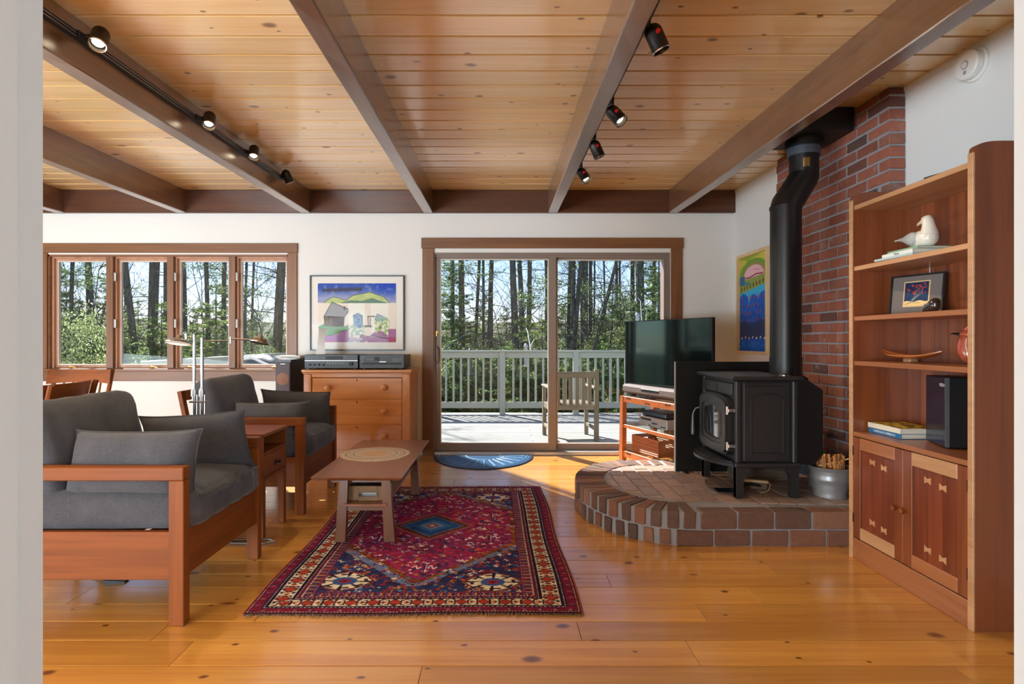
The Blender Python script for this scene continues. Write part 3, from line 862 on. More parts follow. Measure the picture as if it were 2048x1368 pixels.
for i in range(44):
    a = rng.uniform(0, 6.28); r_ = .08 * math.sqrt(rng.random())
    L = rng.uniform(.19, .26)
    o = MB().box(-.007, .007, -.006, .006, 0, L, .0015).build('kindling_stick', KIND, None)
    o.location = (2.078 + r_ * math.cos(a), 3.62 + r_ * math.sin(a), HZ + .014)
    o.rotation_euler = (rng.uniform(-.14, .14), rng.uniform(-.14, .14), rng.uniform(0, 3))
    tag(o, kl, 'kindling', 'kindling sticks in the bucket')
o = MB().box(-.004, .004, -.003, .003, 0, .2, .001).build('kindling_stick', wood('kindling_pale', C(232, 196, 140), C(200, 160, 104), 'z', .7, 0), None)
o.location = (1.99, 3.585, HZ + .195); o.rotation_euler = (R(2), R(76), 0)
tag(o, 'thin pale sliver lying across the top of the kindling', 'kindling')
bt = thing('bottle', 'dark bottle with a bright green cap standing in the rear bucket', 'bottle', (2.165, 3.86, HZ + .013))
MB().lathe([(0, 0), (.035, 0), (.036, .13), (.02, .165), (.016, .18), (0, .18)], n=16).build('body', plain('dark_green_plastic', C(24, 40, 30), .3), bt)
MB().lathe([(0, .175), (.02, .175), (.022, .19), (.021, .215), (.01, .222), (0, .222)], n=14).build('cap', plain('green_cap', C(40, 170, 70), .35), bt)
lg = thing('firewood_log', 'split firewood log lying on the bricks behind the stove legs', 'log', (1.80, 4.06, HZ))
BARK = wood('log_bark', C(112, 96, 80), C(64, 52, 44), 'x', .9, 0, bump=.5)
pl = [(-.06, .002), (.07, .002), (.075, .03), (.055, .07), (.0, .10), (-.05, .07), (-.07, .03)]
MB().prism(pl, 'x', -.17, .2).build('split_wood', BARK, lg, smooth=0)
MB().prism([(a * .93, .006 + c * .92) for a, c in pl], 'x', .2, .203).build('end_grain', KIND, lg, smooth=0)
ht = thing('fireplace_shovel', 'small black ash shovel lying under the stove', 'shovel', (1.53, 3.72, HZ), R(-8))
MB().prism([(-.13, .004), (.02, .004), (.02, .05), (.012, .05), (.01, .010), (-.13, .008)], 'y', -.045, .045).build('pan', NAVY, ht)
MB().tube([(.015, 0, .04), (.09, .01, .05), (.17, .02, .035)], [.009, .011, .012], 8).build('handle', BLACK, ht)
hb = thing('hearth_brush', 'tan hand brush with a cord loop resting on the black shovel', 'brush', (1.66, 3.73, HZ), R(-20))
TAN = plain('tan_wood', C(186, 152, 112), .6)
MB().box(-.075, .075, -.016, .016, .055, .074, .006).build('brush_head', TAN, hb)
MB().box(-.07, .065, -.014, .014, .015, .056, .002).build('bristles', plain('bristle', C(96, 78, 60), .9, bump=.6, bscale=300), hb)
MB().tube([(.07, 0, .064), (.085, -.01, .05), (.075, -.02, .02), (.05, -.04, .006), (.02, -.05, .004)], .0025, 5).build('cord', TAN, hb)
# ================================================================ soft shapes
def rbox(w, d, h, r, n=10, puff=0.0, wr=0.0, seed=0, front=0.0):
    """rounded, puffed cushion block centred on the origin"""
    idx, vs, fs = {}, [], []
    hx, hy, hz = w / 2, d / 2, h / 2
    def vert(u, v, w_):
        key = (round(u, 4), round(v, 4), round(w_, 4))
        if key in idx: return idx[key]
        p = Vector((u * hx, v * hy, w_ * hz))
        q = Vector((max(-hx + r, min(hx - r, p.x)), max(-hy + r, min(hy - r, p.y)), max(-hz + r, min(hz - r, p.z))))
        dlt = p - q
        if dlt.length > 1e-9: p = q + dlt.normalized() * r
        b = (1 - u * u) * (1 - v * v)
        p.z += puff * b * (1 if w_ > 0 else -.3) * abs(w_)
        if front: p.x += front * (1 - v * v) * (1 - w_ * w_) * max(0, u)
        if wr:
            nz = mnoise.noise(Vector((p.x * 7 + seed, p.y * 7, p.z * 9))) + .5 * mnoise.noise(Vector((p.x * 18, p.y * 16 + seed, p.z * 18)))
            p += p.normalized() * wr * nz
        idx[key] = len(vs); vs.append(tuple(p)); return idx[key]
    g = [math.sin(math.pi / 2 * (-1 + 2 * k / n)) for k in range(n + 1)]
    for ax in range(3):
        for sg in (-1, 1):
            for i in range(n):
                for k in range(n):
                    c = []
                    for (a, b) in ((g[i], g[k]), (g[i + 1], g[k]), (g[i + 1], g[k + 1]), (g[i], g[k + 1])):
                        t = [0, 0, 0]; t[ax] = sg; t[(ax + 1) % 3] = a; t[(ax + 2) % 3] = b
                        c.append(vert(*t))
                    fs.append(tuple(c) if sg > 0 else tuple(reversed(c)))
    m = MB(); m.add(vs, fs); return m
def pillow(w, h, t, n=18, seed=0, pinch=.035):
    """knife-edge pillow in the xz plane, thickness along y; returns mesh builder and its seam loop"""
    m = MB(); vs, fs = [], []
    def P(u, v, s):
        x = w / 2 * u * (1 - pinch * (1 - v * v) * abs(u) ** 3 + .03 * abs(v) ** 6)
        z = h / 2 * v * (1 - pinch * 1.3 * (1 - u * u) * abs(v) ** 3 + .05 * abs(u) ** 6)
        th = t / 2 * ((1 - abs(u) ** 5) ** .5) * ((1 - abs(v) ** 5) ** .5) * (1 - .12 * v)
        nz = mnoise.noise(Vector((x * 8 + seed, z * 8, s))) * .010 + mnoise.noise(Vector((x * 22 + seed, z * 18, s * 3))) * .004
        e = (1 - u * u) * (1 - v * v)
        return (x, s * (th + nz * e * 1.5 + .002), z)
    for s in (-1, 1):
        o = len(vs)
        for i in range(n + 1):
            for k in range(n + 1):
                vs.append(P(-1 + 2 * i / n, -1 + 2 * k / n, s))
        for i in range(n):
            for k in range(n):
                a = o + i * (n + 1) + k
                f = (a, a + n + 1, a + n + 2, a + 1)
                fs.append(f if s < 0 else tuple(reversed(f)))
    loop = []
    N = n + 1; o2 = N * N
    per = [(i, 0) for i in range(n)] + [(n, k) for k in range(n)] + [(n - i, n) for i in range(n)] + [(0, n - k) for k in range(n)]
    for a, b in zip(per, per[1:] + per[:1]):
        i0, i1 = a[0] * N + a[1], b[0] * N + b[1]
        fs.append((i0, o2 + i0, o2 + i1, i1))
    for i, k in per:
        p = vs[i * N + k]; loop.append((p[0] * 1.003, 0, p[2] * 1.003))
    m.add(vs, fs)
    return m, loop

# ================================================================ armchairs
def armchair(label, loc):
    """origin on the floor at the front right corner (near camera); the chair faces +x"""
    t = thing('armchair', label, 'armchair', loc, group='cherry armchairs with charcoal cushions')
    D, W, L = .86, .775, .062
    AH = .652
    # legs: front posts rise to the arms, back posts behind
    for y in (0, W - .05):
        MB().box(-L, 0, y, y + .05, .0, AH - .055, .003).build('leg', CHZ, t)
        MB().box(-D, -D + L, y, y + .05, .0, AH - .055, .003).build('leg', CHZ, t)
        MB().box(-D - .03, 0.0, y - .002, y + .052, AH - .056, AH, .004).build('arm', CHX, t)
        MB().box(-D + L, -L, y + .008, y + .034, .187, .385, .002).build('side_rail', CHX, t)
    MB().box(-.045, -.018, .05, W - .05, .187, .385, .002).build('front_rail', CHY, t)
    MB().box(-D + .018, -D + .045, .05, W - .05, .187, .385, .002).build('back_rail', CHY, t)
    for i in range(5):
        MB().box(-D + .05 + i * .155, -D + .15 + i * .155, .036, W - .036, .35, .368).build('seat_slat', CHY, t)
    # tilted back frame
    Mb = Matrix.Translation((-D + .10, 0, .37)) @ Matrix.Rotation(R(-12), 4, 'Y')
    fb = MB()
    for y in (.055, W - .105): fb.box(-.03, .0, y, y + .045, .0, .47, .003, M=Mb)
    fb.box(-.03, 0, .06, W - .06, .40, .47, .003, M=Mb); fb.box(-.03, 0, .06, W - .06, .08, .13, .003, M=Mb)
    fb.build('back_frame', CHY, t)
    # seat cushion
    sc = rbox(.80, .70, .16, .05, 14, .022, .010, 3.1, .03)
    nv = []
    for x, y, z in sc.v:
        if x > .2:      # soft gathers along the front edge
            k = (x - .2) / .2
            x += .010 * k * math.sin(y * 36 + 1.5 * math.sin(y * 9)) ; z += .010 * k * math.sin(y * 36 + .7 + 1.5 * math.sin(y * 9))
        nv.append((x - .81 / 2 + .02, y + W / 2, z + .385 + .068))
    sc.v = nv
    s = sc.build('seat_cushion', FAB, t, smooth=60)
    Wh = .30
    MB().tube([(.018 + .02 * (1 - (yy / .31) ** 2), W / 2 + yy, .51 + .004 * math.sin(yy * 36)) for yy in np.linspace(-Wh, Wh, 24)], .0045, 6).build('piping', PIPING, s)
    # back cushion
    bc = rbox(.53, .66, .17, .05, 12, .03, .012, 8.7)
    M2 = Matrix.Translation((-D + .185, W / 2, .648)) @ Matrix.Rotation(R(-102), 4, 'Y') @ Matrix.Rotation(R(180), 4, 'X')
    vv = []
    for x, y, z in bc.v:
        if x > .2: z *= .9
        if x > .08: x += -.012 * (abs(y) / .33) ** 4 - .004 * math.sin(y * 14)
        vv.append(tuple(M2 @ Vector((x, y, z))))
    bc.v = vv
    bb = bc.build('back_cushion', FAB, t, smooth=60)
    seam = [M2 @ Vector((.25 + .006 * math.cos(yy * 10), yy, -.055)) for yy in np.linspace(-.29, .29, 20)]
    MB().tube(seam, .004, 6).build('piping', PIPING, bb)
    return t
A1 = (-1.297, 2.356, 0)
ch1 = armchair('cherry armchair with charcoal cushions nearest the camera, cut by the white jamb', A1)
ch2 = dup(ch1, (-1.318, 3.866, 0), label='cherry armchair with charcoal cushions in front of the dresser')
def throw(label, loc, rot, w, h, t, seed):
    o = thing('throw_pillow', label, 'pillow', loc, group='charcoal throw pillows on the armchairs')
    o.rotation_euler = rot
    m, loop = pillow(w, h, t, 18, seed)
    c = m.build('cover', FAB, o, smooth=60)
    MB().tube(loop, .0045, 6, closed=True).build('piping', PIPING, c)
    return o
throw('charcoal pillow leaning inside the near arm of the nearest armchair', (-1.585, 2.495, .640), (R(-14), R(-1), R(-3)), .56, .275, .155, 1.0)
throw('charcoal pillow leaning on the far arm of the nearest armchair', (-1.585, 3.005, .648), (R(12), R(-4), R(-4)), .55, .29, .15, 5.0)
throw('charcoal pillow inside the near arm of the armchair by the dresser', (-1.60, 4.01, .618), (R(-15), R(-1), R(-4)), .53, .245, .15, 9.0)
throw('charcoal pillow with a peaked corner on the far arm of the armchair by the dresser', (-1.585, 4.485, .642), (R(14), R(2), R(-2)), .53, .285, .15, 14.0)

# ================================================================ side table between the armchairs
tx, ty0, ty1, tD = -1.386, 3.366, 3.735, .50
sdt = thing('side_table', 'cherry side table with a drawer and open cubby between the two armchairs', 'table', (tx - tD / 2, (ty0 + ty1) / 2, 0))
zT, zBt = .625, .342
MB().box(tx - tD - .008, tx + .008, ty0 - .008, ty1 + .008, zT - .02, zT, .003).build('top', CHX, sdt, world=True)
m = MB()
for y in (ty0, ty1 - .016): m.box(tx - tD, tx - .002, y, y + .016, zBt + .018, zT - .02)
m.box(tx - tD, tx - tD + .016, ty0 + .016, ty1 - .016, zBt + .018, zT - .02)
m.build('side_panel', CHX, sdt, world=True)
MB().box(tx - tD, tx, ty0, ty1, zBt, zBt + .018, .002).build('bottom_board', CHX, sdt, world=True)
MB().box(tx - tD + .016, tx - .002, ty0 + .016, ty1 - .016, .497, .511, .001).build('shelf', CHX, sdt, world=True)
dr = MB().box(tx - .02, tx - .001, ty0 + .02, ty1 - .02, zBt + .022, .494, .002).build('drawer', CHY, sdt, world=True)
kn = MB(); ky = (ty0 + ty1) / 2
kn.cyl((tx - .001, ky, .425), (tx + .012, ky, .425), .005, n=10); kn.tube([(tx + .012, ky, .425), (tx + .022, ky, .427), (tx + .034, ky, .43)], [.004, .006, .010], 10)
kn.box(tx - .001, tx + .003, ky - .012, ky + .012, .405, .44, .001)
kn.build('knob', BLACKM, dr, world=True)
for x in (tx - tD + .002, tx - .042):
    for y in (ty0 + .002, ty1 - .042): MB().box(x, x + .04, y, y + .04, 0, zBt, .003).build('leg', CHZ, sdt, world=True)

# ================================================================ floor lamp with two swing arms
lx, ly = PX(395, 3.34), 3.34
lamp = thing('floor_lamp', 'twin-pole brushed nickel reading lamp with two disc heads by the window', 'lamp', (lx, ly, 0))
pole_x = [PX(388.5, ly), PX(404, ly)]
tops = [PZ(669, ly), PZ(676, ly)]
bz = MB(); bz.tube([(pole_x[0], ly, .006), (pole_x[0] + .1, ly - .02, .006), (-1.36, 3.30, .006), (-1.31, 3.34, .006), (-1.36, 3.38, .006), (pole_x[1] + .1, ly + .02, .006), (pole_x[1], ly, .006)], .007, 8)
bz.box(pole_x[0] - .06, pole_x[1] + .06, ly - .05, ly + .05, .001, .012, .003)
bz.build('base', CHROME, lamp, world=True)
for i in (0, 1):
    x = pole_x[i]
    pm = MB(); pm.cyl((x, ly, .01), (x, ly, .855), .0125, n=14); 
    po = pm.build('pole', CHROME, lamp, world=True)
    up = MB(); up.cyl((x, ly, .85), (x, ly, .99), .0085, n=12); up.cyl((x, ly, .98), (x, ly, tops[i]), .0095, n=12); up.build('upper_tube', CHROME, po, world=True)
    cl_ = MB(); cl_.cyl((x, ly, .85), (x, ly, .885), .0185, n=12); cl_.cyl((x, ly, .885), (x, ly, .895), .014, n=12); cl_.build('clamp', CHROME, po, world=True)
    MB().cyl((x + .024, ly - .012, .01), (x + .024, ly - .012, .86), .0045, n=8).build('guide_rod', CHROME, po, world=True)
MB().box(pole_x[0] - .022, pole_x[1] + .022, ly - .018, ly + .016, .812, .822, .002).build('bridge', CHROME, lamp, world=True)
hx0 = PX(357, ly)
am = MB(); za = PZ(675, ly); am.tube([(pole_x[0], ly, za), (PX(372, ly), ly, za)], .004, 8); am.cyl((PX(372, ly), ly, za - .012), (PX(372, ly), ly, za + .022), .008, n=10)
am.tube([(PX(372, ly), ly, za + .012), (hx0 + .02, ly, za + .008)], .004, 8)
a0 = am.build('swing_arm', CHROME, lamp, world=True)
LAMPB = plain('lamp_diffuser', C(230, 200, 160), .4, emit=C(255, 214, 160), es=.35)
def lamp_head(x, z, tilt, r, parent):
    M = Matrix.Translation((x, ly, z)) @ Matrix.Rotation(tilt, 4, 'Y') @ Matrix.Rotation(R(-13), 4, 'X')
    h = MB(); h.lathe([(0, .042), (.014, .04), (.018, .022), (.045, .016), (r * .96, .003), (r, -.004), (r * .97, -.008), (r * .9, -.006)], n=32, M=M)
    ho = h.build('lamp_head', CHROME, parent, world=True)
    MB().lathe([(0, -.005), (r * .9, -.005)], n=32, M=M).build('diffuser', LAMPB, parent, world=True)
lamp_head(hx0, PZ(684, ly), R(2), .072, lamp)
am = MB(); za = PZ(681.5, ly); am.tube([(pole_x[1], ly, za), (PX(461, ly), ly, za)], .0035, 8); am.cyl((PX(461, ly), ly, za - .014), (PX(461, ly), ly, za + .022), .006, n=10)
am.tube([(PX(461, ly), ly, za + .012), (PX(500, ly), ly, za + .006), (PX(520, ly), ly, za)], .005, 8)
am.build('swing_arm', CHROME, lamp, world=True)
lamp_head(PX(519, ly), PZ(683.5, ly), R(9), .055, lamp)
fp = thing('foot_switch', 'small black foot pedal on the floor under the nearest armchair', 'switch', (-1.86, 2.79, 0), R(12))
MB().prism([(-.045, .0), (.045, .0), (.045, .008), (-.045, .022)], 'y', -.025, .025).build('pedal', BLACK, fp)
MB().tube([(-.045, 0, .006), (-.12, .06, .005), (-.16, .25, .005), (-.10, .5, .005)], .003, 6).build('cord', BLACK, fp)

# ================================================================ dining chairs at the far left
def dining_chair(label, loc, rotz):
    """origin on the floor at seat centre, faces -y locally (back at +y)"""
    t = thing('dining_chair', label, 'chair', loc, rotz, group='cherry dining chairs')
    W, D = .44, .42
    for s in (-1, 1):
        MB().tube([(s * .19, D / 2, 0), (s * .19, D / 2 - .01, .44), (s * .195, D / 2 + .03, .72), (s * .21, D / 2 + .085, .955)], [.017, .020, .017, .014], 8).build('leg', CHZ, t)
        MB().tube([(s * .19, -D / 2 + .02, 0), (s * .19, -D / 2 + .02, .435)], [.014, .02], 8).build('leg', CHZ, t)
        MB().box(s * .19 - .01, s * .19 + .01, -D / 2 + .03, D / 2 - .02, .36, .41, .003).build('side_rail', CHY, t)
    MB().box(-.18, .18, -D / 2 + .01, -D / 2 + .03, .36, .42, .003).build('front_rail', CHX, t)
    MB().box(-W / 2, W / 2, -D / 2, D / 2 - .03, .43, .46, .012).build('seat', CHX, t)
    def curved(z0, z1, y_of):
        m = MB(); n = 12; vs, fs = [], []
        for k in range(n + 1):
            x = -.225 + .45 * k / n
            b = .05 * (1 - (x / .225) ** 2)
            for (yy, zz) in ((-.011, z0), (.011, z0), (.011, z1), (-.011, z1)):
                vs.append((x, y_of(zz) + b + yy, zz + (.012 * (1 - (x / .225) ** 2) if zz == z0 else -.0 )))
        for k in range(n):
            for q in range(4):
                a = k * 4 + q; b2 = k * 4 + (q + 1) % 4
                fs.append((a, b2, b2 + 4, a + 4))
        fs += [(0, 1, 2, 3), tuple(n * 4 + q for q in (3, 2, 1, 0))]
        return m.add(vs, fs)
    yo = lambda z: D / 2 - .01 + .1 * max(0, (z - .44)) ** 1.0 * 1.8 - .04
    curved(.85, .955, yo).build('crest_rail', CHX, t)
    for k in range(5):
        x = -.12 + k * .06
        MB().tube([(x, D / 2 - .03, .45), (x * 1.05, yo(.66) + .035, .66), (x * 1.1, yo(.86) + .045, .87)], .008, 6).build('back_spindle', CHZ, t)
    return t
dc = dining_chair('cherry dining chair facing the camera near the window sill', (-3.13, 4.06, 0), R(4))
dup(dc, (-2.50, 2.94, 0), R(-80), label='cherry dining chair with its back against the nearest armchair')

# ================================================================ coffee table
ct = thing('coffee_table', 'long low walnut coffee table with a shelf, standing on the red rug', 'table', (-.81, 3.86, 0))
cx0, cx1, cy0, cy1, cz = -1.072, -.55, 3.244, 4.472, .40
m = MB(); e = .012
m.hexa([(cx0 + .02, cy0 + .02, cz - .022), (cx1 - .02, cy0 + .02, cz - .022), (cx1 - .02, cy1 - .02, cz - .022), (cx0 + .02, cy1 - .02, cz - .022),
        (cx0, cy0, cz - .004), (cx1, cy0, cz - .004), (cx1, cy1, cz - .004), (cx0, cy1, cz - .004)])
m.hexa([(cx0, cy0, cz - .004), (cx1, cy0, cz - .004), (cx1, cy1, cz - .004), (cx0, cy1, cz - .004), (cx0 + .003, cy0 + .003, cz), (cx1 - .003, cy0 + .003, cz), (cx1 - .003, cy1 - .003, cz), (cx0 + .003, cy1 - .003, cz)])
m.build('tabletop', WAL_Y, ct, world=True, smooth=0)
lxs = ((-.952, -.892), (-.668, -.606))
lys = (3.315, 4.05 + .30)
for k, y in enumerate((3.31, 4.335)):
    yy0, yy1 = y, y + .045
    for j, (a, b) in enumerate(lxs):
        lean = .022 if j == 0 else -.022
        MB().hexa([(a, yy0, 0.012), (b, yy0, 0.012), (b, yy1, 0.012), (a, yy1, 0.012), (a + lean + .006, yy0, .372), (b + lean - .006, yy0, .372), (b + lean - .006, yy1, .372), (a + lean + .006, yy1, .372)]).build('leg', WAL_Z, ct, world=True, smooth=0)
    MB().prism([(cx0 + .075, .378), (cx0 + .09, .345), (cx1 - .09, .345), (cx1 - .075, .378)], 'y', y + .045, y + .075).build('crossbar', WAL_X, ct, world=True)
    MB().box(-.9, -.655, y + .01, y + .04, .19, .22, .002).build('stretcher', WAL_X, ct, world=True)
MB().box(-.905, -.65, 3.30, 4.39, .22, .234, .002).build('shelf', WAL_Y, ct, world=True)
for x in (-.98, -.64):
    MB().box(x, x + .02, 3.36, 4.33, .345, .378, .002).build('apron', WAL_Y, ct, world=True)
WICK = plain('wicker', C(150, 116, 82), .75, bump=.8, bscale=220, var=.3)
tr_ = thing('wicker_tray', 'woven rattan tray with handle slots on the coffee table shelf', 'tray', (-.775, 3.72, .235))
m = MB()
m.box(-.118, .118, -.34, .34, 0, .012)
m.box(-.125, -.113, -.34, .34, 0, .085, .003); m.box(.113, .125, -.34, .34, 0, .085, .003)
for y in (-.352, .34):
    m.box(-.125, -.055, y, y + .012, 0, .085, .003); m.box(.055, .125, y, y + .012, 0, .085, .003)
    m.box(-.055, .055, y, y + .012, 0, .022); m.box(-.055, .055, y, y + .012, .05, .085)
m.build('woven_body', WICK, tr_)
for y in (-.3535, .3525):
    f = MB(); f.box(-.06, -.052, y - .003, y + .004, .018, .054); f.box(.052, .06, y - .003, y + .004, .018, .054); f.box(-.052, .052, y - .003, y + .004, .018, .024); f.box(-.052, .052, y - .003, y + .004, .048, .054)
    f.build('handle_frame', WAL_X, tr_)
PAPER = plain('paper_edges', C(196, 196, 200), .8, var=.1)
for k in range(3):
    o = thing('magazine', ['folded newspaper with fine grey columns lying on top in the wicker tray', 'magazine in the middle of the wicker tray stack', 'dark magazine at the bottom of the wicker tray'][k], 'magazine', (-.777 + .002 * k, 3.66, .2475 + .014 * (2 - k)), R(1.2 * k - 1.2), 'reading matter in the tray')
    MB().box(-.095, .095, -.26, .27, 0, .0125, .001).build('pages', PAPER, o)
    cm = MB(); cm.box(-.096, .096, -.261, .271, .0125, .0135)
    c = cm.build('cover', [plain('newsprint', C(88, 92, 104), .6), plain('mag_blue', C(60, 70, 96), .4), plain('mag_dark', C(40, 40, 46), .4)][k], o)
    if k == 0:
        ln = MB()
        for q in range(15): ln.box(-.085 + q * .012, -.082 + q * .012, -.25, .26, .0135, .0142)
        ln.build('printed_lines', PAPER, o)

# ================================================================ dresser and hi-fi
X0, X1, Y0, Y1 = -1.835, -.842, 5.375, 5.875
drs = thing('dresser', 'reddish pine chest of drawers with round knobs between window and door', 'dresser', ((X0 + X1) / 2, (Y0 + Y1) / 2, 0))
m = MB(); prof = [(-.0, .888), (-.02, .884), (-.028, .876), (-.024, .868), (-.01, .862), (.02, .862)]
m.box(X0 - .02, X1 + .02, Y0 - .02, Y1, .875, .902, .008); m.box(X0 - .01, X1 + .01, Y0 - .01, Y1, .862, .876, .005)
m.build('top', DRX, drs, world=True)
m = MB(); m.box(X0, X0 + .02, Y0 + .02, Y1, .06, .862); m.box(X1 - .02, X1, Y0 + .02, Y1, .06, .862); m.box(X0 + .02, X1 - .02, Y1 - .012, Y1, .06, .862); m.box(X0 + .02, X1 - .02, Y0 + .02, Y1 - .012, .06, .075)
m.build('carcass', DRZ, drs, world=True)
for x in (X0 - .002, X1 - .073):
    m = MB(); m.box(x, x + .075, Y0, Y0 + .04, .0, .862, .004); m.box(x + .05, x + .072, Y0 - .006, Y0 + .002, .06, .855, .003)
    m.build('corner_post', DRZ, drs, world=True)
    MB().box(x, x + .06, Y1 - .05, Y1, 0, .06).build('foot', DRZ, drs, world=True)
bx0, bx1 = X0 + .073, X1 - .073
MB().box(bx0, bx1, Y0 + .004, Y0 + .03, .83, .862).build('top_rail', DRX, drs, world=True)
zs = [(.628, .824), (.392, .620), (.158, .384)]
for k, (z0, z1) in enumerate(zs):
    dm = MB().box(bx0 + .004, bx1 - .004, Y0 + .004, Y0 + .026, z0, z1, .003).build('drawer', DRX, drs, world=True)
    MB().box(bx0, bx1, Y0 + .012, Y0 + .03, z0 - .008, z0).build('divider_rail', DRX, drs, world=True)
    for x in (PX(656, Y0), PX(768.5, Y0)):
        MB().lathe([(0, 0), (.013, 0), (.012, .012), (.022, .022), (.029, .032), (.027, .042), (.016, .048), (0, .049)], n=20, M=Matrix.Translation((x, Y0 + .004, (z0 + z1) / 2 + .01)) @ Matrix.Rotation(R(90), 4, 'X')).build('knob', DRX, dm, world=True)
    kx = (bx0 + bx1) / 2
    MB().box(kx - .004, kx + .004, Y0 + .001, Y0 + .005, z1 - .032, z1 - .012, .001).build('keyhole', BLACKM, dm, world=True)
MB().box(bx0, bx1, Y0 + .006, Y0 + .03, .06, .15).build('bottom_rail', DRX, drs, world=True)

def hifi(label, x0, x1, y0, z0, h, kind, depth):
    t = thing('receiver' if kind == 0 else 'disc_player', label, 'stereo component', ((x0 + x1) / 2, y0 + depth / 2, z0))
    for x in (x0 + .04, x1 - .04):
        for y in (y0 + .04, y0 + depth - .05): MB().cyl((x, y, z0), (x, y, z0 + .012), .016, n=12).build('foot', BLACK, t, world=True)
    MB().box(x0, x1, y0 + .01, y0 + depth, z0 + .010, z0 + h, .003).build('case', BLACK if kind == 0 else plain('player_case', C(60, 60, 62), .35, .2), t, world=True)
    fp = MB().box(x0 - .001, x1 + .001, y0, y0 + .012, z0 + .010, z0 + h, .003).build('front_panel', BLACK, t, world=True)
    GREYP = MATS.setdefault('greyp', plain('grey_print', C(150, 148, 146), .5))
    if kind == 0:
        MB().box(x0 + .004, x1 - .004, y0 - .002, y0 + .001, z0 + h * .58, z0 + h * .615).build('silver_strip', ALU, fp, world=True)
        MB().box(x0 + .20, x0 + .36, y0 - .002, y0 + .001, z0 + h * .68, z0 + h * .9).build('display', BLACKM, fp, world=True)
        for k in range(4): MB().cyl((x0 + .05 + k * .042, y0 + .001, z0 + h * .32), (x0 + .05 + k * .042, y0 - .014, z0 + h * .32), .009, n=14).build('knob', BLACKM, fp, world=True)
        MB().cyl((x1 - .065, y0 + .001, z0 + h * .38), (x1 - .065, y0 - .018, z0 + h * .38), .019, n=20).build('volume_knob', BLACKM, fp, world=True)
        for k in range(7): MB().box(x0 + .205 + k * .026, x0 + .219 + k * .026, y0 - .003, y0 + .001, z0 + h * .41, z0 + h * .46).build('button', GREYP, fp, world=True)
        for k in range(5): MB().box(x0 + .055 + k * .04, x0 + .06 + k * .04, y0 - .0015, y0, z0 + h * .48, z0 + h * .51).build('print_mark', GREYP, fp, world=True)
    else:
        MB().box(x0 + .03, x1 - .03, y0 - .003, y0 + .001, z0 + h * .34, z0 + h * .46, .001).build('disc_drawer', BLACKM, fp, world=True)
        MB().box(x0 + .19, x0 + .25, y0 - .004, y0 + .001, z0 + h * .50, z0 + h * .55).build('badge', ALU, fp, world=True)
        MB().box(x0 + .14, x0 + .19, y0 - .002, y0 + .001, z0 + h * .60, z0 + h * .85).build('display', BLACKM, fp, world=True)
        for k in range(6): MB().box(x0 + .07 + k * .011, x0 + .076 + k * .011, y0 - .002, y0 + .001, z0 + h * .66, z0 + h * .70).build('button', GREYP, fp, world=True)
        for k in range(6): MB().box(x1 - .10 + (k % 3) * .028, x1 - .085 + (k % 3) * .028, y0 - .002, y0 + .001, z0 + h * (.56 + .12 * (k // 3)), z0 + h * (.59 + .12 * (k // 3))).build('button', GREYP, fp, world=True)
        for k in range(3): MB().box(x0 + .014, x0 + .042, y0 - .002, y0 + .001, z0 + h * (.82 - .14 * k), z0 + h * (.85 - .14 * k)).build('print_mark', GREYP, fp, world=True)
    return t
hifi('black stereo receiver with a row of knobs on the dresser under the white vase', PX(609, 5.40), PX(716, 5.40), 5.40, .902, .14, 0, .36)
hifi('black disc changer with grey lid on the dresser next to the receiver', PX(717, 5.40) + .008, PX(808, 5.40), 5.40, .902, .138, 1, .40)
vz = thing('vase', 'white twisted square ceramic vase on the stereo receiver', 'vase', (PX(640, 5.5), 5.52, 1.0425))
m = MB(); n = 20; vs, fs = [], []
for k in range(n + 1):
    z = .245 * k / n; a = R(58 + 34 * k / n); s = .040 * (1.14 - .34 * math.sin(math.pi * k / n) ** .8)
    for q in range(4):
        b = a + math.pi / 2 * q
        vs.append((s * 1.414 * math.cos(b), s * 1.414 * math.sin(b), z))
for k in range(n):
    for q in range(4): fs.append((k * 4 + q, k * 4 + (q + 1) % 4, k * 4 + 4 + (q + 1) % 4, k * 4 + 4 + q))
fs.append((3, 2, 1, 0))
o = len(vs); vs += [(v[0] * .8, v[1] * .8, .245) for v in vs[n * 4:n * 4 + 4]]; vs += [(v[0] * .6, v[1] * .6, .20) for v in vs[n * 4:n * 4 + 4]]
for q in range(4): fs.append((n * 4 + q, n * 4 + (q + 1) % 4, o + (q + 1) % 4, o + q)); fs.append((o + q, o + (q + 1) % 4, o + 4 + (q + 1) % 4, o + 4 + q))
fs.append((o + 4, o + 5, o + 6, o + 7))
m.add(vs, fs); m.build('body', plain('white_ceramic', C(240, 240, 240), .25, coat=.3, var=.02), vz, smooth=20)
MB().box(-.028, .028, -.028, .028, .0, .004).build('foot', WHITE, vz)

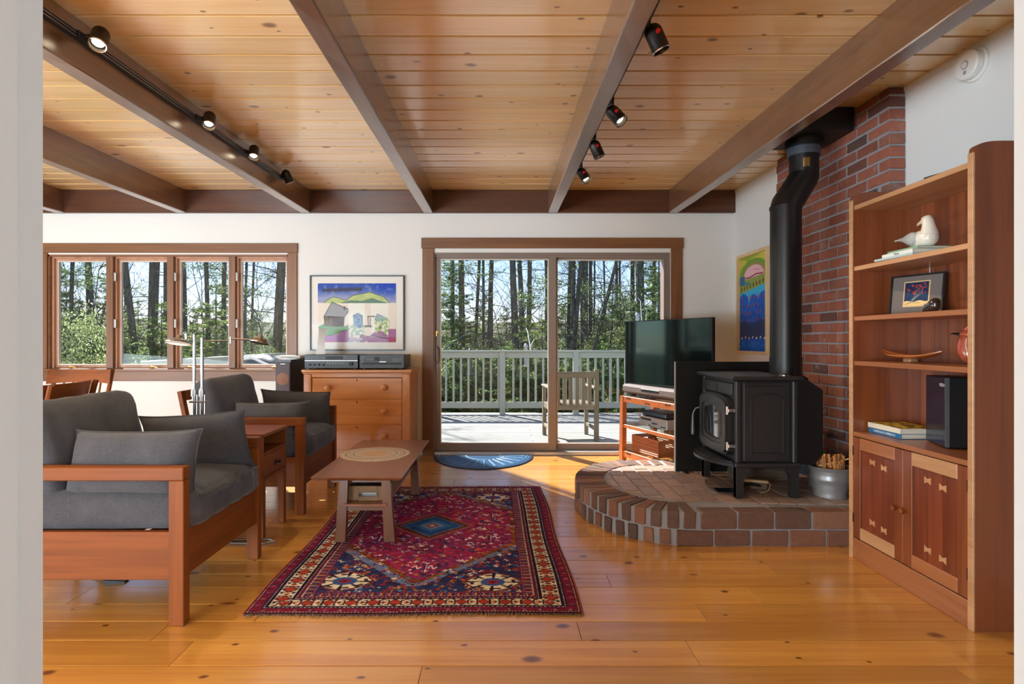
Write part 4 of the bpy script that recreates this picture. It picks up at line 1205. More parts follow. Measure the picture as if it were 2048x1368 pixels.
# floor speaker and pale box
spk = thing('tower_speaker', 'tall dark floor speaker standing between the window and the dresser', 'speaker', (PX(565, 5.3), 5.52, 0))
sx0, sx1 = PX(549.5, 5.3), PX(581, 5.3)
MB().box(sx0 - .01, sx1 + .01, 5.29, 5.76, 0, .03, .004).build('plinth', BLACK, spk, world=True)
MB().box(sx0, sx1, 5.32, 5.75, .03, 1.0, .004).build('cabinet', plain('speaker_vinyl', C(36, 42, 56), .4), spk, world=True)
gr = MB().box(sx0 + .006, sx1 - .006, 5.30, 5.322, .05, .975, .006).build('grille', plain('speaker_cloth', C(92, 86, 94), .8), spk, world=True)
for zc in (.82, .62):
    MB().lathe([(.058, 0), (.058, .002), (.05, .004), (.02, .0025), (.012, .005), (0, .006)], n=24, M=Matrix.Translation(((sx0 + sx1) / 2, 5.301, zc)) @ Matrix.Rotation(R(90), 4, 'X')).build('woofer', plain('cone_copper', C(134, 92, 74), .6), gr, world=True)
MB().box((sx0 + sx1) / 2 - .02, (sx0 + sx1) / 2 + .02, 5.299, 5.301, .955, .961).build('badge', GALV, gr, world=True)
pb = thing('pale_box', 'flat pale grey box lying on top of the tower speaker', 'box', (-2.07, 5.66, 1.001))
MB().box(-.09, .13, -.075, .08, 0, .028, .004).build('case', plain('pale_grey', C(206, 208, 204), .5), pb)
MB().box(-.06, .05, -.078, -.074, .008, .014).build('vent', plain('grey_vent', C(150, 152, 150), .6), pb)
# ================================================================ flat print: painted grids
def lin_np(a):
    a = np.clip(a, 0, 255) / 255.0
    return np.where(a <= .04045, a / 12.92, ((a + .055) / 1.055) ** 2.4)
def grid_mesh(name, P, col, quads=None):
    """P: (ny,nx,3) points, col: (ny,nx,3) sRGB 0-255"""
    ny, nx = P.shape[:2]
    me = bpy.data.meshes.new(name)
    me.vertices.add(nx * ny); me.vertices.foreach_set('co', P.reshape(-1).astype(np.float32))
    i = np.arange((ny - 1) * (nx - 1)); r_, c_ = i // (nx - 1), i % (nx - 1)
    a = r_ * nx + c_
    q = np.stack([a, a + 1, a + nx + 1, a + nx], 1).astype(np.int32)
    me.loops.add(q.size); me.loops.foreach_set('vertex_index', q.reshape(-1))
    me.polygons.add(len(q)); me.polygons.foreach_set('loop_start', np.arange(0, q.size, 4, dtype=np.int32))
    try: me.polygons.foreach_set('loop_total', np.full(len(q), 4, dtype=np.int32))
    except Exception: pass
    me.update(calc_edges=True); me.validate()
    at = me.color_attributes.new('Col', 'FLOAT_COLOR', 'POINT')
    c4 = np.ones((ny * nx, 4), np.float32); c4[:, :3] = lin_np(col.reshape(-1, 3))
    at.data.foreach_set('color', c4.reshape(-1))
    return me
class Canvas:
    """x to the right 0..w, y upwards 0..h, in any unit"""
    def __init__(s, w, h, nx, ny, base):
        s.w, s.h, s.nx, s.ny = w, h, nx, ny
        s.X, s.Y = np.meshgrid(np.linspace(0, w, nx), np.linspace(0, h, ny))
        s.c = np.zeros((ny, nx, 3)) + np.array(base, float)
        s.rs = np.random.RandomState(5)
    def noise(s, sx, sy, seed=0):
        rs = np.random.RandomState(seed)
        gx, gy = max(2, int(s.w / sx) + 2), max(2, int(s.h / sy) + 2)
        g = rs.rand(gy, gx)
        fx, fy = s.X / s.w * (gx - 1.001), s.Y / s.h * (gy - 1.001)
        ix, iy = fx.astype(int), fy.astype(int); tx, ty = fx - ix, fy - iy
        tx = tx * tx * (3 - 2 * tx); ty = ty * ty * (3 - 2 * ty)
        return (g[iy, ix] * (1 - tx) + g[iy, ix + 1] * tx) * (1 - ty) + (g[iy + 1, ix] * (1 - tx) + g[iy + 1, ix + 1] * tx) * ty
    def fill(s, mask, col, a=1.0):
        m = np.clip(mask.astype(float), 0, 1)[..., None] * a
        s.c = s.c * (1 - m) + np.array(col, float) * m
    def poly(s, pts, col, a=1.0, get=False):
        m = np.zeros(s.X.shape, bool); n = len(pts)
        for i in range(n):
            (x0, y0), (x1, y1) = pts[i], pts[(i + 1) % n]
            if y0 == y1: continue
            cnd = ((s.Y >= min(y0, y1)) & (s.Y < max(y0, y1)) & (s.X < x0 + (s.Y - y0) / (y1 - y0) * (x1 - x0)))
            m ^= cnd
        if get: return m
        s.fill(m, col, a)
    def ell(s, cx, cy, rx, ry, col, a=1.0, get=False, rot=0.0):
        dx, dy = s.X - cx, s.Y - cy
        if rot: dx, dy = dx * math.cos(rot) + dy * math.sin(rot), -dx * math.sin(rot) + dy * math.cos(rot)
        m = (dx / rx) ** 2 + (dy / ry) ** 2 < 1
        if get: return m
        s.fill(m, col, a)
    def line(s, pts, wd, col, a=1.0):
        for (x0, y0), (x1, y1) in zip(pts, pts[1:]):
            dx, dy = x1 - x0, y1 - y0; L = max(1e-9, dx * dx + dy * dy)
            t = np.clip(((s.X - x0) * dx + (s.Y - y0) * dy) / L, 0, 1)
            s.fill((s.X - x0 - t * dx) ** 2 + (s.Y - y0 - t * dy) ** 2 < wd * wd / 4, col, a)
    def rect(s, x0, x1, y0, y1, col, a=1.0): s.fill((s.X >= x0) & (s.X <= x1) & (s.Y >= y0) & (s.Y <= y1), col, a)
ART = vcol_mat('painted_print', .6, .3)

# landscape print over the dresser
Y = WY - .012
fx0, fx1, fz0, fz1 = PX(621, WY), PX(809, WY), PZ(701, WY), PZ(551, WY)
pic = thing('framed_print', 'framed watercolour of grey barn, houses and green hills above the dresser', 'picture', ((fx0 + fx1) / 2, WY - .015, (fz0 + fz1) / 2))
fm = MB(); fw = .012
fm.box(fx0, fx0 + fw, WY - .03, WY - .002, fz0, fz1, .002); fm.box(fx1 - fw, fx1, WY - .03, WY - .002, fz0, fz1, .002)
fm.box(fx0 + fw, fx1 - fw, WY - .03, WY - .002, fz0, fz0 + fw, .002); fm.box(fx0 + fw, fx1 - fw, WY - .03, WY - .002, fz1 - fw, fz1, .002)
fm.build('frame', plain('pewter_frame', C(70, 72, 76), .35, .5), pic, world=True)
MB().box(fx0 + fw, fx1 - fw, WY - .014, WY - .004, fz0 + fw, fz1 - fw).build('mat_board', plain('mat_board', C(236, 232, 226), .8, var=.01), pic, world=True)
px0, px1, pz0, pz1 = PX(636.5, WY), PX(792.5, WY), PZ(684.5, WY), PZ(567, WY)
cv = Canvas(100, 75, 230, 172, (232, 222, 210))
nz = cv.noise(18, 9, 3); nz2 = cv.noise(5, 4, 9); nz3 = cv.noise(2, 2, 4)
sk = np.clip((cv.Y - 50) / 25, 0, 1)
cv.fill(cv.Y > 50, (150, 158, 196)); cv.fill((cv.Y > 50) * np.clip(sk * 1.5 - .35 + .5 * (nz - .4), 0, 1), (38, 78, 176))
cv.fill((cv.Y > 50) * np.clip((cv.X - 60) / 30, 0, 1) * sk, (14, 58, 190), .8)
cv.fill((cv.Y > 50) * np.clip((nz2 - .55) * 2, 0, 1), (176, 170, 196), .6)
cv.fill(np.exp(-((cv.Y - 66 - .03 * cv.X) / 2.2) ** 2) * ((cv.X > 6) & (cv.X < 57)), (62, 56, 62), .85)
hill = [(8, 50), (14, 55), (20, 57.5), (28, 56), (36, 53), (44, 59), (52, 61), (60, 62), (66, 64), (74, 61), (84, 58), (90, 52), (92, 50)]
cv.poly(hill, (190, 204, 138)); cv.line(hill, .7, (70, 90, 80))
cv.fill(cv.poly(hill, 0, get=True) * np.clip(nz2 * 1.5 - .6, 0, 1), (152, 178, 120), .8)
cv.poly([(30, 50), (42, 53), (56, 52), (70, 55.5), (80, 52), (88, 50)], (104, 140, 124)); cv.line([(30, 50), (42, 53), (56, 52), (70, 55.5), (80, 52), (88, 50)], .6, (60, 80, 110))
cv.poly([(0, 0), (0, 8), (12, 8), (24, 10), (34, 15), (40, 17), (40, 0)], (176, 134, 186)); cv.fill((cv.Y < 16) & (cv.X < 40) & (nz > .55) & (cv.Y < 8), (196, 120, 160), .5)
cv.poly([(0, 19), (8, 24), (16, 20), (24, 21), (34, 20), (40, 23), (40, 16), (30, 14), (22, 10), (12, 9), (0, 9)], (128, 172, 138)); cv.line([(8, 9), (16, 8.5), (24, 11), (34, 15), (40, 16)], .8, (70, 110, 90))
barn = [(8, 33), (18, 51), (38, 43), (40, 40), (34, 32)]
cv.poly([(8, 33), (34, 32), (33, 20), (14, 20), (9, 21)], (126, 116, 108)); cv.poly([(18, 33), (34, 31), (33, 20), (20, 20)], (96, 86, 82)); cv.line([(14, 22), (14, 33)], .5, (50, 46, 46)); cv.line([(8, 33), (9, 21)], .7, (40, 40, 44)); cv.line([(34, 32), (33, 20)], .7, (40, 40, 44))
cv.poly(barn, (160, 164, 172)); cv.line(barn + barn[:1], .7, (48, 50, 58)); cv.rect(33, 35.5, 41, 46, (120, 112, 108)); 
cv.fill(((cv.X > 39) & (cv.X < 60) | (cv.X > 68) & (cv.X < 90)) & (cv.Y < 50), (240, 240, 232), .8)
cv.fill(((cv.X > 39) & (cv.X < 60)) & (cv.Y < 22) & (nz3 > .5), (150, 188, 170), .7); cv.fill(((cv.X > 39) & (cv.X < 58)) & (cv.Y < 10) & (nz2 > .4), (190, 160, 200), .6)
cv.poly([(45, 34), (51, 37), (57, 34), (57, 20), (51, 18), (46, 22)], (150, 176, 204)); cv.line([(45, 34), (51, 37), (57, 34), (57, 21)], .6, (70, 90, 120)); cv.fill(cv.poly([(45, 34), (57, 34), (57, 18), (46, 20)], 0, get=True) & (nz3 > .6), (90, 110, 140), .7)
cv.line([(65, 20), (64, 33), (73, 33)], 1.2, (120, 100, 92)); cv.line([(67, 20), (67, 31)], .5, (90, 80, 76)); cv.rect(60, 69, 19, 21.5, (120, 110, 104))
cv.poly([(73, 30), (76, 36), (88, 30), (84, 26), (74, 27)], (160, 190, 196)); cv.line([(73, 28), (76, 36), (88, 31), (92, 26), (90, 14)], .6, (80, 110, 110))
cv.poly([(74, 27), (84, 25), (88, 30), (92, 25), (90, 8), (74, 12)], (226, 230, 200), .8); cv.fill((cv.X > 73) & (cv.X < 92) & (cv.Y < 30) & (cv.Y > 4) & (nz3 > .55), (150, 180, 110), .8); cv.rect(79, 82, 17, 20, (110, 140, 100))
cv.fill((cv.X > 54) & (cv.Y < 11 + 4 * np.sin(cv.X * .18)) & (nz2 > .3), (150, 96, 150), .75); cv.line([(56, 9), (64, 7), (72, 9), (80, 6), (90, 5)], .9, (80, 60, 90)); cv.fill((cv.X > 90) & (cv.Y < 17), (164, 96, 146), .9); cv.fill((cv.X > 90) & (cv.Y < 6), (170, 70, 96), .8)
cv.c += (cv.rs.rand(*cv.X.shape)[..., None] - .5) * 10
def art_grid(name, cv, fn, parent, mat=ART):
    P = np.array([[fn(cv.X[j, i] / cv.w, cv.Y[j, i] / cv.h) for i in range(cv.nx)] for j in range(cv.ny)])
    return link(name, grid_mesh(name, P, cv.c), mat, parent)
pl_ = pic.location
art_grid('painting', cv, lambda u, v: (px0 + (px1 - px0) * u - pl_.x, WY - .016 - pl_.y, pz0 + (pz1 - pz0) * v - pl_.z), pic)
MB().box(fx0 + fw, fx1 - fw, WY - .022, WY - .020, fz0 + fw, fz1 - fw).build('glazing', PICGLASS, pic, world=True)

# tall sunset canvas on the right wall
ya, yb = PX(1, 1) and 2.36 / (472.7 / F), 2.36 / (534 / F)
za, zb_ = PZ(707, ya), PZ(513.5, ya)
cvt = thing('painted_canvas', 'tall narrow painting of a pink sun over blue waves in a pale wood frame', 'picture', (2.37, (ya + yb) / 2, (za + zb_) / 2))
PALE = wood('pale_frame', C(228, 200, 152), C(204, 170, 118), 'z', .5, .1, var=.05)
m = MB()
for (y0, y1, z0, z1) in ((yb, yb + .03, za, zb_), (ya - .03, ya, za, zb_), (yb + .03, ya - .03, za, za + .03), (yb + .03, ya - .03, zb_ - .03, zb_)): m.box(2.355, XR - .001, y0, y1, z0, z1, .002)
m.build('frame', PALE, cvt, world=True)
MB().box(2.385, XR - .002, yb + .03, ya - .03, za + .03, zb_ - .03).build('backing', WHITE, cvt, world=True)
# canvas: u along the wall from the far end (left in the photo) to the near end
cv = Canvas(60, 100, 130, 216, (40, 110, 190)); nz = cv.noise(12, 6, 1); nz2 = cv.noise(4, 3, 2)
cv.fill(cv.Y > 76, (150, 170, 60)); cv.fill((cv.Y > 84) * nz, (196, 196, 70)); cv.fill((cv.Y > 90) * (nz > .4), (214, 200, 90), .7)
cv.ell(32, 80, 30, 16, (110, 158, 56), .9); cv.ell(32, 79, 25, 13, (160, 140, 84), .9)
cv.ell(31, 79, 21, 10.5, (236, 188, 200)); cv.fill(cv.ell(31, 79, 21, 10.5, 0, get=True) & (cv.Y < 73 + .04 * cv.X), (240, 214, 216), .8); cv.line([(13, 77), (24, 77.5), (36, 79.5), (50, 79)], 1.4, (160, 30, 60)); cv.line([(32, 85), (42, 83.5)], .8, (210, 110, 130))
cv.fill((cv.Y < 75 + .06 * cv.X) & (cv.Y > 62), (140, 158, 74)); cv.fill((cv.X < 12) & (cv.Y > 70) & (cv.Y < 80), (40, 100, 170), .8); cv.rect(10, 22, 70, 73, (40, 120, 190), .7)
for k in range(9): cv.ell(4 + k * 6.6, 66 + k * .75, 1.3, 2.6, (110, 60, 40))
cv.fill(cv.Y < 64 + .13 * cv.X - 3, (60, 180, 226)); cv.fill((cv.Y < 60) * nz, (30, 140, 214), .8)
for cx, cy, r_ in ((9, 52, 11), (31, 50, 10), (52, 52, 13)): cv.ell(cx, cy - 3, r_, 12, (20, 90, 190)); 
cv.fill(cv.Y < 46, (22, 98, 200)); cv.fill((cv.Y < 48) * (nz2 > .55), (20, 80, 178), .7)
for rr in range(4):
    for k in range(9):
        if cv.rs.rand() < .78: cv.ell(5 + k * 6.4 + cv.rs.rand() * 2, 57 - rr * 8 + cv.rs.rand() * 2.5 - 2, 1.2, 2.0, (190, 60, 80), .8)
cv.poly([(0, 30), (12, 32), (24, 28), (34, 30), (46, 33), (60, 30), (60, 12), (0, 12)], (36, 66, 120)); cv.fill((cv.Y < 30) & (cv.Y > 12) & (nz > .5), (60, 64, 104), .7)
cv.fill(cv.Y < 13, (18, 92, 190)); cv.fill((cv.Y < 10) * (nz2 > .5), (40, 130, 210), .6)
for k in range(7): cv.ell(5 + k * 8, 13.5 + (k % 2) * .8, 1.5, 1.0, (238, 232, 226), rot=.6)
pl2 = cvt.location
art_grid('painting', cv, lambda u, v: (2.383 - pl2.x, (ya - .03) + (yb - ya + .06) * u - pl2.y, za + .03 + (zb_ - za - .06) * v - pl2.z), cvt)

# ================================================================ the rug
RW, RL = 1.46, 2.14
cv = Canvas(RW, RL, 400, 590, (34, 44, 84))
X, Yv = cv.X, cv.Y
rs = np.random.RandomState(17)
rown = np.repeat(rs.rand(590, 1), 400, 1)
strk = cv.noise(.05, .006, 7); strk2 = cv.noise(.02, .004, 8); big = cv.noise(.5, .18, 12)
side = np.minimum(X, RW - X); end = np.minimum(Yv, RL - Yv)
dd = np.minimum(side, end * 1.25)
NAVY_, MAR, REDC, IVO, ORA, DK, BLU, PUR = (36, 48, 92), (104, 22, 44), (156, 28, 60), (222, 206, 182), (182, 84, 40), (38, 20, 34), (58, 94, 150), (112, 40, 84)
cv.fill(strk > .5, (44, 66, 118), .6); cv.fill((strk2 > .62), (90, 30, 60), .45); cv.fill(big > .55, (40, 70, 120), .4)
# medallion
hexo = [(.72, .27), (1.25, .82), (1.25, 1.52), (.76, 1.98), (.66, 1.98), (.17, 1.52), (.17, .82), (.66, .27)]
hexm = [(.72, .31), (1.215, .845), (1.215, 1.495), (.75, 1.94), (.67, 1.94), (.21, 1.495), (.21, .845), (.68, .31)]
hexi = [(.72, .35), (1.185, .865), (1.185, 1.475), (.74, 1.90), (.68, 1.90), (.24, 1.475), (.24, .865), (.69, .35)]
mo = cv.poly(hexo, 0, get=True)
cv.fill(mo, BLU, .55); 
dash = (np.sin((X * 1.0 + Yv) * 330) > .1) | (np.sin((X - Yv) * 330) > .5)
cv.fill(mo & dash, (196, 190, 206), .55)
cv.poly(hexm, (96, 50, 34)); cv.fill(cv.poly(hexm, 0, get=True) & (np.sin((X + Yv) * 260) > .4), (176, 112, 60), .8)
mi = cv.poly(hexi, 0, get=True)
cv.fill(mi, (156, 28, 62)); cv.fill(mi & (strk > .52), (132, 52, 96), .6); cv.fill(mi & (strk2 > .66), (196, 66, 110), .5); cv.fill(mi & (rown > .8), (140, 44, 96), .35); cv.fill(mi * np.clip(.9 - big * 1.4, 0, 1), (120, 52, 110), .6)
# central lozenge
for s, c_, a in ((.27, (150, 104, 70), .9), (.235, (90, 50, 40), .9), (.205, (186, 186, 206), .6), (.19, (44, 84, 140), 1), (.12, (70, 120, 176), .8), (.075, (196, 186, 190), .7), (.045, (150, 70, 60), .9), (.02, (220, 200, 180), 1)):
    m_ = (np.abs(X - .69) / s + np.abs(Yv - 1.16) / (s * .98)) < 1
    if s in (.205, .075, .27): m_ = m_ & (np.sin((X + Yv) * 300) > -.2)
    cv.fill(m_, c_, a)
# scattered small motifs
def stamp(x, y, kind, col, s):
    if kind == 0: cv.line([(x - s, y), (x + s, y)], s * .5, col); cv.line([(x, y - s), (x, y + s)], s * .5, col)
    elif kind == 1: cv.ell(x, y, s, s * .8, col); cv.ell(x, y, s * .45, s * .4, (60, 24, 40))
    elif kind == 2: cv.line([(x - s, y - s), (x, y), (x + s, y - s)], s * .45, col); cv.line([(x, y), (x, y + s)], s * .4, col)
    elif kind == 3: cv.line([(x - s, y), (x - s * .3, y + s), (x + s * .3, y - s), (x + s, y)], s * .4, col)
    else: cv.fill((np.abs(X - x) / s + np.abs(Yv - y) / s) < 1, col)
class Sub:      # paint stamps on small windows for speed
    pass
full = cv
def quick(x, y, kind, col, s):
    global cv, X, Yv
    i0, i1 = max(0, int((x - 2 * s) / RW * 399)), min(400, int((x + 2 * s) / RW * 399) + 2)
    j0, j1 = max(0, int((y - 2 * s) / RL * 589)), min(590, int((y + 2 * s) / RL * 589) + 2)
    sub = Canvas.__new__(Canvas); sub.X, sub.Y = full.X[j0:j1, i0:i1], full.Y[j0:j1, i0:i1]; sub.c = full.c[j0:j1, i0:i1]
    cv, X, Yv = sub, sub.X, sub.Y
    stamp(x, y, kind, col, s)
    full.c[j0:j1, i0:i1] = sub.c
    cv, X, Yv = full, full.X, full.Y
pal_f = [(150, 60, 44), (190, 120, 60), (214, 200, 190), (130, 30, 60), (90, 120, 170), (176, 90, 50), (60, 30, 50)]
pal_m = [(40, 44, 84), (60, 60, 100), (214, 170, 186), (110, 30, 60), (70, 60, 120), (190, 110, 60), (230, 210, 206), (36, 40, 70)]
for k in range(2100):
    x, y = rs.uniform(.26, RW - .26), rs.uniform(.19, RL - .17)
    inside = mi[int(y / RL * 589), int(x / RW * 399)]
    lz = abs(x - .69) / .27 + abs(y - 1.16) / .27
    if lz < 1.05: continue
    pal = pal_m if inside else pal_f
    quick(x, y, rs.randint(5), pal[rs.randint(len(pal))], rs.uniform(.006, .016) * (1.0 if inside else 1.1))
# larger signs along the axis of the medallion
for x, y in ((.72, .50), (.72, 1.78), (1.05, .95), (.40, .95), (1.06, 1.38), (.38, 1.36)):
    for q in (-.04, .04): quick(x + q, y, 3, (226, 200, 206), .022)
    cv.line([(x, y - .06), (x, y + .03)], .008, (60, 40, 70)); cv.line([(x + .008, y - .06), (x + .008, y + .03)], .005, (226, 206, 206))
for k in range(5): cv.line([(.70 - .03 + .015 * k, .72), (.70 + .02 * (k - 2), .75)], .006, (60, 40, 70))
# four corner rosettes
for x, y in ((.355, .335), (1.07, .315), (.355, RL - .33), (1.07, RL - .33)):
    rx, ry = .135, .105
    o8 = [(x + rx * math.cos(a) * (1.0 if k % 2 == 0 else .86), y + ry * math.sin(a) * (1.0 if k % 2 == 0 else .9)) for k, a in enumerate(np.linspace(0, 2 * math.pi, 8, endpoint=False))]
    cv.poly([(x + (p - x) * 1.12, y + (q - y) * 1.12) for p, q in o8], (170, 70, 50)); cv.poly([(x + (p - x) * 1.06, y + (q - y) * 1.06) for p, q in o8], (40, 24, 40)); cv.poly(o8, (226, 214, 190))
    th = np.arctan2((Yv - y) / ry, (X - x) / rx); rr = np.hypot((X - x) / rx, (Yv - y) / ry)
    cv.fill((rr < .98) & (rr > .45) & (np.abs(np.sin(th * 4 + .2)) < .34), (50, 30, 50)); cv.fill((rr < .82) & (rr > .68) & (np.sin(th * 8) > .2), (70, 40, 60))
    cv.ell(x, y, rx * .44, ry * .44, (60, 90, 150)); cv.ell(x, y, rx * .22, ry * .22, (150, 40, 60)); quick(x, y, 0, (40, 30, 60), .012)
# borders
def band(lo, hi, col, cond=None, a=1.0):
    m_ = (dd >= lo) & (dd < hi)
    if cond is not None: m_ &= cond
    cv.fill(m_, col, a)
along_ = np.where(side < end * 1.25, Yv, X)
band(0, .255, (96, 26, 52)); band(.195, .255, (108, 30, 58)); band(.195, .255, (60, 40, 80), (strk > .55), .6)
band(.2, .205, (226, 210, 196), np.sin(along_ * 400) > 0); band(.242, .247, (210, 130, 150), np.sin(along_ * 400) > .2); band(.206, .24, (190, 120, 70), np.sin(along_ * 160) > .75); band(.206, .24, (70, 90, 140), np.sin(along_ * 160 + 2) > .8)
band(.172, .196, DK); band(.180, .186, (200, 180, 186), np.sin(along_ * 300) > -.3); band(.188, .193, REDC)
band(.085, .172, IVO); band(.083, .088, DK); band(.168, .173, DK)
ph = along_ / .098
fr = ph - np.floor(ph); cc_ = np.abs(fr - .5); mid = np.abs(dd - .128)
alt = (np.floor(ph) % 2) == 0
band(.09, .166, DK, (cc_ < .33) & (cc_ > .25) & (mid < .03)); band(.09, .166, (170, 62, 44), (cc_ * .098 + mid * .8 < .030)); band(.09, .166, (60, 30, 50), (cc_ * .098 + mid * .8 < .034) & (cc_ * .098 + mid * .8 > .028))
band(.09, .166, (196, 120, 56), ((.5 - cc_) * .098 + mid < .017) & alt); band(.09, .166, (104, 34, 60), ((.5 - cc_) * .098 + mid < .017) & ~alt)
band(.09, .166, (70, 44, 56), (np.abs(mid - .026) < .0045) & (np.sin(along_ * 190) > .1)); band(.09, .166, (104, 50, 70), (np.abs(mid - .033) < .003) & (np.sin(along_ * 120 + 1) > .5))
band(.064, .084, (40, 28, 56)); band(.072, .076, (214, 200, 200), np.sin(along_ * 330) > 0)
band(.018, .064, (112, 26, 48)); band(.018, .064, (60, 50, 100), (np.sin(along_ * 95) > .3) & (np.abs(dd - .04) < .013)); band(.018, .064, (196, 96, 60), (np.sin(along_ * 95) > .85) & (np.abs(dd - .04) < .009)); band(.018, .064, (140, 40, 70), strk > .6, .6)
band(.016, .021, (222, 208, 198), np.sin(along_ * 420) > .1)
band(0, .016, (60, 26, 34)); cv.fill(side < .009, (178, 84, 48)); 
cv.c *= (.86 + .28 * strk2)[..., None]; cv.c += (rs.rand(590, 400, 1) - .5) * 16
rug = thing('area_rug', 'red and navy patterned wool rug with hexagon medallion on the pine floor', 'rug', (-.384, 3.52, .002))
rot = .012
Z = .008 + .004 * (big - .5) + .0016 * (strk2 - .5)
wob = .008 * np.sin(cv.Y * 5) * np.clip((np.abs(cv.X - RW / 2) - .5) / .23, 0, 1) * np.sign(cv.X - RW / 2)
wob2 = .006 * np.sin(cv.X * 7 + 1) * np.clip((np.abs(cv.Y - RL / 2) - .9) / .17, 0, 1)
P = np.stack([cv.X - RW / 2 + wob, cv.Y - RL / 2 + wob2, Z], -1)
edge = (cv.X <= 0) | (cv.X >= RW) | (cv.Y <= 0) | (cv.Y >= RL)
P[edge, 2] = 0
RUGM = vcol_mat('rug_wool', .95, .1, bump=.4, bscale=260)
link('pile', grid_mesh('pile', P, cv.c), RUGM, rug)
rug.rotation_euler = (0, 0, rot)
fr_ = MB()
for sgn in (-1, 1):
    for k in range(420):
        x = -RW / 2 + RW * (k + rs.rand()) / 420
        y0 = sgn * RL / 2 + .006 * math.sin((x + RW / 2) * 7 + 1) - sgn * .004
        L = rs.uniform(.018, .042); dx = rs.uniform(-.012, .012)
        z0 = .005
        a, b = (x - .0012, y0, z0), (x + .0012, y0, z0)
        c_, d_ = (x + dx + .0010, y0 + sgn * L * .6, z0 + rs.uniform(0, .006)), (x + dx * 1.5, y0 + sgn * L, .001)
        fr_.add([a, b, c_, (c_[0] - .002, c_[1], c_[2]), d_], [(0, 1, 2, 3), (3, 2, 4)])
fr_.build('fringe', plain('fringe_wool', C(150, 128, 104), .9, var=.4), rug, smooth=0, kind='stuff')

# half-round door mat with a raised sunburst
mat_ = thing('door_mat', 'half-round blue rubber door mat with raised sunburst at the glass door', 'mat', (-.165, 5.86, .001))
nr, nt = 90, 180
Rr, Th = np.meshgrid(np.linspace(0, 1, nr), np.linspace(0, math.pi, nt))
mx, my = .505 * Rr * np.cos(Th), -.64 * Rr * np.sin(Th)
h_ = np.full(Rr.shape, .006)
h_[(Rr < .36) & (Rr > .33)] = .011
ray = (np.sin(Th * 26) > .72) & (Rr > .38) & (Rr < .84); h_[ray] = .011
h_[(Rr > .86) & (Rr < .88)] = .012; h_[(Rr > .92)] = .010; h_[Rr > .995] = 0
tread = (np.sin(mx * 190) * np.sin(my * 190) > .45) & (Rr < .86) & ~ray & (Rr > .36); h_[tread] += .0025
colm = np.zeros(Rr.shape + (3,)) + np.array((30, 72, 112)); colm[h_ > .0095] = (66, 110, 146); colm[(Rr > .92)] = (24, 52, 84)
P = np.stack([mx, my, h_], -1)
link('rubber_face', grid_mesh('rubber_face', P, colm), vcol_mat('rubber', .34, .5), mat_)

# round place mat on the coffee table
pm_ = thing('place_mat', 'round cork-coloured place mat with grey rings on the coffee table', 'place mat', (-.845, 3.905, .400))
Rr, Th = np.meshgrid(np.linspace(0, 1, 90), np.linspace(0, 2 * math.pi, 120))
h_ = np.full(Rr.shape, .0065); h_[Rr > .99] = 0
rs2 = np.random.RandomState(3)
colm = np.zeros(Rr.shape + (3,)) + np.array((208, 190, 172.))
for (a, b, c_) in ((.82, .87, (160, 148, 144)), (.72, .75, (176, 160, 152)), (.60, .65, (158, 148, 148)), (.0, .4, (204, 172, 142)), (.44, .47, (186, 166, 152))): colm[(Rr >= a) & (Rr < b)] = c_
colm += (rs2.rand(*Rr.shape)[..., None] - .5) * 26
link('cork_disc', grid_mesh('cork_disc', np.stack([.232 * Rr * np.cos(Th), .232 * Rr * np.sin(Th), h_], -1), colm), vcol_mat('cork', .7, .3), pm_)
# ================================================================ bookcase cabinet on the right
bk = thing('bookcase', 'tall cherry bookcase with open shelves above two bow-tie inlaid doors', 'bookcase', (2.09, 2.72, 0))
KX0, KX1, KY0, KY1 = 1.905, 2.285, 2.31, 3.13
tp_ = .026
def sidep(y0, y1, zt):
    m = MB(); r_ = .10
    pr = [(KX0, 0), (KX1, 0), (KX1, zt)] + [(KX0 + r_ * (1 - math.sin(a)) , zt - .035 * (1 - math.cos(a)) ) for a in np.linspace(0, math.pi / 2, 8)]
    m.prism(pr, 'y', y0, y1); return m
sidep(KY0, KY0 + tp_, 1.975).build('side_panel', CAB_Z, bk, world=True)
sidep(KY1 - tp_, KY1, 1.975).build('side_panel', CAB_Z, bk, world=True)
for y0, y1 in ((KY0 - .001, KY0 + tp_ + .001), (KY1 - tp_ - .001, KY1 + .001)):
    MB().box(KX0 - .006, KX0 + .004, y0, y1, 0, 1.93, .002).build('edge_band', CAB_P, bk, world=True)
yi0, yi1 = KY0 + tp_, KY1 - tp_
nb_ = 8; w_ = (yi1 - yi0) / nb_
for k in range(nb_):
    MB().box(2.2, 2.214, yi0 + k * w_ + .001, yi0 + (k + 1) * w_ - .001, .10, 1.915).build('back_board', CAB_Z, bk, world=True)
MB().box(2.214, 2.22, yi0, yi1, .1, 1.915).build('back_lining', GROOVE, bk, world=True)
for zt, mt in ((1.90, CAB_P), (1.571, CAB_P), (1.302, CAB_Y), (1.0626, CAB_Y)):
    MB().box(KX0 + .006, 2.2, yi0, yi1, zt - .024, zt, .002).build('shelf', mt, bk, world=True)
MB().box(KX0 - .004, 2.2, yi0, yi1, .660, .683, .002).build('counter', CAB_Y, bk, world=True)
MB().box(KX0 + .002, KX0 + .022, yi0, yi1, 0, .112, .003).build('plinth', CAB_Y, bk, world=True)
MB().box(KX0 + .03, 2.2, yi0, yi1, .1, .112).build('bottom_board', CAB_Y, bk, world=True)
ym = (yi0 + yi1) / 2
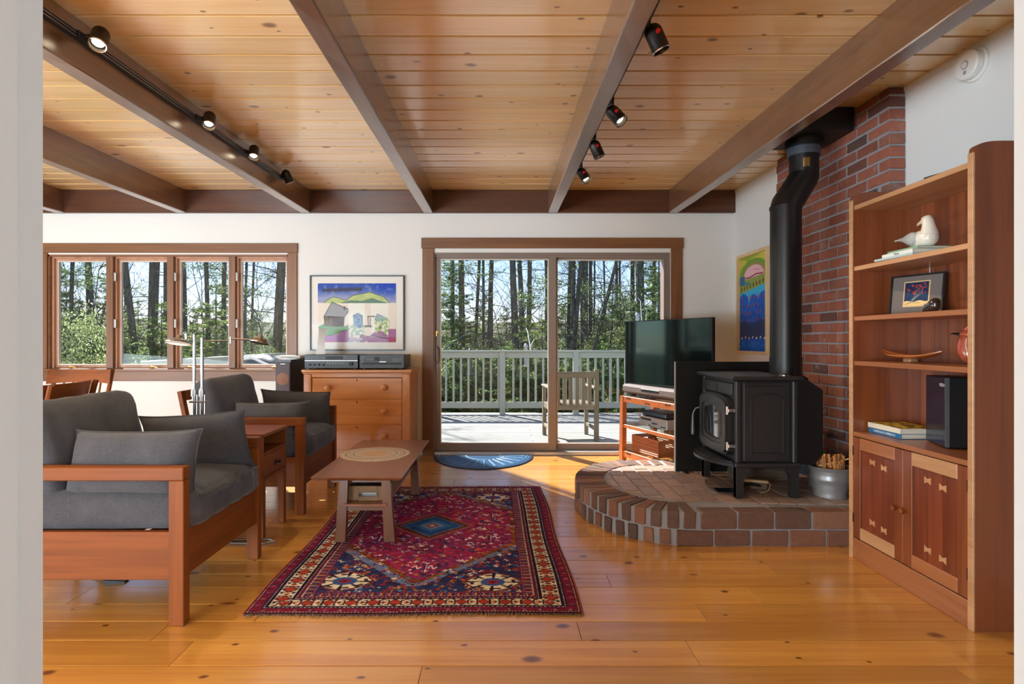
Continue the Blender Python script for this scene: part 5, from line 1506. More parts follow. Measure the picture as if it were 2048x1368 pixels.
def cdoor(y0, y1, hinge_far, knob_y, pale_top, pale_bot):
    z0, z1 = .118, .655; sw = .058
    d = MB()
    d.box(KX0, KX0 + .02, y0, y0 + sw, z0, z1, .002); d.box(KX0, KX0 + .02, y1 - sw, y1, z0, z1, .002)
    dd_ = d.build('door', CAB_Z, bk, world=True)
    MB().box(KX0, KX0 + .02, y0 + sw, y1 - sw, z1 - .062, z1, .002).build('door_rail', CAB_P if pale_top else CAB_Y, dd_, world=True)
    MB().box(KX0, KX0 + .02, y0 + sw, y1 - sw, z0, z0 + .062, .002).build('door_rail', CAB_P if pale_bot else CAB_Y, dd_, world=True)
    a, b = y0 + sw, y1 - sw; w3 = (b - a) / 3
    for k in range(3): MB().box(KX0 + .009, KX0 + .018, a + k * w3 + .001, a + (k + 1) * w3 - .001, z0 + .06, z1 - .06).build('door_plank', CAB_D, dd_, world=True)
    for k in (1, 2):
        for zz in ((.535, .545)[k - 1], (.225, .235)[k - 1]):
            yc = a + k * w3
            pts_ = [(yc - .02, zz - .016), (yc, zz - .007), (yc + .02, zz - .016), (yc + .02, zz + .016), (yc, zz + .007), (yc - .02, zz + .016)]
            MB().prism(pts_, 'x', KX0 + .0075, KX0 + .012).build('bow_tie_inlay', CAB_P, dd_, world=True, smooth=0)
    MB().lathe([(0, 0), (.006, 0), (.005, .014), (.013, .022), (.014, .032), (.008, .038), (0, .038)], n=14, M=Matrix.Translation((KX0, knob_y, .372)) @ Matrix.Rotation(R(-90), 4, 'Y')).build('knob', CHX, dd_, world=True)
    hy = y1 if hinge_far else y0
    for zz in (.22, .58): MB().box(KX0 - .003, KX0 + .01, hy - .006, hy + .006, zz - .025, zz + .025, .001).build('hinge', BLACKM, dd_, world=True)
cdoor(ym + .001, yi1 - .003, True, ym + .028, False, True)
cdoor(yi0 + .003, ym - .001, False, ym - .028, True, False)

# things on the shelves
def book(label, cat_loc, L, W, H, cover, rotz, spine=None, group=None, sx=.0):
    """spine faces -x; origin at bottom centre; L along y"""
    t = thing('book', label, 'book', cat_loc, rotz, group)
    MB().box(-W / 2 + .003, W / 2 - .002, -L / 2 + .003, L / 2 - .003, .0025, H - .0025).build('pages', PAGES, t)
    m = MB(); m.box(-W / 2, W / 2, -L / 2, L / 2, 0, .0025, .0008); m.box(-W / 2, W / 2, -L / 2, L / 2, H - .0025, H, .0008); m.box(-W / 2 - .001, -W / 2 + .003, -L / 2, L / 2, 0.0005, H - .0005, .0008)
    c = m.build('cover', cover, t)
    if spine: text('spine_lettering', spine[0], spine[1], spine[2], c, Matrix.Translation((-W / 2 - .0015, 0, H / 2)) @ Matrix.Rotation(R(-90), 4, 'Z') @ Matrix.Rotation(R(90), 4, 'X'))
    return t
def text(name, s, size, mat, parent, M, extrude=.0003, align='CENTER'):
    cu = bpy.data.curves.new(name, 'FONT'); cu.body = s; cu.size = size; cu.extrude = extrude
    cu.align_x = align; cu.align_y = 'CENTER'; cu.resolution_u = 3
    cu.materials.append(mat)
    tmp = bpy.data.objects.new(name, cu); COL.objects.link(tmp)
    bpy.context.view_layer.update()
    me = bpy.data.meshes.new_from_object(tmp.evaluated_get(bpy.context.evaluated_depsgraph_get()))
    bpy.data.objects.remove(tmp)
    me.transform(M)
    if len(me.materials) == 0: me.materials.append(mat)
    o = bpy.data.objects.new(name, me); COL.objects.link(o); o.parent = parent
    return o
PAGES = plain('book_pages', C(226, 218, 202), .8, var=.08)
INK = plain('ink', C(60, 64, 84), .6)
WINK = plain('white_ink', C(230, 236, 240), .6)
z2 = 1.5715
g_ = 'books under the seagull'
book('thin pale blue book at the bottom of the stack under the seagull', (1.995, 2.80, z2), .26, .17, .011, plain('cover_pale_blue', C(176, 196, 204), .5), R(2), group=g_)
book('white paperback with dark title in the middle of the stack under the seagull', (2.005, 2.785, z2 + .0113), .22, .165, .019, plain('cover_white', C(222, 226, 222), .5), R(-1), ('Maine', .016, INK), g_)
book('green-edged book on top of the stack directly under the seagull', (2.02, 2.775, z2 + .0306), .205, .16, .012, plain('cover_green', C(134, 164, 140), .5), R(1), group=g_)
# seagull: body, head and bill, tail
gul = thing('seagull_carving', 'white carved seagull figurine looking back over its tail on the books', 'figurine', (2.035, 2.79, z2 + .043))
GW = plain('gull_white', C(232, 226, 214), .3, coat=.3, var=.06); GG = plain('gull_grey', C(176, 180, 182), .35, coat=.2, var=.12)
def loft(m, secs, n=16):
    vs, fs = [], []
    for (cx, cy, cz, rx, rz) in secs:       # sections across y
        for k in range(n):
            a = 2 * math.pi * k / n
            vs.append((cx + rx * math.cos(a), cy, cz + rz * math.sin(a)))
    for i in range(len(secs) - 1):
        for k in range(n):
            l = (k + 1) % n
            fs.append((i * n + k, i * n + l, (i + 1) * n + l, (i + 1) * n + k))
    fs.append(tuple(range(n - 1, -1, -1))); fs.append(tuple((len(secs) - 1) * n + k for k in range(n)))
    return m.add(vs, fs)
# profile in (y, z): breast towards -y (near), tail towards +y (far)
loft(MB(), [(0, -.098, .045, .004, .006), (0, -.092, .045, .026, .030), (0, -.075, .045, .038, .043), (0, -.05, .046, .044, .046), (0, -.01, .045, .046, .043), (0, .03, .046, .040, .034), (0, .07, .053, .026, .021), (0, .105, .062, .014, .010), (0, .118, .065, .006, .004)], 18).build('body', GW, gul, smooth=60)
MB().tube([(0, -.062, .06), (0, -.062, .085), (0, -.06, .108), (0, -.055, .125), (0, -.047, .140), (0, -.04, .148)], [.040, .032, .0265, .0255, .024, .010], 16).ball((0, -.046, .131), .024, .027, .022).build('head', GW, gul, smooth=60)
MB().tube([(0, -.026, .131), (0, -.008, .128), (0, .008, .122), (0, .016, .117)], [.011, .008, .006, .002], 10).build('bill', plain('bill_cream', C(226, 196, 160), .4), gul, smooth=60)
for s in (-1, 1): MB().ball((s * .0215, -.038, .136), .0035).build('eye', BLACK, gul)
for s in (-1, 1):
    w3_ = MB(); loft(w3_, [(s * .036, -.035, .05, .012, .022), (s * .042, -.01, .05, .012, .032), (s * .038, .03, .052, .010, .026), (s * .026, .07, .058, .008, .014), (s * .012, .12, .066, .005, .007), (s * .006, .155, .068, .002, .003)], 12)
    w3_.build('wing', GG, gul, smooth=60)
tl = MB(); tl.prism([(-.012, .09), (.012, .09), (.02, .15), (.008, .158), (0, .15), (-.01, .16), (-.02, .148)], 'z', .062, .068); tl.build('tail', GG, gul)
# framed night-tree print, leaning
z3 = 1.3025
fa = Vector((2.06, 3.045, 0)); fb_ = Vector((2.148, 2.79, 0)); dv = (fb_ - fa); L = dv.length
fr2 = thing('framed_print', 'small black-framed print of red blossoms on blue, leaning on the third shelf', 'picture', ((fa.x + fb_.x) / 2, (fa.y + fb_.y) / 2, z3), math.atan2(dv.y, dv.x))
fr2.rotation_euler = (R(-7), 0, math.atan2(dv.y, dv.x))
# local: x along the picture, -y towards the viewer
m = MB(); hh = .208
m.box(-L / 2, -L / 2 + .008, -.008, .01, 0, hh); m.box(L / 2 - .008, L / 2, -.008, .01, 0, hh); m.box(-L / 2 + .008, L / 2 - .008, -.008, .01, 0, .008); m.box(-L / 2 + .008, L / 2 - .008, -.008, .01, hh - .008, hh)
m.build('frame', BLACK, fr2)
MB().box(-L / 2 + .008, L / 2 - .008, 0, .006, .008, hh - .008).build('mat_board', plain('mat_grey', C(116, 108, 104), .8), fr2)
MB().box(-.066, .066, -.0012, .0, .042, hh - .034).build('inner_border', plain('mat_cream', C(226, 190, 140), .7), fr2)
cv = Canvas(60, 58, 90, 88, (30, 56, 92)); nz = cv.noise(8, 8, 2)
cv.fill(cv.Y > 30, (24, 34, 70)); cv.fill((cv.Y > 20) * nz, (36, 70, 112), .6); cv.fill(cv.Y < 11 + 1.5 * np.sin(cv.X * .2), (236, 204, 140))
for k in range(7): cv.line([(8 + k * 2, 3 + k), (22 + k * 4, 20 + k * 2), (30 + k * 3.5, 36 + (k % 3) * 5)], .6, (196, 196, 190) if k % 2 else (60, 60, 70))
for k in range(34): cv.ell(8 + cv.rs.rand() * 46, 28 + cv.rs.rand() * 26, 1 + cv.rs.rand() * 2, 1 + cv.rs.rand() * 1.6, (196, 60, 44), .85)
cv.line([(2, 4), (20, 8), (40, 6)], .8, (40, 30, 30))
art_grid('painting', cv, lambda u, v: (-.06 + .12 * u, -.002, .048 + (hh - .088) * v), fr2)
cd = thing('pull_cord', 'short white cord hanging behind the shelf above the small print', 'cord', (2.19, 2.93, 1.50))
MB().cyl((0, 0, 0), (0, 0, .046), .0018, n=6).build('string', WHITE, cd); MB().ball((0, 0, -.002), .004).build('bead', WHITE, cd)
# dark glossy carved bird at the print's corner
db = thing('bird_carving', 'small dark glossy carved bird with folded wings beside the black-framed print', 'figurine', (2.03, 2.70, z3), R(8))
BRZ = plain('dark_glaze', C(60, 46, 40), .15, coat=.5, var=.3)
loft(MB(), [(0, -.036, .035, .004, .005), (0, -.03, .036, .016, .024), (0, -.012, .036, .024, .034), (0, .012, .028, .022, .027), (0, .034, .016, .014, .014), (0, .052, .008, .005, .005)], 14).build('body', BRZ, db, smooth=60)
MB().tube([(0, -.018, .05), (0, -.016, .062), (0, -.012, .066)], [.020, .014, .004], 12).build('head', BRZ, db, smooth=60)
for s in (-1, 1): MB().tube([(s * .018, -.005, .045), (s * .02, .015, .034), (s * .014, .04, .018)], [.006, .009, .003], 8).build('wing', plain('grey_glaze', C(104, 104, 108), .2, coat=.5), db, smooth=60)
# boat-shaped wooden dish on a small foot
z4 = 1.0630
bw = thing('wooden_dish', 'shallow boat-shaped wooden dish with upturned tips on a small foot', 'dish', (2.03, 2.845, z4))
vs, fs = [], []; n = 26
for i in range(n + 1):
    u = -1 + 2 * i / n
    y = .205 * u; half = .052 * (1 - abs(u) ** 2.2) + .003; zc = .022 + .040 * abs(u) ** 2.1
    for k in range(9):
        v = -1 + 2 * k / 8
        vs.append((half * v, y, zc + .016 * v * v * (1 - abs(u)) ))
    for k in range(9):
        v = 1 - 2 * k / 8
        vs.append((half * v * .99, y, zc + .016 * v * v * (1 - abs(u)) - .005))
for i in range(n):
    for k in range(18): fs.append((i * 18 + k, i * 18 + (k + 1) % 18, (i + 1) * 18 + (k + 1) % 18, (i + 1) * 18 + k))
fs += [tuple(range(17, -1, -1)), tuple(n * 18 + k for k in range(18))]
MB().add(vs, fs).build('bowl', wood('dish_wood', C(206, 124, 66), C(168, 88, 42), 'y', .25, .5), bw, smooth=60)
MB().box(-.02, .02, -.026, .026, 0, .018, .003).build('foot', CAB_P, bw)
# red-brown kingfisher carving half hidden by the near side panel
kf = thing('kingfisher_carving', 'reddish wooden bird carving with long black bill at the end of the lower shelf', 'figurine', (2.06, 2.535, z4 + .008), R(-10))
KW = wood('kingfisher_wood', C(176, 84, 58), C(132, 56, 40), 'z', .22, .5)
MB().tube([(0, -.02, .004), (0, -.012, .02), (0, .0, .05), (0, .008, .08), (0, .004, .105), (0, 0, .125), (0, -.004, .14)], [.012, .026, .036, .034, .029, .024, .008], 16).build('body', KW, kf, smooth=60)
MB().ball((0, .008, .125), .024, .030, .024).tube([(0, .012, .14), (0, .0, .158), (0, -.012, .17)], [.012, .007, .001], 8).tube([(0, .022, .142), (0, .024, .158), (0, .02, .165)], [.008, .005, .001], 8).build('head', KW, kf, smooth=60)
MB().tube([(0, .03, .126), (0, .07, .131), (0, .105, .133), (0, .125, .130)], [.008, .006, .004, .001], 10).build('bill', BLACK, kf, smooth=60)
for s in (-1, 1): MB().ball((s * .021, .018, .13), .004).build('eye', BLACK, kf)
MB().tube([(0, -.03, .006), (0, -.055, .003), (0, -.08, .003)], [.012, .010, .004], 8).build('tail', KW, kf)
# books and subwoofer on the counter
zc = .6832
g_ = 'books lying on the bookcase counter'
book('blue book with white title on its spine, lying under the yellow one', (2.075, 2.965, zc), .245, .19, .026, plain('cover_blue', C(46, 112, 160), .4), R(1), ('TURMULNI TUMBSUCS', .016, WINK), g_)
yb_ = book('cream-spined book with a yellow mottled cover on top of the blue book', (2.075, 2.965, zc + .0264), .25, .195, .026, plain('cover_cream', C(230, 224, 206), .4), R(0), None, g_)
cv = Canvas(195, 250, 60, 76, (206, 172, 62)); nz = cv.noise(26, 20, 6); cv.fill(nz > .6, (110, 84, 46), .8); cv.fill(nz < .3, (226, 204, 120), .8); cv.fill(cv.noise(10, 10, 8) > .75, (70, 56, 40), .8)
art_grid('cover_picture', cv, lambda u, v: (-.09 + .185 * u, -.122 + .244 * v, .0266), yb_)
sw = thing('subwoofer', 'black glossy speaker cube with a small white logo on the bookcase counter', 'speaker', (2.01, 2.593, zc), math.atan2(2.80 - 2.593, 2.074 - 2.01) - R(90))
# local: front face at x=0 (faces -x), y from 0 to .217, depth to +x
MB().box(.012, .118, 0, .217, .004, .322, .004).build('cabinet', BLACK, sw)
fg = MB().box(-.001, .012, .001, .216, .004, .322, .004).build('front_panel', NAVY, sw)
MB().box(-.002, .014, -.0012, .0012, .006, .32).build('edge_strip', plain('edge_grey', C(120, 124, 128), .3, .6), sw)
text('lettering', 'VIZIO', .021, WINK, fg, Matrix.Translation((-.0016, .035, .285)) @ Matrix.Rotation(R(-90), 4, 'Z') @ Matrix.Rotation(R(90), 4, 'X'))
for y in (.03, .187):
    for x in (.03, .10): MB().cyl((x, y, 0), (x, y, .006), .01, n=10).build('foot', BLACKM, sw)
rm = thing('remote_control', 'small black object lying on top of the tall bookcase', 'remote', (1.965, 2.585, 1.9005), R(14))
MB().box(-.02, .02, -.055, .05, 0, .016, .004).build('body', BLACK, rm); MB().box(-.012, .012, -.03, .03, .016, .018, .001).build('button_pad', BLACKM, rm)
# smoke detector high on the right wall
sm = thing('smoke_detector', 'white round smoke detector high on the wall above the bookcase', 'smoke detector', (XR, 2.896, 2.56))
Mx = Matrix.Rotation(R(-90), 4, 'Y')
MB().lathe([(0, 0), (.082, 0), (.082, .014), (.078, .018), (0, .018)], n=36, M=Mx).build('base_plate', WHITE, sm)
cvr = MB().lathe([(.0, .018), (.066, .018), (.070, .022), (.072, .05), (.066, .058), (0, .060)], n=36, M=Mx).build('cover', WHITE, sm)
GRYP = plain('grey_plastic', C(150, 150, 150), .5)
MB().lathe([(.021, .0595), (.021, .062), (.018, .062), (.018, .0595)], n=24, M=Mx, caps=False).build('ring', GRYP, cvr)
MB().lathe([(0, .060), (.017, .060), (.016, .064), (0, .065)], n=24, M=Mx).build('test_button', WHITE, cvr)
for k in range(3): MB().box(-.062, -.0585, -.008, .008, -.034 - .006 * k, -.031 - .006 * k).build('slot', GRYP, cvr)

# ================================================================ television corner
u_ = Vector((.35, -.937, 0)).normalized()
ang = math.atan2(u_.y, u_.x)
# stand: local x runs along its front from the far end to the near end, local y is to the back
ts = thing('tv_stand', 'orange-stained wooden television stand with glass shelves in the corner', 'tv stand', (1.17, 5.62, 0), ang)
SL, SD, SH = .93, .40, .64
for x in (0, SL - .05):
    for y in (0, SD - .045):
        l = MB(); l.hexa([(x - .006, y - .004, 0), (x + .048, y - .004, 0), (x + .048, y + .045, 0), (x - .006, y + .045, 0), (x + .004, y, SH), (x + .054, y, SH), (x + .054, y + .045, SH), (x + .004, y + .045, SH)])
        l.build('leg', ORANGE, ts, smooth=0)
for y in (.004, SD - .04):
    for z0, z1 in ((.052, .112), (.335, .367), (.582, .638)):
        r_ = MB().box(.045, SL - .045, y, y + .03, z0, z1, .002).build('rail', wood('stand_rail' + str(z0), C(206, 122, 60), C(176, 92, 40), 'x', .36, .3, var=.06) if False else ORANGE, ts)
        if y < .1 and z0 != .335:
            for gx in (.12, .42, .72):
                for k in range(3):
                    zz = (z0 + z1) / 2 + (.012 if (gx in (.12, .72)) else -.008)
                    MB().cyl((gx + .028 * k, y - .002, zz), (gx + .028 * k, y + .004, zz), .009, n=12).build('plug', GROOVE, r_)
for x in (.005, SL - .045):
    for z0, z1 in ((.052, .112), (.335, .367), (.582, .638)): MB().box(x + .005, x + .035, .04, SD - .04, z0, z1, .002).build('rail', ORANGE, ts)
GSH = glass_mat('shelf_glass', (.86, .93, .91, 1))
for z0 in (.115, .37, .641): MB().box(.02, SL - .02, .01, SD - .01, z0, z0 + .007, .001).build('glass_shelf', GSH, ts)
def on_stand(x, y, z):
    p = Matrix.Translation((1.17, 5.62, 0)) @ Matrix.Rotation(ang, 4, 'Z') @ Vector((x, y, z)); return tuple(p)
sb = thing('soundbar', 'long grey soundbar on the glass top of the stand below the television', 'soundbar', on_stand(.0, .02, .6485), ang)
SBM = plain('soundbar_cloth', C(104, 92, 92), .75, bump=.3, bscale=400)
for x in (.12, .78): MB().box(x, x + .04, .02, .07, 0, .022).build('foot', BLACK, sb)
MB().box(.0, .91, 0, .095, .02, .105, .02).build('body', SBM, sb, smooth=50)
MB().box(.33, .60, -.002, .004, .055, .082, .003).build('control_panel', BLACK, sb)
# television
ta, tb2 = Vector((1.25, 5.72, 0)), Vector((1.747, 4.72, 0))
tc = (ta + tb2) / 2; tang = math.atan2((tb2 - ta).y, (tb2 - ta).x); TL = (tb2 - ta).length
tv = thing('television', 'flat television with a dark reflective screen angled in the corner', 'television', (tc.x, tc.y, .648), tang)
zb2, zt2 = .745 - .648, 1.366 - .648
MB().box(-TL / 2, TL / 2, 0, .03, zb2, zt2, .004).build('back_shell', BLACK, tv)
SCR = NT('tv_screen'); SCR.bsdf(C(10, 18, 20), .08, 0, .8, .3, .05)
SCR.m.node_tree.nodes['Principled BSDF'].inputs['Specular Tint'].default_value = (.45, 1.0, .98, 1)  # teal cast of the mirrored woods put into the specular tint
b = MB(); b.box(-TL / 2, -TL / 2 + .008, -.004, .004, zb2, zt2); b.box(TL / 2 - .008, TL / 2, -.004, .004, zb2, zt2); b.box(-TL / 2, TL / 2, -.004, .004, zt2 - .008, zt2); b.box(-TL / 2, TL / 2, -.004, .004, zb2, zb2 + .016)
b.build('bezel', BLACK, tv)
MB().box(-TL / 2 + .008, TL / 2 - .008, -.002, .003, zb2 + .016, zt2 - .008).build('screen', SCR.m, tv)
f = MB(); f.box(-.04, .04, .0, .028, .012, zb2 + .06); f.build('neck', BLACK, tv)
MB().box(-.30, .30, -.06, .10, 0.0, .014, .004).build('stand_foot', NAVY, tv)
# players and crate
def deck(label, name, p, L, D, H, mt, ang_, z):
    t = thing(name, label, 'media player', on_stand(*p), ang_)
    MB().box(0, L, 0, D, .006, H, .003).build('case', mt, t)
    for x in (.03, L - .03):
        for y in (.03, D - .03): MB().cyl((x, y, 0), (x, y, .007), .01, n=8).build('foot', BLACK, t)
    return t
SILV = plain('silver_plastic', C(168, 168, 170), .4, .4)
vcr = deck('silver video player with slots and buttons on the middle glass shelf', 'video_player', (.22, .08, .3775), .42, .25, .095, SILV, ang, 0)
fpn = MB().box(-.001, .421, -.006, .002, .006, .095, .003).build('front_panel', SILV, vcr)
MB().box(.03, .19, -.008, -.004, .06, .08, .001).build('tape_slot', BLACK, fpn); MB().box(.2, .28, -.008, -.004, .035, .05, .001).build('display', NAVY, fpn)
for k in range(4): MB().cyl((.06 + k * .03, -.005, .025), (.06 + k * .03, -.010, .025), .007, n=10).build('button', ALU, fpn)
MB().box(.33, .36, -.008, -.004, .02, .03).build('socket', BLACK, fpn); MB().box(.37, .40, -.008, -.004, .02, .03).build('socket', BLACK, fpn)
stb = deck('black set-top box stacked on the silver video player', 'set_top_box', (.25, .09, .473), .36, .22, .05, BLACK, ang, 0)
MB().box(.01, .35, -.002, .004, .012, .044, .002).build('front_panel', NAVY, stb)
cr = thing('wooden_crate', 'slatted wooden crate with a handle cut-out on the lowest glass shelf', 'crate', on_stand(.13, .05, .1225), ang)
CRW = wood('crate_wood', C(172, 104, 60), C(124, 68, 36), 'x', .5, .1, var=.25)
CRY = wood('crate_wood_end', C(172, 104, 60), C(124, 68, 36), 'y', .5, .1, var=.25)
LC, DC, HC = .42, .26, .155
for k in range(9):
    z0 = k * .0172
    MB().box(0, LC, 0, .012, z0 + .0008, z0 + .0164, .003).build('slat', CRW, cr)
    MB().box(0, LC, DC - .012, DC, z0 + .0008, z0 + .0164, .003).build('slat', CRW, cr)
    for x in (0, LC - .012):
        if 5 <= k <= 6:
            MB().box(x, x + .012, .012, .08, z0 + .0008, z0 + .0164, .003).build('slat', CRY, cr); MB().box(x, x + .012, .18, DC - .012, z0 + .0008, z0 + .0164, .003).build('slat', CRY, cr)
        else: MB().box(x, x + .012, .012, DC - .012, z0 + .0008, z0 + .0164, .003).build('slat', CRY, cr)
MB().box(.012, LC - .012, .012, DC - .012, .002, .01).build('bottom_board', CRW, cr)
cbl = thing('cable', 'thin dark cable drooping from the silver video player', 'cable', on_stand(.40, .06, .39))
MB().tube([(0, 0, .01), (.01, -.02, -.005), (.05, -.08, -.012), (.07, -.14, -.004), (.09, -.17, .01)], .003, 6).build('lead', BLACK, cbl); MB().ball((0, 0, .01), .006).build('plug', BLACK, cbl)

# ================================================================ track lights
BULB = plain('bulb_face', C(255, 240, 210), .3, emit=C(255, 236, 200), es=6.0)
BULBO = plain('bulb_off', C(200, 196, 188), .3)
SHELL = plain('spot_shell', C(34, 29, 25), .34, .3)
def spotlight(label, base, head, aim, lit, knob, power=9):
    t = thing('spotlight', label, 'spotlight', base, group='black track spotlights on the beams')
    h = Vector(head) - Vector(base)
    b = MB(); b.box(-.008, .012, -.03, .03, -.018, .018, .003); b.build('adapter', BLACKM, t)
    a = MB()
    for dz in (-.011, .011): a.tube([(0.01, 0, dz * .9), (h.x * .8, h.y * .8, h.z * .8 + dz)], .0032, 6)
    a.build('arm', BLACKM, t)
    q = Vector(aim).normalized().to_track_quat('Z', 'Y').to_matrix().to_4x4()
    M = Matrix.Translation(h) @ q
    r_, L = .037, .115
    pr = [(0, -.055)] + [(r_ * math.sin(a_), -.02 - .036 * math.cos(a_)) for a_ in np.linspace(.15, math.pi / 2, 8)] + [(r_, .058), (r_ + .0015, .06), (r_ - .002, .062), (r_ - .004, .05), (r_ - .006, .035), (0, .035)]
    s = MB().lathe(pr, n=28, M=M).build('shell', SHELL, t, smooth=40)
    MB().lathe([(r_ - .0015, .058), (r_ + .0018, .059), (r_ + .0005, .064), (r_ - .004, .062)], n=28, M=M, caps=False).build('rim', CHROME, s)
    MB().lathe([(0, .046), (.022, .046), (.026, .041), (0, .04)], n=20, M=M).build('bulb', BULB if lit else BULBO, s)
    if knob:
        p = h + Vector((-.0, -.036, .004)); MB().cyl(p, p + Vector((0, -.010, 0)), .0095, n=14).build('pivot_knob', RED, t)
    else:
        p = h + Vector((-.036, 0, 0)); MB().cyl(p, p + Vector((-.012, 0, 0)), .009, n=12).build('pivot_knob', BLACKM, t)
    if lit:
        ld = bpy.data.lights.new('spot_beam', 'SPOT'); ld.energy = power; ld.spot_size = R(74); ld.spot_blend = .6; ld.color = (1.0, .84, .62); ld.shadow_soft_size = .03
        lo = bpy.data.objects.new('spot_beam', ld); COL.objects.link(lo); lo.parent = t
        lo.matrix_local = Matrix.Translation(h + Vector(aim).normalized() * .075) @ Vector(aim).normalized().to_track_quat('-Z', 'Y').to_matrix().to_4x4()
    return t
def fxA(y): return -1.985 + BW / 2 - .03 * (1 - (y - 1.02) / (WY - 1.06)) + .002
trk = thing('light_track', 'long black lighting track along the side of the beam above the armchairs', 'light track', (fxA(3.6), 3.6, 2.585))
ta_ = MB()
ta_.hexa([(fxA(1.2), 1.2, 2.535), (fxA(1.2) + .02, 1.2, 2.535), (fxA(5.1) + .02, 5.1, 2.592), (fxA(5.1), 5.1, 2.592), (fxA(1.2), 1.2, 2.570), (fxA(1.2) + .02, 1.2, 2.570), (fxA(5.1) + .02, 5.1, 2.627), (fxA(5.1), 5.1, 2.627)])
ta_.build('rail', BLACK, trk, world=True, smooth=0)
for dz in (.008, .024):
    MB().tube([(fxA(1.2) + .0205, 1.2, 2.535 + dz), (fxA(5.1) + .0205, 5.1, 2.592 + dz)], .0018, 5).build('conductor', ALU, trk, world=True)
ordn = ['nearest the camera', 'second from the camera', 'third from the camera', 'last, by the window end and unlit,']
for k, (y, hpx, hpy) in enumerate(((2.656, 200, 74), (3.666, 419, 238), (4.365, 508, 303), (5.057, 574, 352))):
    zb = 2.553 + (y - 1.2) * .0146
    hx = PX(hpx, y); hz = PZ(hpy, y)
    spotlight('black track spotlight on the beam above the armchairs, ' + ordn[k].replace(',', '') , (fxA(y) + .022, y, zb), (hx, y, hz), (.14, -.5, -.86) if k < 3 else (.35, .3, -.9), k < 3, False, 32)
xC = .54 + BW / 2 + .003
trk2 = thing('light_track', 'black lighting track hidden behind the beam left of the stove', 'light track', (xC, 3.4, 2.50))
MB().hexa([(xC, 1.3, 2.455), (xC + .02, 1.3, 2.455), (xC + .02, 4.6, 2.50), (xC, 4.6, 2.50), (xC, 1.3, 2.49), (xC + .02, 1.3, 2.49), (xC + .02, 4.6, 2.535), (xC, 4.6, 2.535)]).build('rail', BLACK, trk2, world=True, smooth=0)
MB().tube([(xC + .0205, 1.3, 2.47), (xC + .0205, 4.6, 2.515)], .0018, 5).build('conductor', ALU, trk2, world=True)
for k, (y, hpx, hpy) in enumerate(((2.406, 1311, 74), (3.17, 1230, 229), (3.757, 1192, 297), (4.378, 1166, 349))):
    zb = 2.4725 + (y - 1.3) * .01364
    hx = PX(hpx, y); hz = PZ(hpy, y)
    aim = [(.42, .05, -.9), (.55, -.35, -.8), (.42, .1, -.9), (.45, -.35, -.85)][k]
    spotlight('black spotlight with red pivot behind the middle beam, ' + ['nearest the camera and unlit', 'second from the camera and lit', 'third from the camera and unlit', 'smallest and lit near the door'][k], (xC + .022, y, zb), (hx, y, hz), aim, k in (1, 3), True, 38)
# ================================================================ outside: deck, railing, chair, feeders, woods
DZ = -.02
DECKW = wood('deck_wood', C(146, 147, 145), C(116, 115, 112), 'x', .7, 0, var=.14, bump=.2)
GREYP_ = plain('railing_paint', C(160, 164, 154), .6, var=.12)
df = MB().box(-6.5, 5.5, WY + T, 9.46, DZ - .12, DZ - .03).build('deck_floor', DECKW, kind='structure')
y = WY + T + .004; k = 0
while y < 9.45:
    x0 = -6.5 + (.0 if k % 2 else 0); xm = (-.9, 1.9, .4)[k % 3]
    for a, b in ((-6.5, xm - .002), (xm + .002, 5.5)):
        o = piece('deck_board', a, b, y, y + .134, DZ - .03, DZ, DECKW, df, .004)
    y += .14; k += 1
def P2(px, py, Y): return (PX(px, Y), Y, PZ(py, Y))
YR = 9.35
def railing(label, p0, p1, zb, ztop, posts, name='deck_railing'):
    """p0-p1 on plan; local x along it"""
    a, b = Vector((p0[0], p0[1], 0)), Vector((p1[0], p1[1], 0))
    L = (b - a).length; ang = math.atan2((b - a).y, (b - a).x)
    t = thing(name, label, 'railing', (a.x, a.y, zb), ang, 'deck railings')
    H = ztop - zb
    for p in posts: MB().box(p - .046, p + .046, -.055, .035, 0, H - .02, .004).build('post', GREYP_, t)
    MB().box(0, L, -.06, .07, H - .03, H, .004).build('cap_rail', GREYP_, t)
    MB().box(0, L, -.018, .02, H - .125, H - .03, .003).build('top_rail', GREYP_, t)
    MB().box(0, L, -.018, .02, .10, .20, .003).build('bottom_rail', GREYP_, t)
    x = .06
    while x < L - .03:
        if all(abs(x - p) > .06 for p in posts): MB().box(x - .017, x + .017, .02, .052, .12, H - .05, .002).build('baluster', GREYP_, t)
        x += .122
    return t
railing('pale grey wooden deck railing with balusters beyond the glass door', (-1.55, YR), (4.4, YR), DZ, 1.02, [.05, .40, 1.59, 2.78, 3.97, 5.16])
# low side rail seen in the left windows
sr = thing('side_rail', 'pale grey sloping rail cap seen at the bottom of the left windows', 'railing', (-4.74, 7.6, DZ), 0, 'deck railings')
MB().hexa([P2(283, 731, 7.6), P2(281, 729, 7.75), (-3.30, 9.4, .93), (-3.28, 9.26, .93), P2(283, 724, 7.6), P2(281, 722, 7.75), (-3.30, 9.4, .995), (-3.28, 9.26, .995)]).build('cap_rail', GREYP_, sr, world=True, smooth=0)
MB().hexa([P2(283, 750, 7.64), P2(281, 750, 7.70), (-3.32, 9.36, .80), (-3.30, 9.3, .80), P2(283, 730, 7.64), P2(281, 730, 7.70), (-3.32, 9.36, .935), (-3.30, 9.3, .935)]).build('side_board', GREYP_, sr, world=True, smooth=0)
for f in (.06, .5, .94): 
    x, y = -4.74 + f * 1.45, 7.68 + f * 1.68
    MB().box(x - .045, x + .045, y - .045, y + .045, DZ, .86 + .07 * f, .003).build('post', GREYP_, sr, world=True)
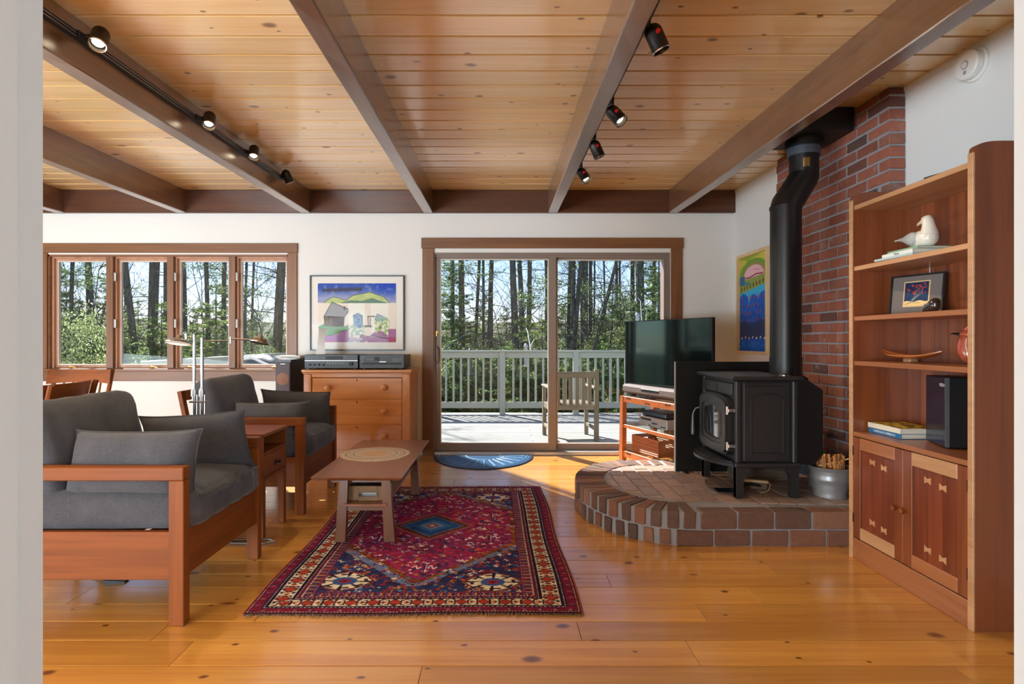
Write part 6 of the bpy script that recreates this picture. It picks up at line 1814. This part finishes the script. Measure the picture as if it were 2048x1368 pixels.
# tarpaulin over patio furniture
tp2 = thing('covered_table', 'grey tarpaulin draped over a patio table outside the fourth window pane', 'covered table', (-3.12, 8.2, DZ))
nx, ny = 26, 16; vs, fs = [], []
for j in range(ny + 1):
    for i in range(nx + 1):
        u, v = -1 + 2 * i / nx, -1 + 2 * j / ny
        e = max(abs(u), abs(v))
        zt = .95 + .05 * math.exp(-((u + .45) ** 2 + v * v) * 5) - .10 * max(0, u) ** 2
        z = zt if e < .7 else zt * (1 - ((e - .7) / .3) ** 1.3)
        x = .62 * u * (1 - .0 * e); yy = .5 * v
        f = 1 if e < .7 else 1 + .05 * math.sin(9 * u + 7 * v)
        vs.append((x * f, yy * f, max(.002, z + .015 * mnoise.noise(Vector((u * 3, v * 3, 1))))))
for j in range(ny):
    for i in range(nx):
        a = j * (nx + 1) + i; fs.append((a, a + 1, a + nx + 2, a + nx + 1))
MB().add(vs, fs).build('tarpaulin', plain('tarp_grey', C(92, 98, 102), .6, bump=.2, bscale=12, var=.2), tp2, smooth=60)
MB().tube([(-.5, -.36, .80), (-.42, -.4, .93), (-.3, -.42, .99), (-.16, -.42, .93), (0, -.43, .86), (.2, -.45, .80)], .018, 8).build('white_rope', plain('white_cord', C(214, 218, 220), .7), tp2)
for x in (-.35, .35):
    for y in (-.28, .28): MB().cyl((x, y, 0), (x, y, .8), .02, n=8).build('leg', BLACKM, tp2)

# weathered armchair on the deck, seen from behind
TEAK = wood('weathered_teak', C(126, 116, 98), C(86, 78, 66), 'z', .75, 0, var=.2, bump=.3)
TEAKX = wood('weathered_teak_x', C(126, 116, 98), C(86, 78, 66), 'x', .75, 0, var=.2, bump=.3)
gc = thing('garden_chair', 'weathered grey wooden garden armchair on the deck with its back to the room', 'chair', (.875, 6.80, DZ), R(5))
W2 = .27
for s in (-1, 1):
    x = s * W2
    MB().box(x - .026, x + .026, -.026, .026, 0, .855, .006).build('leg', TEAK, gc)
    MB().box(x - .024, x + .024, .49, .535, 0, .62, .005).build('leg', TEAK, gc)
    MB().box(x - .035, x + .035, -.02, .56, .62, .645, .006).build('arm', TEAKX, gc)
    MB().box(x - .014, x + .014, .02, .5, .36, .43, .003).build('side_rail', TEAKX, gc)
    MB().box(x - .014, x + .014, .02, .5, .12, .16, .003).build('stretcher', TEAKX, gc)
MB().box(-W2 + .02, W2 - .02, -.016, .016, .755, .825, .005).build('top_rail', TEAKX, gc)
MB().box(-W2 + .02, W2 - .02, -.016, .016, .375, .435, .004).build('lower_rail', TEAKX, gc)
for k in range(6):
    x = -.19 + k * .076
    MB().box(x - .022, x + .022, -.009, .009, .43, .758, .003).build('back_slat', TEAK, gc)
for k in range(6): MB().box(-W2 + .02, W2 - .02, .04 + k * .082, .105 + k * .082, .425, .443, .003).build('seat_slat', TEAKX, gc)
MB().box(-W2 + .02, W2 - .02, .495, .525, .36, .425, .003).build('front_rail', TEAKX, gc)

# bird feeders on bracket poles fixed to the railing
def feeder(label, px, Y, ztop, zbot, col, capc, r):
    t = thing('bird_feeder', label, 'bird feeder', (PX(px, Y), Y, zbot), group='bird feeders outside the door')
    H = ztop - zbot
    MB().lathe([(0, .03), (r, .03), (r, H - .05), (0, H - .05)], n=18).build('seed_tube', col, t)
    MB().lathe([(0, H - .055), (r * 1.35, H - .055), (r * 1.3, H - .04), (r * .7, H - .01), (r * .3, H), (0, H)], n=18).build('cap', capc, t)
    MB().lathe([(0, .0), (r * .8, 0), (r * 1.9, .02), (r * 1.9, .032), (r * 1.7, .034), (0, .03)], n=18).build('tray', capc, t)
    MB().tube([(0, 0, H), (.01, 0, H + .06), (.004, 0, H + .13), (0, 0, H + .30)], .0025, 5).build('hanger', BLACKM, t)
    for s in (-1, 1): MB().cyl((s * r * .8, 0, .10), (s * (r + .05), 0, .10), .004, n=6).build('perch', BLACKM, t)
    return t
SEED = plain('seed_tube', C(78, 88, 92), .3, var=.4); BLUECAP = plain('blue_cap', C(36, 84, 120), .35)
SEEDW = plain('clear_tube', C(178, 184, 184), .25, var=.3)
feeder('dark blue tube bird feeder hanging beyond the railing left of its post', 940, 9.7, PZ(697, 9.7), PZ(752, 9.7), SEED, BLUECAP, .032)
feeder('clear tube bird feeder hanging beyond the railing near the sliding stile', 1052, 9.75, PZ(687, 9.75), PZ(735, 9.75), SEEDW, ALU, .030)
feeder('pale bird feeder hanging beyond the railing just above the television', 1275, 9.75, PZ(625, 9.75), PZ(672, 9.75), SEEDW, ALU, .034)
bk2 = thing('feeder_bracket', 'dark diagonal bracket pole holding the blue bird feeder', 'bracket', (PX(884, 9.5), 9.5, .98))
MB().tube([P2(884, 704, 9.42), P2(884, 702, 9.55), P2(912, 682, 9.68), P2(940, 662, 9.7)], .012, 7).build('pole', plain('bracket_blue', C(50, 66, 80), .4), bk2, world=True)
for px, zt_ in ((1052, 656), (1275, 595)):
    hk2 = thing('feeder_hook', ['white bent hook pole carrying the clear bird feeder', 'pale forked hook pole rising behind the television'][px > 1100], 'hook', (PX(px, 9.62), 9.62, .9))
    MB().tube([(PX(px + 8, 9.6), 9.41, 1.0), (PX(px + 7, 9.6), 9.46, PZ(690, 9.6)), (PX(px + 3, 9.7), 9.6, PZ(zt_ + 8, 9.7)), (PX(px, 9.75), 9.75, PZ(zt_, 9.75))], [.011, .010, .007, .004], 7).build('pole', WHITE, hk2, world=True)
    MB().tube([(PX(px + 7, 9.6), 9.46, PZ(694, 9.6)), (PX(px + 16, 9.7), 9.6, PZ(zt_ + 22, 9.7))], [.007, .004], 6).build('side_arm', WHITE, hk2, world=True)

# ground
GRD = NT('forest_ground'); v = GRD.coord(); n = GRD.noise(v, 1.6, 6, .65)
GRD.bsdf(GRD.ramp(n.outputs[0], [(.3, C(40, 36, 26)), (.55, C(72, 64, 46)), (.75, C(52, 62, 36))]), .95, 0, .1)
nx = 40; vs, fs = [], []
for j in range(nx + 1):
    for i in range(nx + 1):
        x, y = -70 + 140 * i / nx, 6.1 + 90 * (j / nx) ** 1.5
        vs.append((x, y, -.75 + .25 * mnoise.noise(Vector((x * .15, y * .15, 0))) - .012 * max(0, y - 10)))
for j in range(nx):
    for i in range(nx):
        a = j * (nx + 1) + i; fs.append((a, a + 1, a + nx + 2, a + nx + 1))
MB().add(vs, fs).build('ground', GRD.m, kind='structure', smooth=60)

# wooded rise behind the trees
HIL = NT('wooded_hill'); v = HIL.coord(); n = HIL.noise(v, .9, 8, .75)
HIL.bsdf(HIL.ramp(n.outputs[0], [(.35, C(52, 62, 44)), (.5, C(96, 100, 78)), (.62, C(120, 112, 96)), (.75, C(74, 90, 58))]), .95, 0, .1)
vs, fs = [], []; nx, ny = 90, 10
for j in range(ny + 1):
    for i in range(nx + 1):
        x = -110 + 220 * i / nx; t_ = j / ny
        top = 3.9 + 1.1 * mnoise.noise(Vector((x * .06, 3, 0))) + .7 * mnoise.noise(Vector((x * .7, 9, 0)))
        vs.append((x, 58 + 26 * t_ + 2 * mnoise.noise(Vector((x * .2, t_ * 4, 2))), -2.6 + (top + 2.6) * math.sin(t_ * math.pi / 2)))
for j in range(ny):
    for i in range(nx):
        a = j * (nx + 1) + i; fs.append((a, a + 1, a + nx + 2, a + nx + 1))
MB().add(vs, fs).build('hill', HIL.m, kind='structure', smooth=60)

# ---------------------------------------------------------------- trees
def leaf_mat(name, stops, trans=.35):
    t = NT(name)
    v = t.coord(); n = t.noise(v, 7, 3)
    rnd = t.n('ShaderNodeNewGeometry').outputs['Random Per Island']
    f = t.math('ADD', t.math('MULTIPLY', rnd, .75), t.math('MULTIPLY', n.outputs[0], .35))
    col = t.ramp(f, stops)
    col = t.hsv(col, .5, 1.0, t.math('MULTIPLY_ADD', t.rand(), .5, .75))
    a = t.n('ShaderNodeBsdfPrincipled'); t.l(col, a.inputs['Base Color']); a.inputs['Roughness'].default_value = .5; a.inputs['Specular IOR Level'].default_value = .35
    b = t.n('ShaderNodeBsdfTranslucent'); t.l(col, b.inputs[0])
    m = t.n('ShaderNodeMixShader'); m.inputs[0].default_value = trans
    t.l(a.outputs[0], m.inputs[1]); t.l(b.outputs[0], m.inputs[2]); t.l(m.outputs[0], t.out.inputs[0])
    return t.m
NEEDLE = leaf_mat('spruce_needles', [(.2, C(66, 94, 54)), (.55, C(124, 152, 84)), (.8, C(182, 198, 126)), (1.0, C(228, 232, 182))], .58)
NEEDLED = leaf_mat('dark_needles', [(.2, C(58, 86, 54)), (.6, C(108, 136, 82)), (1.0, C(180, 194, 134))], .55)
LEAFY = leaf_mat('pale_leaves', [(.2, C(96, 114, 72)), (.6, C(156, 170, 112)), (1.0, C(222, 224, 180))], .5)
BARKM = NT('tree_bark'); v = BARKM.coord((1, 1, .25), rand=1.0); n = BARKM.noise(v, 16, 5, .7)
BARKM.bsdf(BARKM.mix(.25, BARKM.ramp(n.outputs[0], [(.3, C(56, 54, 52)), (.55, C(104, 98, 92)), (.75, C(146, 146, 138))]), C(96, 104, 84)), .9, 0, .15, normal=BARKM.bump(n.outputs[0], .6, .03))
BARK_ = BARKM.m
def quads_mesh(name, C_, U, V):
    """C centres, U half-length vectors, V half-width vectors -> pointed blades"""
    n = len(C_)
    P = np.empty((n, 4, 3), np.float32)
    P[:, 0] = C_ - U; P[:, 1] = C_ + V - U * .1; P[:, 2] = C_ + U; P[:, 3] = C_ - V - U * .1
    me = bpy.data.meshes.new(name)
    me.vertices.add(n * 4); me.vertices.foreach_set('co', P.reshape(-1))
    me.loops.add(n * 4); me.loops.foreach_set('vertex_index', np.arange(n * 4, dtype=np.int32))
    me.polygons.add(n); me.polygons.foreach_set('loop_start', np.arange(0, n * 4, 4, dtype=np.int32))
    try: me.polygons.foreach_set('loop_total', np.full(n, 4, dtype=np.int32))
    except Exception: pass
    me.update(calc_edges=True)
    return me
def unit(a): return a / np.maximum(1e-9, np.linalg.norm(a, axis=-1, keepdims=True))
def spruce(seed, H, Rm, n, blade=.036, wid=.0075, z0=.05, open_=0.0):
    r_ = np.random.RandomState(seed)
    nb = int(9 * H / .28)
    bz = z0 * H + (H * (1 - z0) - .1) * r_.rand(nb) ** 1.15
    ba = r_.rand(nb) * 2 * np.pi
    bl = Rm * (1 - bz / H) ** .75 * r_.uniform(.6, 1.1, nb) + .05
    keep = r_.rand(nb) > open_
    bz, ba, bl = bz[keep], ba[keep], bl[keep]; nb = len(bz)
    w = bl ** 1.3; idx = r_.choice(nb, n, p=w / w.sum())
    t = r_.rand(n) ** .7
    d = np.stack([np.cos(ba[idx]), np.sin(ba[idx]), np.zeros(n)], 1)
    sd_ = np.stack([-d[:, 1], d[:, 0], np.zeros(n)], 1)
    L = bl[idx]
    off = (r_.rand(n) - .5) * 2 * L * .34 * (1.05 - t)
    z = bz[idx] - .22 * L * t + .28 * L * t * t + r_.normal(0, .018, n)
    Cc = d * (L * t)[:, None] + sd_ * off[:, None]; Cc[:, 2] = z
    dirv = unit(d * .9 + sd_ * np.sign(off)[:, None] * .8 + r_.normal(0, .45, (n, 3)))
    U = dirv * (blade * r_.uniform(.6, 1.3, n))[:, None]
    V = unit(np.cross(dirv, r_.normal(0, 1, (n, 3)))) * (wid * r_.uniform(.7, 1.3, n))[:, None]
    tk = MB(); tk.tube([(0, 0, -.2), (0, 0, H * .5), (0, 0, H)], [.02 * H ** .8, .012 * H ** .8, .004], 6)
    for i in range(0, nb, 2):
        tk.tube([(0, 0, bz[i]), (math.cos(ba[i]) * bl[i] * .5, math.sin(ba[i]) * bl[i] * .5, bz[i] - .04 * bl[i]), (math.cos(ba[i]) * bl[i] * .95, math.sin(ba[i]) * bl[i] * .95, bz[i] + .05 * bl[i])], [.006, .005, .002], 3, caps=False)
    return quads_mesh('foliage', Cc, U, V), tk.mesh('trunk', 0)
def bush(seed, n, sx, sy, sz, blade=.020, wid=.009):
    r_ = np.random.RandomState(seed)
    nc = 60; cc = r_.normal(0, .5, (nc, 3)); cc = cc / np.maximum(1, np.linalg.norm(cc, axis=1))[:, None]
    idx = r_.randint(nc, size=n)
    Cc = (cc[idx] + r_.normal(0, .13, (n, 3))) * np.array([sx, sy, sz]) + np.array([0, 0, sz])
    dirv = unit(r_.normal(0, 1, (n, 3)))
    return quads_mesh('foliage', Cc, dirv * (blade * r_.uniform(.6, 1.3, n))[:, None], unit(np.cross(dirv, r_.normal(0, 1, (n, 3)))) * (wid * r_.uniform(.7, 1.3, n))[:, None])
def tall_trunk(seed, H, r0, lean=0.0, dead=26, fol=0, z_live=3.5):
    r_ = random.Random(seed)
    m = MB(); n = 12
    ctr = []
    for k in range(n + 1):
        z = -1.2 + (H + 1.2) * k / n
        ctr.append((lean * (z / H) + .05 * mnoise.noise(Vector((seed, z * .35, 0))), .05 * mnoise.noise(Vector((seed, z * .35, 5))), z))
    m.tube(ctr, [r0 * (1.15 - .6 * k / n) for k in range(n + 1)], 10)
    b = MB(); tips = []
    for k in range(dead):
        z = r_.uniform(.3, H * .97); a = r_.uniform(0, 6.283); L = r_.uniform(.35, 1.5)
        f = (z + 1.2) / (H + 1.2) * n; i = min(n - 1, int(f)); c0_ = Vector(ctr[i]).lerp(Vector(ctr[i + 1]), f - i)
        pts_ = [c0_]; p = c0_.copy(); dv_ = Vector((math.cos(a), math.sin(a), r_.uniform(-.15, .35)))
        for q in range(4):
            p = p + dv_ * L / 4; dv_ = (dv_ + Vector((r_.uniform(-.3, .3), r_.uniform(-.3, .3), r_.uniform(-.25, .2)))).normalized(); pts_.append(p.copy())
        b.tube(pts_, [.011, .009, .007, .005, .002], 4, caps=False)
        for q in range(1, 4):
            if r_.random() < .8:
                p2 = pts_[q]; e = p2 + Vector((r_.uniform(-.4, .4), r_.uniform(-.4, .4), r_.uniform(-.15, .25)))
                b.tube([p2, (p2 + e) / 2 + Vector((0, 0, .03)), e], [.005, .004, .0015], 3, caps=False)
        tips.append((z, [tuple(q) for q in pts_]))
    fo = None
    if fol:
        rs_ = np.random.RandomState(seed); sel = [t_ for t_ in tips if t_[0] > z_live or rs_.rand() < .25]
        P_ = np.array([t_[1] for t_ in sel])
        idx = rs_.randint(len(P_), size=fol); tt = rs_.uniform(.8, 3.99, fol); ii = tt.astype(int); ff = (tt - ii)[:, None]
        base = P_[idx, ii] * (1 - ff) + P_[idx, np.minimum(4, ii + 1)] * ff
        Cc = base + rs_.normal(0, 1, (fol, 3)) * np.array([.16, .16, .06])
        dirv = unit(rs_.normal(0, 1, (fol, 3)) * np.array([1, 1, .5]))
        fo = quads_mesh('foliage', Cc, dirv * (.04 * rs_.uniform(.6, 1.3, fol))[:, None], unit(np.cross(dirv, rs_.normal(0, 1, (fol, 3)))) * (.009 * rs_.uniform(.7, 1.3, fol))[:, None])
    return m.mesh('trunk', 40), b.mesh('branches', 0), fo
def sapling(seed, H, n_main=5):
    r_ = random.Random(seed); b = MB()
    def grow(p, d, L, r0, dep):
        pts_ = [p.copy()]; q = p.copy(); dd_ = d.copy()
        for k in range(4):
            dd_ = (dd_ + Vector((r_.uniform(-.18, .18), r_.uniform(-.18, .18), r_.uniform(-.05, .12)))).normalized(); q = q + dd_ * L / 4; pts_.append(q.copy())
        b.tube(pts_, [r0, r0 * .85, r0 * .7, r0 * .55, r0 * .35], 4 if dep < 2 else 3, caps=False)
        if dep < 3:
            for k in range(r_.randint(3, 5)):
                j = r_.randint(1, 4); a = r_.uniform(0, 6.283)
                nd = (dd_ * .7 + Vector((math.cos(a), math.sin(a), r_.uniform(.0, .5))) * .75).normalized()
                grow(pts_[j], nd, L * r_.uniform(.4, .62), r0 * .5, dep + 1)
    for k in range(n_main):
        a = r_.uniform(0, 6.283); grow(Vector((r_.uniform(-.1, .1), r_.uniform(-.1, .1), -.9)), Vector((math.cos(a) * .22, math.sin(a) * .22, 1)).normalized(), H * r_.uniform(.5, .75), .022, 0)
    return b.mesh('branches', 0)
def leaf_part(name, me, mt, parent):
    if len(me.materials) == 0: me.materials.append(mt)
    o = bpy.data.objects.new(name, me); COL.objects.link(o); o.parent = parent; o['kind'] = 'stuff'
    return o
GZ = -.8
# young spruces, four meshes shared by all
SPM = [spruce(s, h, r_, n) for s, h, r_, n in ((1, 2.4, .95, 21000), (2, 3.2, 1.05, 26000), (3, 1.9, 1.0, 19000), (4, 4.6, 1.35, 34000))]
def put_spruce(k, x, y, s, label, group, mt=NEEDLE, rz=0.0, z=GZ):
    t = thing('young_spruce', label, 'tree', (x, y, z), rz, group); t.scale = (s, s, s)
    o = leaf_part('foliage', SPM[k][0], mt, t)
    if mt is not NEEDLE:
        o.material_slots[0].link = 'OBJECT'; o.material_slots[0].material = mt
    link('trunk', SPM[k][1], BARK_, t)
    return t
hed = 'young green spruce crowding behind the deck railing'
hg = 'young spruces behind the deck railing'
r6 = random.Random(6)
for k in range(17):
    x = -1.7 + k * .34 + r6.uniform(-.12, .12); y = r6.uniform(10.6, 12.2)
    px_ = 1000 + x * F / y
    kk = r6.choice((0, 2, 0, 2, 1)); H_ = (2.4, 3.2, 1.9, 4.6)[kk]
    top = r6.uniform(.92, 1.35)
    put_spruce(kk, x, y, (top - GZ) / H_, hed, hg, NEEDLED if k % 3 == 0 else NEEDLE, r6.uniform(0, 6))
put_spruce(1, PX(1058, 11.4), 11.4, (PZ(592, 11.4) - GZ) / 3.2, 'slender spire-topped spruce rising above the railing beside the sliding stile', None)
put_spruce(3, PX(1318, 12.0), 12.0, (PZ(470, 12) - GZ) / 4.6, 'dense dark spruce behind the television at the door edge', None, NEEDLED)
put_spruce(3, PX(905, 13.0), 13.0, (PZ(500, 13) - GZ) / 4.6, 'tall dark spruce behind the door handle side of the glass', None, NEEDLED, 2.0)
put_spruce(1, PX(1225, 13.5), 13.5, (PZ(560, 13.5) - GZ) / 3.2, 'broad dark spruce among the trunks in the fixed door pane', None, NEEDLED, 1.0)
put_spruce(1, PX(432, 10.2), 10.2, (PZ(556, 10.2) - GZ) / 3.2, 'bright green spruce filling the third window pane', None, NEEDLE, .5)
wl = 'low young spruce growing under the left windows outside'
wg = 'young spruces outside the four-pane window'
for k, (px, py, Y, kk) in enumerate(((130, 640, 11.5, 1), (180, 660, 10.5, 0), (215, 640, 12, 1), (250, 672, 10.2, 2), (300, 668, 11.8, 0), (345, 660, 12.4, 1), (385, 640, 12.8, 1), (470, 668, 12.2, 2), (505, 655, 12.8, 1), (540, 680, 11, 0), (572, 650, 11.8, 1), (100, 600, 12.6, 3), (60, 640, 11, 1), (0, 620, 11.6, 1))):
    H_ = (2.4, 3.2, 1.9, 4.6)[kk]
    put_spruce(kk, PX(px, Y), Y, (PZ(py, Y) - GZ) / H_, wl, wg, NEEDLED if k % 3 == 1 else NEEDLE, k * 1.3)
# between the windows and further sides, for stepping aside
for k in range(12):
    Y = r6.uniform(11, 14); x = [-2.9, -2.4, -2.0, 3.4, 3.9, 4.5, 5.2, -7.2, -8, 6, 6.8, -9][k]
    put_spruce(r6.choice((0, 1, 2)), x, Y, r6.uniform(.75, 1.0), hed if x > -3 else wl, hg if x > -3 else wg, NEEDLE, k)
# distant belt
fl_ = 'distant hazy spruce at the back of the woods'
for k in range(64):
    Y = r6.uniform(18, 34); x = (-1.0 + 2.0 * ((k * .618) % 1)) * Y * .92
    kk = r6.choice((0, 1, 3)); H_ = (2.4, 3.2, 1.9, 4.6)[kk]
    put_spruce(kk, x, Y, r6.uniform(2.8, 5.6) / H_, fl_, 'distant spruces', NEEDLED if k % 2 else NEEDLE, k, -1.0)
# pale bushes
BU = [bush(5, 14000, .8, .7, .8), bush(6, 15000, 1.0, .8, .7)]
for k, (px, py, Y, s) in enumerate(((165, 640, 9.9, 1.0), (200, 690, 9.6, .8), (520, 700, 9.8, .7), (915, 650, 12.8, 1.0), (1255, 600, 12.6, 1.0), (1200, 650, 14, 1.0), (250, 640, 13, 1.1), (1000, 670, 13.5, 1.0))):
    t = thing('leafy_bush', ['pale leafy bush in the first window pane', 'low pale bush at the foot of the first window pane', 'low pale bush beside the tarpaulin', 'pale bush under the dark spruce near the door handle', 'yellow-green leafy bush behind the television top', 'yellow-green bush among the twin trunks', 'pale bush behind the leaning trunk', 'pale bush low between the big trunks in the sliding panel'][k], 'bush', (PX(px, Y), Y, GZ), k)
    z1 = PZ(py, Y) - GZ; t.scale = (s, s, z1 / 1.6)
    leaf_part('foliage', BU[k % 2], LEAFY, t)
    MB().tube([(0, 0, -.1), (.05, .03, .5), (0, .1, 1.1)], [.02, .014, .006], 5).tube([(0, 0, 0), (-.2, -.1, .6), (-.3, -.1, 1.1)], [.014, .01, .004], 5).build('stem', BARK_, t)
# tall trunks
TT = [('door', 905, 9, 14.5, 0, 1), ('door', 923, 13, 13.2, 0, 1), ('door', 952, 7, 15, .3, 0), ('door', 967, 6, 14, 0, 0), ('door', 978, 6, 16, .2, 0), ('door', 1031, 14, 13.0, -.25, 0), ('door', 1059, 10, 14.6, 0, 1), ('door', 1138, 9, 15, .1, 1), ('door', 1148, 10, 13.4, .55, 0), ('door', 1143, 9, 13.5, .25, 0), ('door', 1180, 8, 15.6, .1, 0), ('door', 1192, 8, 12.8, 1.6, 0), ('door', 1189, 4, 16, 0, 0), ('door', 1210, 4, 16.5, 0, 0), ('door', 1240, 5, 15, .0, 0), ('door', 1265, 10, 15.5, 0, 1), ('door', 1281, 17, 12.8, 0, 0), ('door', 1308, 9, 14, 0, 1),
      ('window', 143, 8, 14, -.0, 1), ('window', 266, 13, 12.2, -.62, 0), ('window', 300, 12, 13, .2, 0), ('window', 330, 9, 13.6, .1, 0), ('window', 414, 9, 13.5, 0, 1), ('window', 447, 8, 14, 0, 1), ('window', 491, 6, 14.5, 0, 1), ('window', 503, 5, 15, .2, 0), ('window', 557, 19, 11.4, .2, 0), ('window', 575, 6, 14, 0, 0)]
DISTINCT = {1031: 'stout bare trunk standing clear against the sky in the sliding panel', 1192: 'leaning thin trunk crossing the fixed door pane', 1281: 'thick grey trunk at the right of the fixed door pane above the television', 266: 'leaning dark trunk in the second window pane', 300: 'straight dark trunk in the second window pane', 557: 'thickest lichen-covered trunk in the fourth window pane', 143: 'slim trunk in the first window pane', 923: 'thick trunk among dark foliage near the door handle'}
for k, (wh, px, wpx, Y, lean, live) in enumerate(TT):
    H_ = 9.0 if Y < 15 else 10
    a, b, fo = tall_trunk(100 + k, H_, wpx * Y / F / 2, lean * 1.5, 40, 6000 if live else 700, 2.4 if live else 6.0)
    lb_ = DISTINCT.get(px) or ('slender bare trunk in the woods beyond the glass door' if wh == 'door' else 'slender bare trunk in the woods beyond the left windows')
    t = thing('tall_tree', lb_, 'tree', (PX(px, Y) - lean * 1.5 * .2, Y, -.6), 0, None if px in DISTINCT else ('bare trunks beyond the ' + wh))
    link('trunk', a, BARK_, t); link('branches', b, BARK_, t)['kind'] = 'stuff'
    if fo: leaf_part('foliage', fo, NEEDLED, t)
# the farther woods: shared trunk meshes
FT = [tall_trunk(300 + k, 10, .085 + .02 * k, .3 * (k - 1.5), 34, 1100, 3.0) for k in range(4)]
for k in range(30):
    Y = r6.uniform(17, 30); x = (-1 + 2 * ((k * .618 + .31) % 1)) * Y * .9
    t = thing('tall_tree', 'far thin trunk deep in the woods', 'tree', (x, Y, -1.0), r6.uniform(0, 6.28), 'trunks deep in the woods')
    a, b, fo = FT[k % 4]
    link('trunk', a, BARK_, t); link('branches', b, BARK_, t)['kind'] = 'stuff'; leaf_part('foliage', fo, NEEDLED, t)
# bare saplings and brush
SP = [sapling(400 + k, 4.2 + .5 * k, 4) for k in range(4)]
for k in range(40):
    if k < 8: px, Y = (1000, 985, 1015, 160, 190, 205, 530, 1225)[k], (13.6, 15, 12.6, 12.6, 14, 15, 13.2, 14)[k]; x = PX(px, Y)
    else: Y = r6.uniform(13, 21); x = (-1 + 2 * ((k * .618) % 1)) * Y * .85
    t = thing('bare_sapling', 'bare branching sapling among the trees outside', 'sapling', (x, Y, -.5), r6.uniform(0, 6.28), 'bare saplings in the woods')
    link('branches', SP[k % 4], BARK_, t)['kind'] = 'stuff'
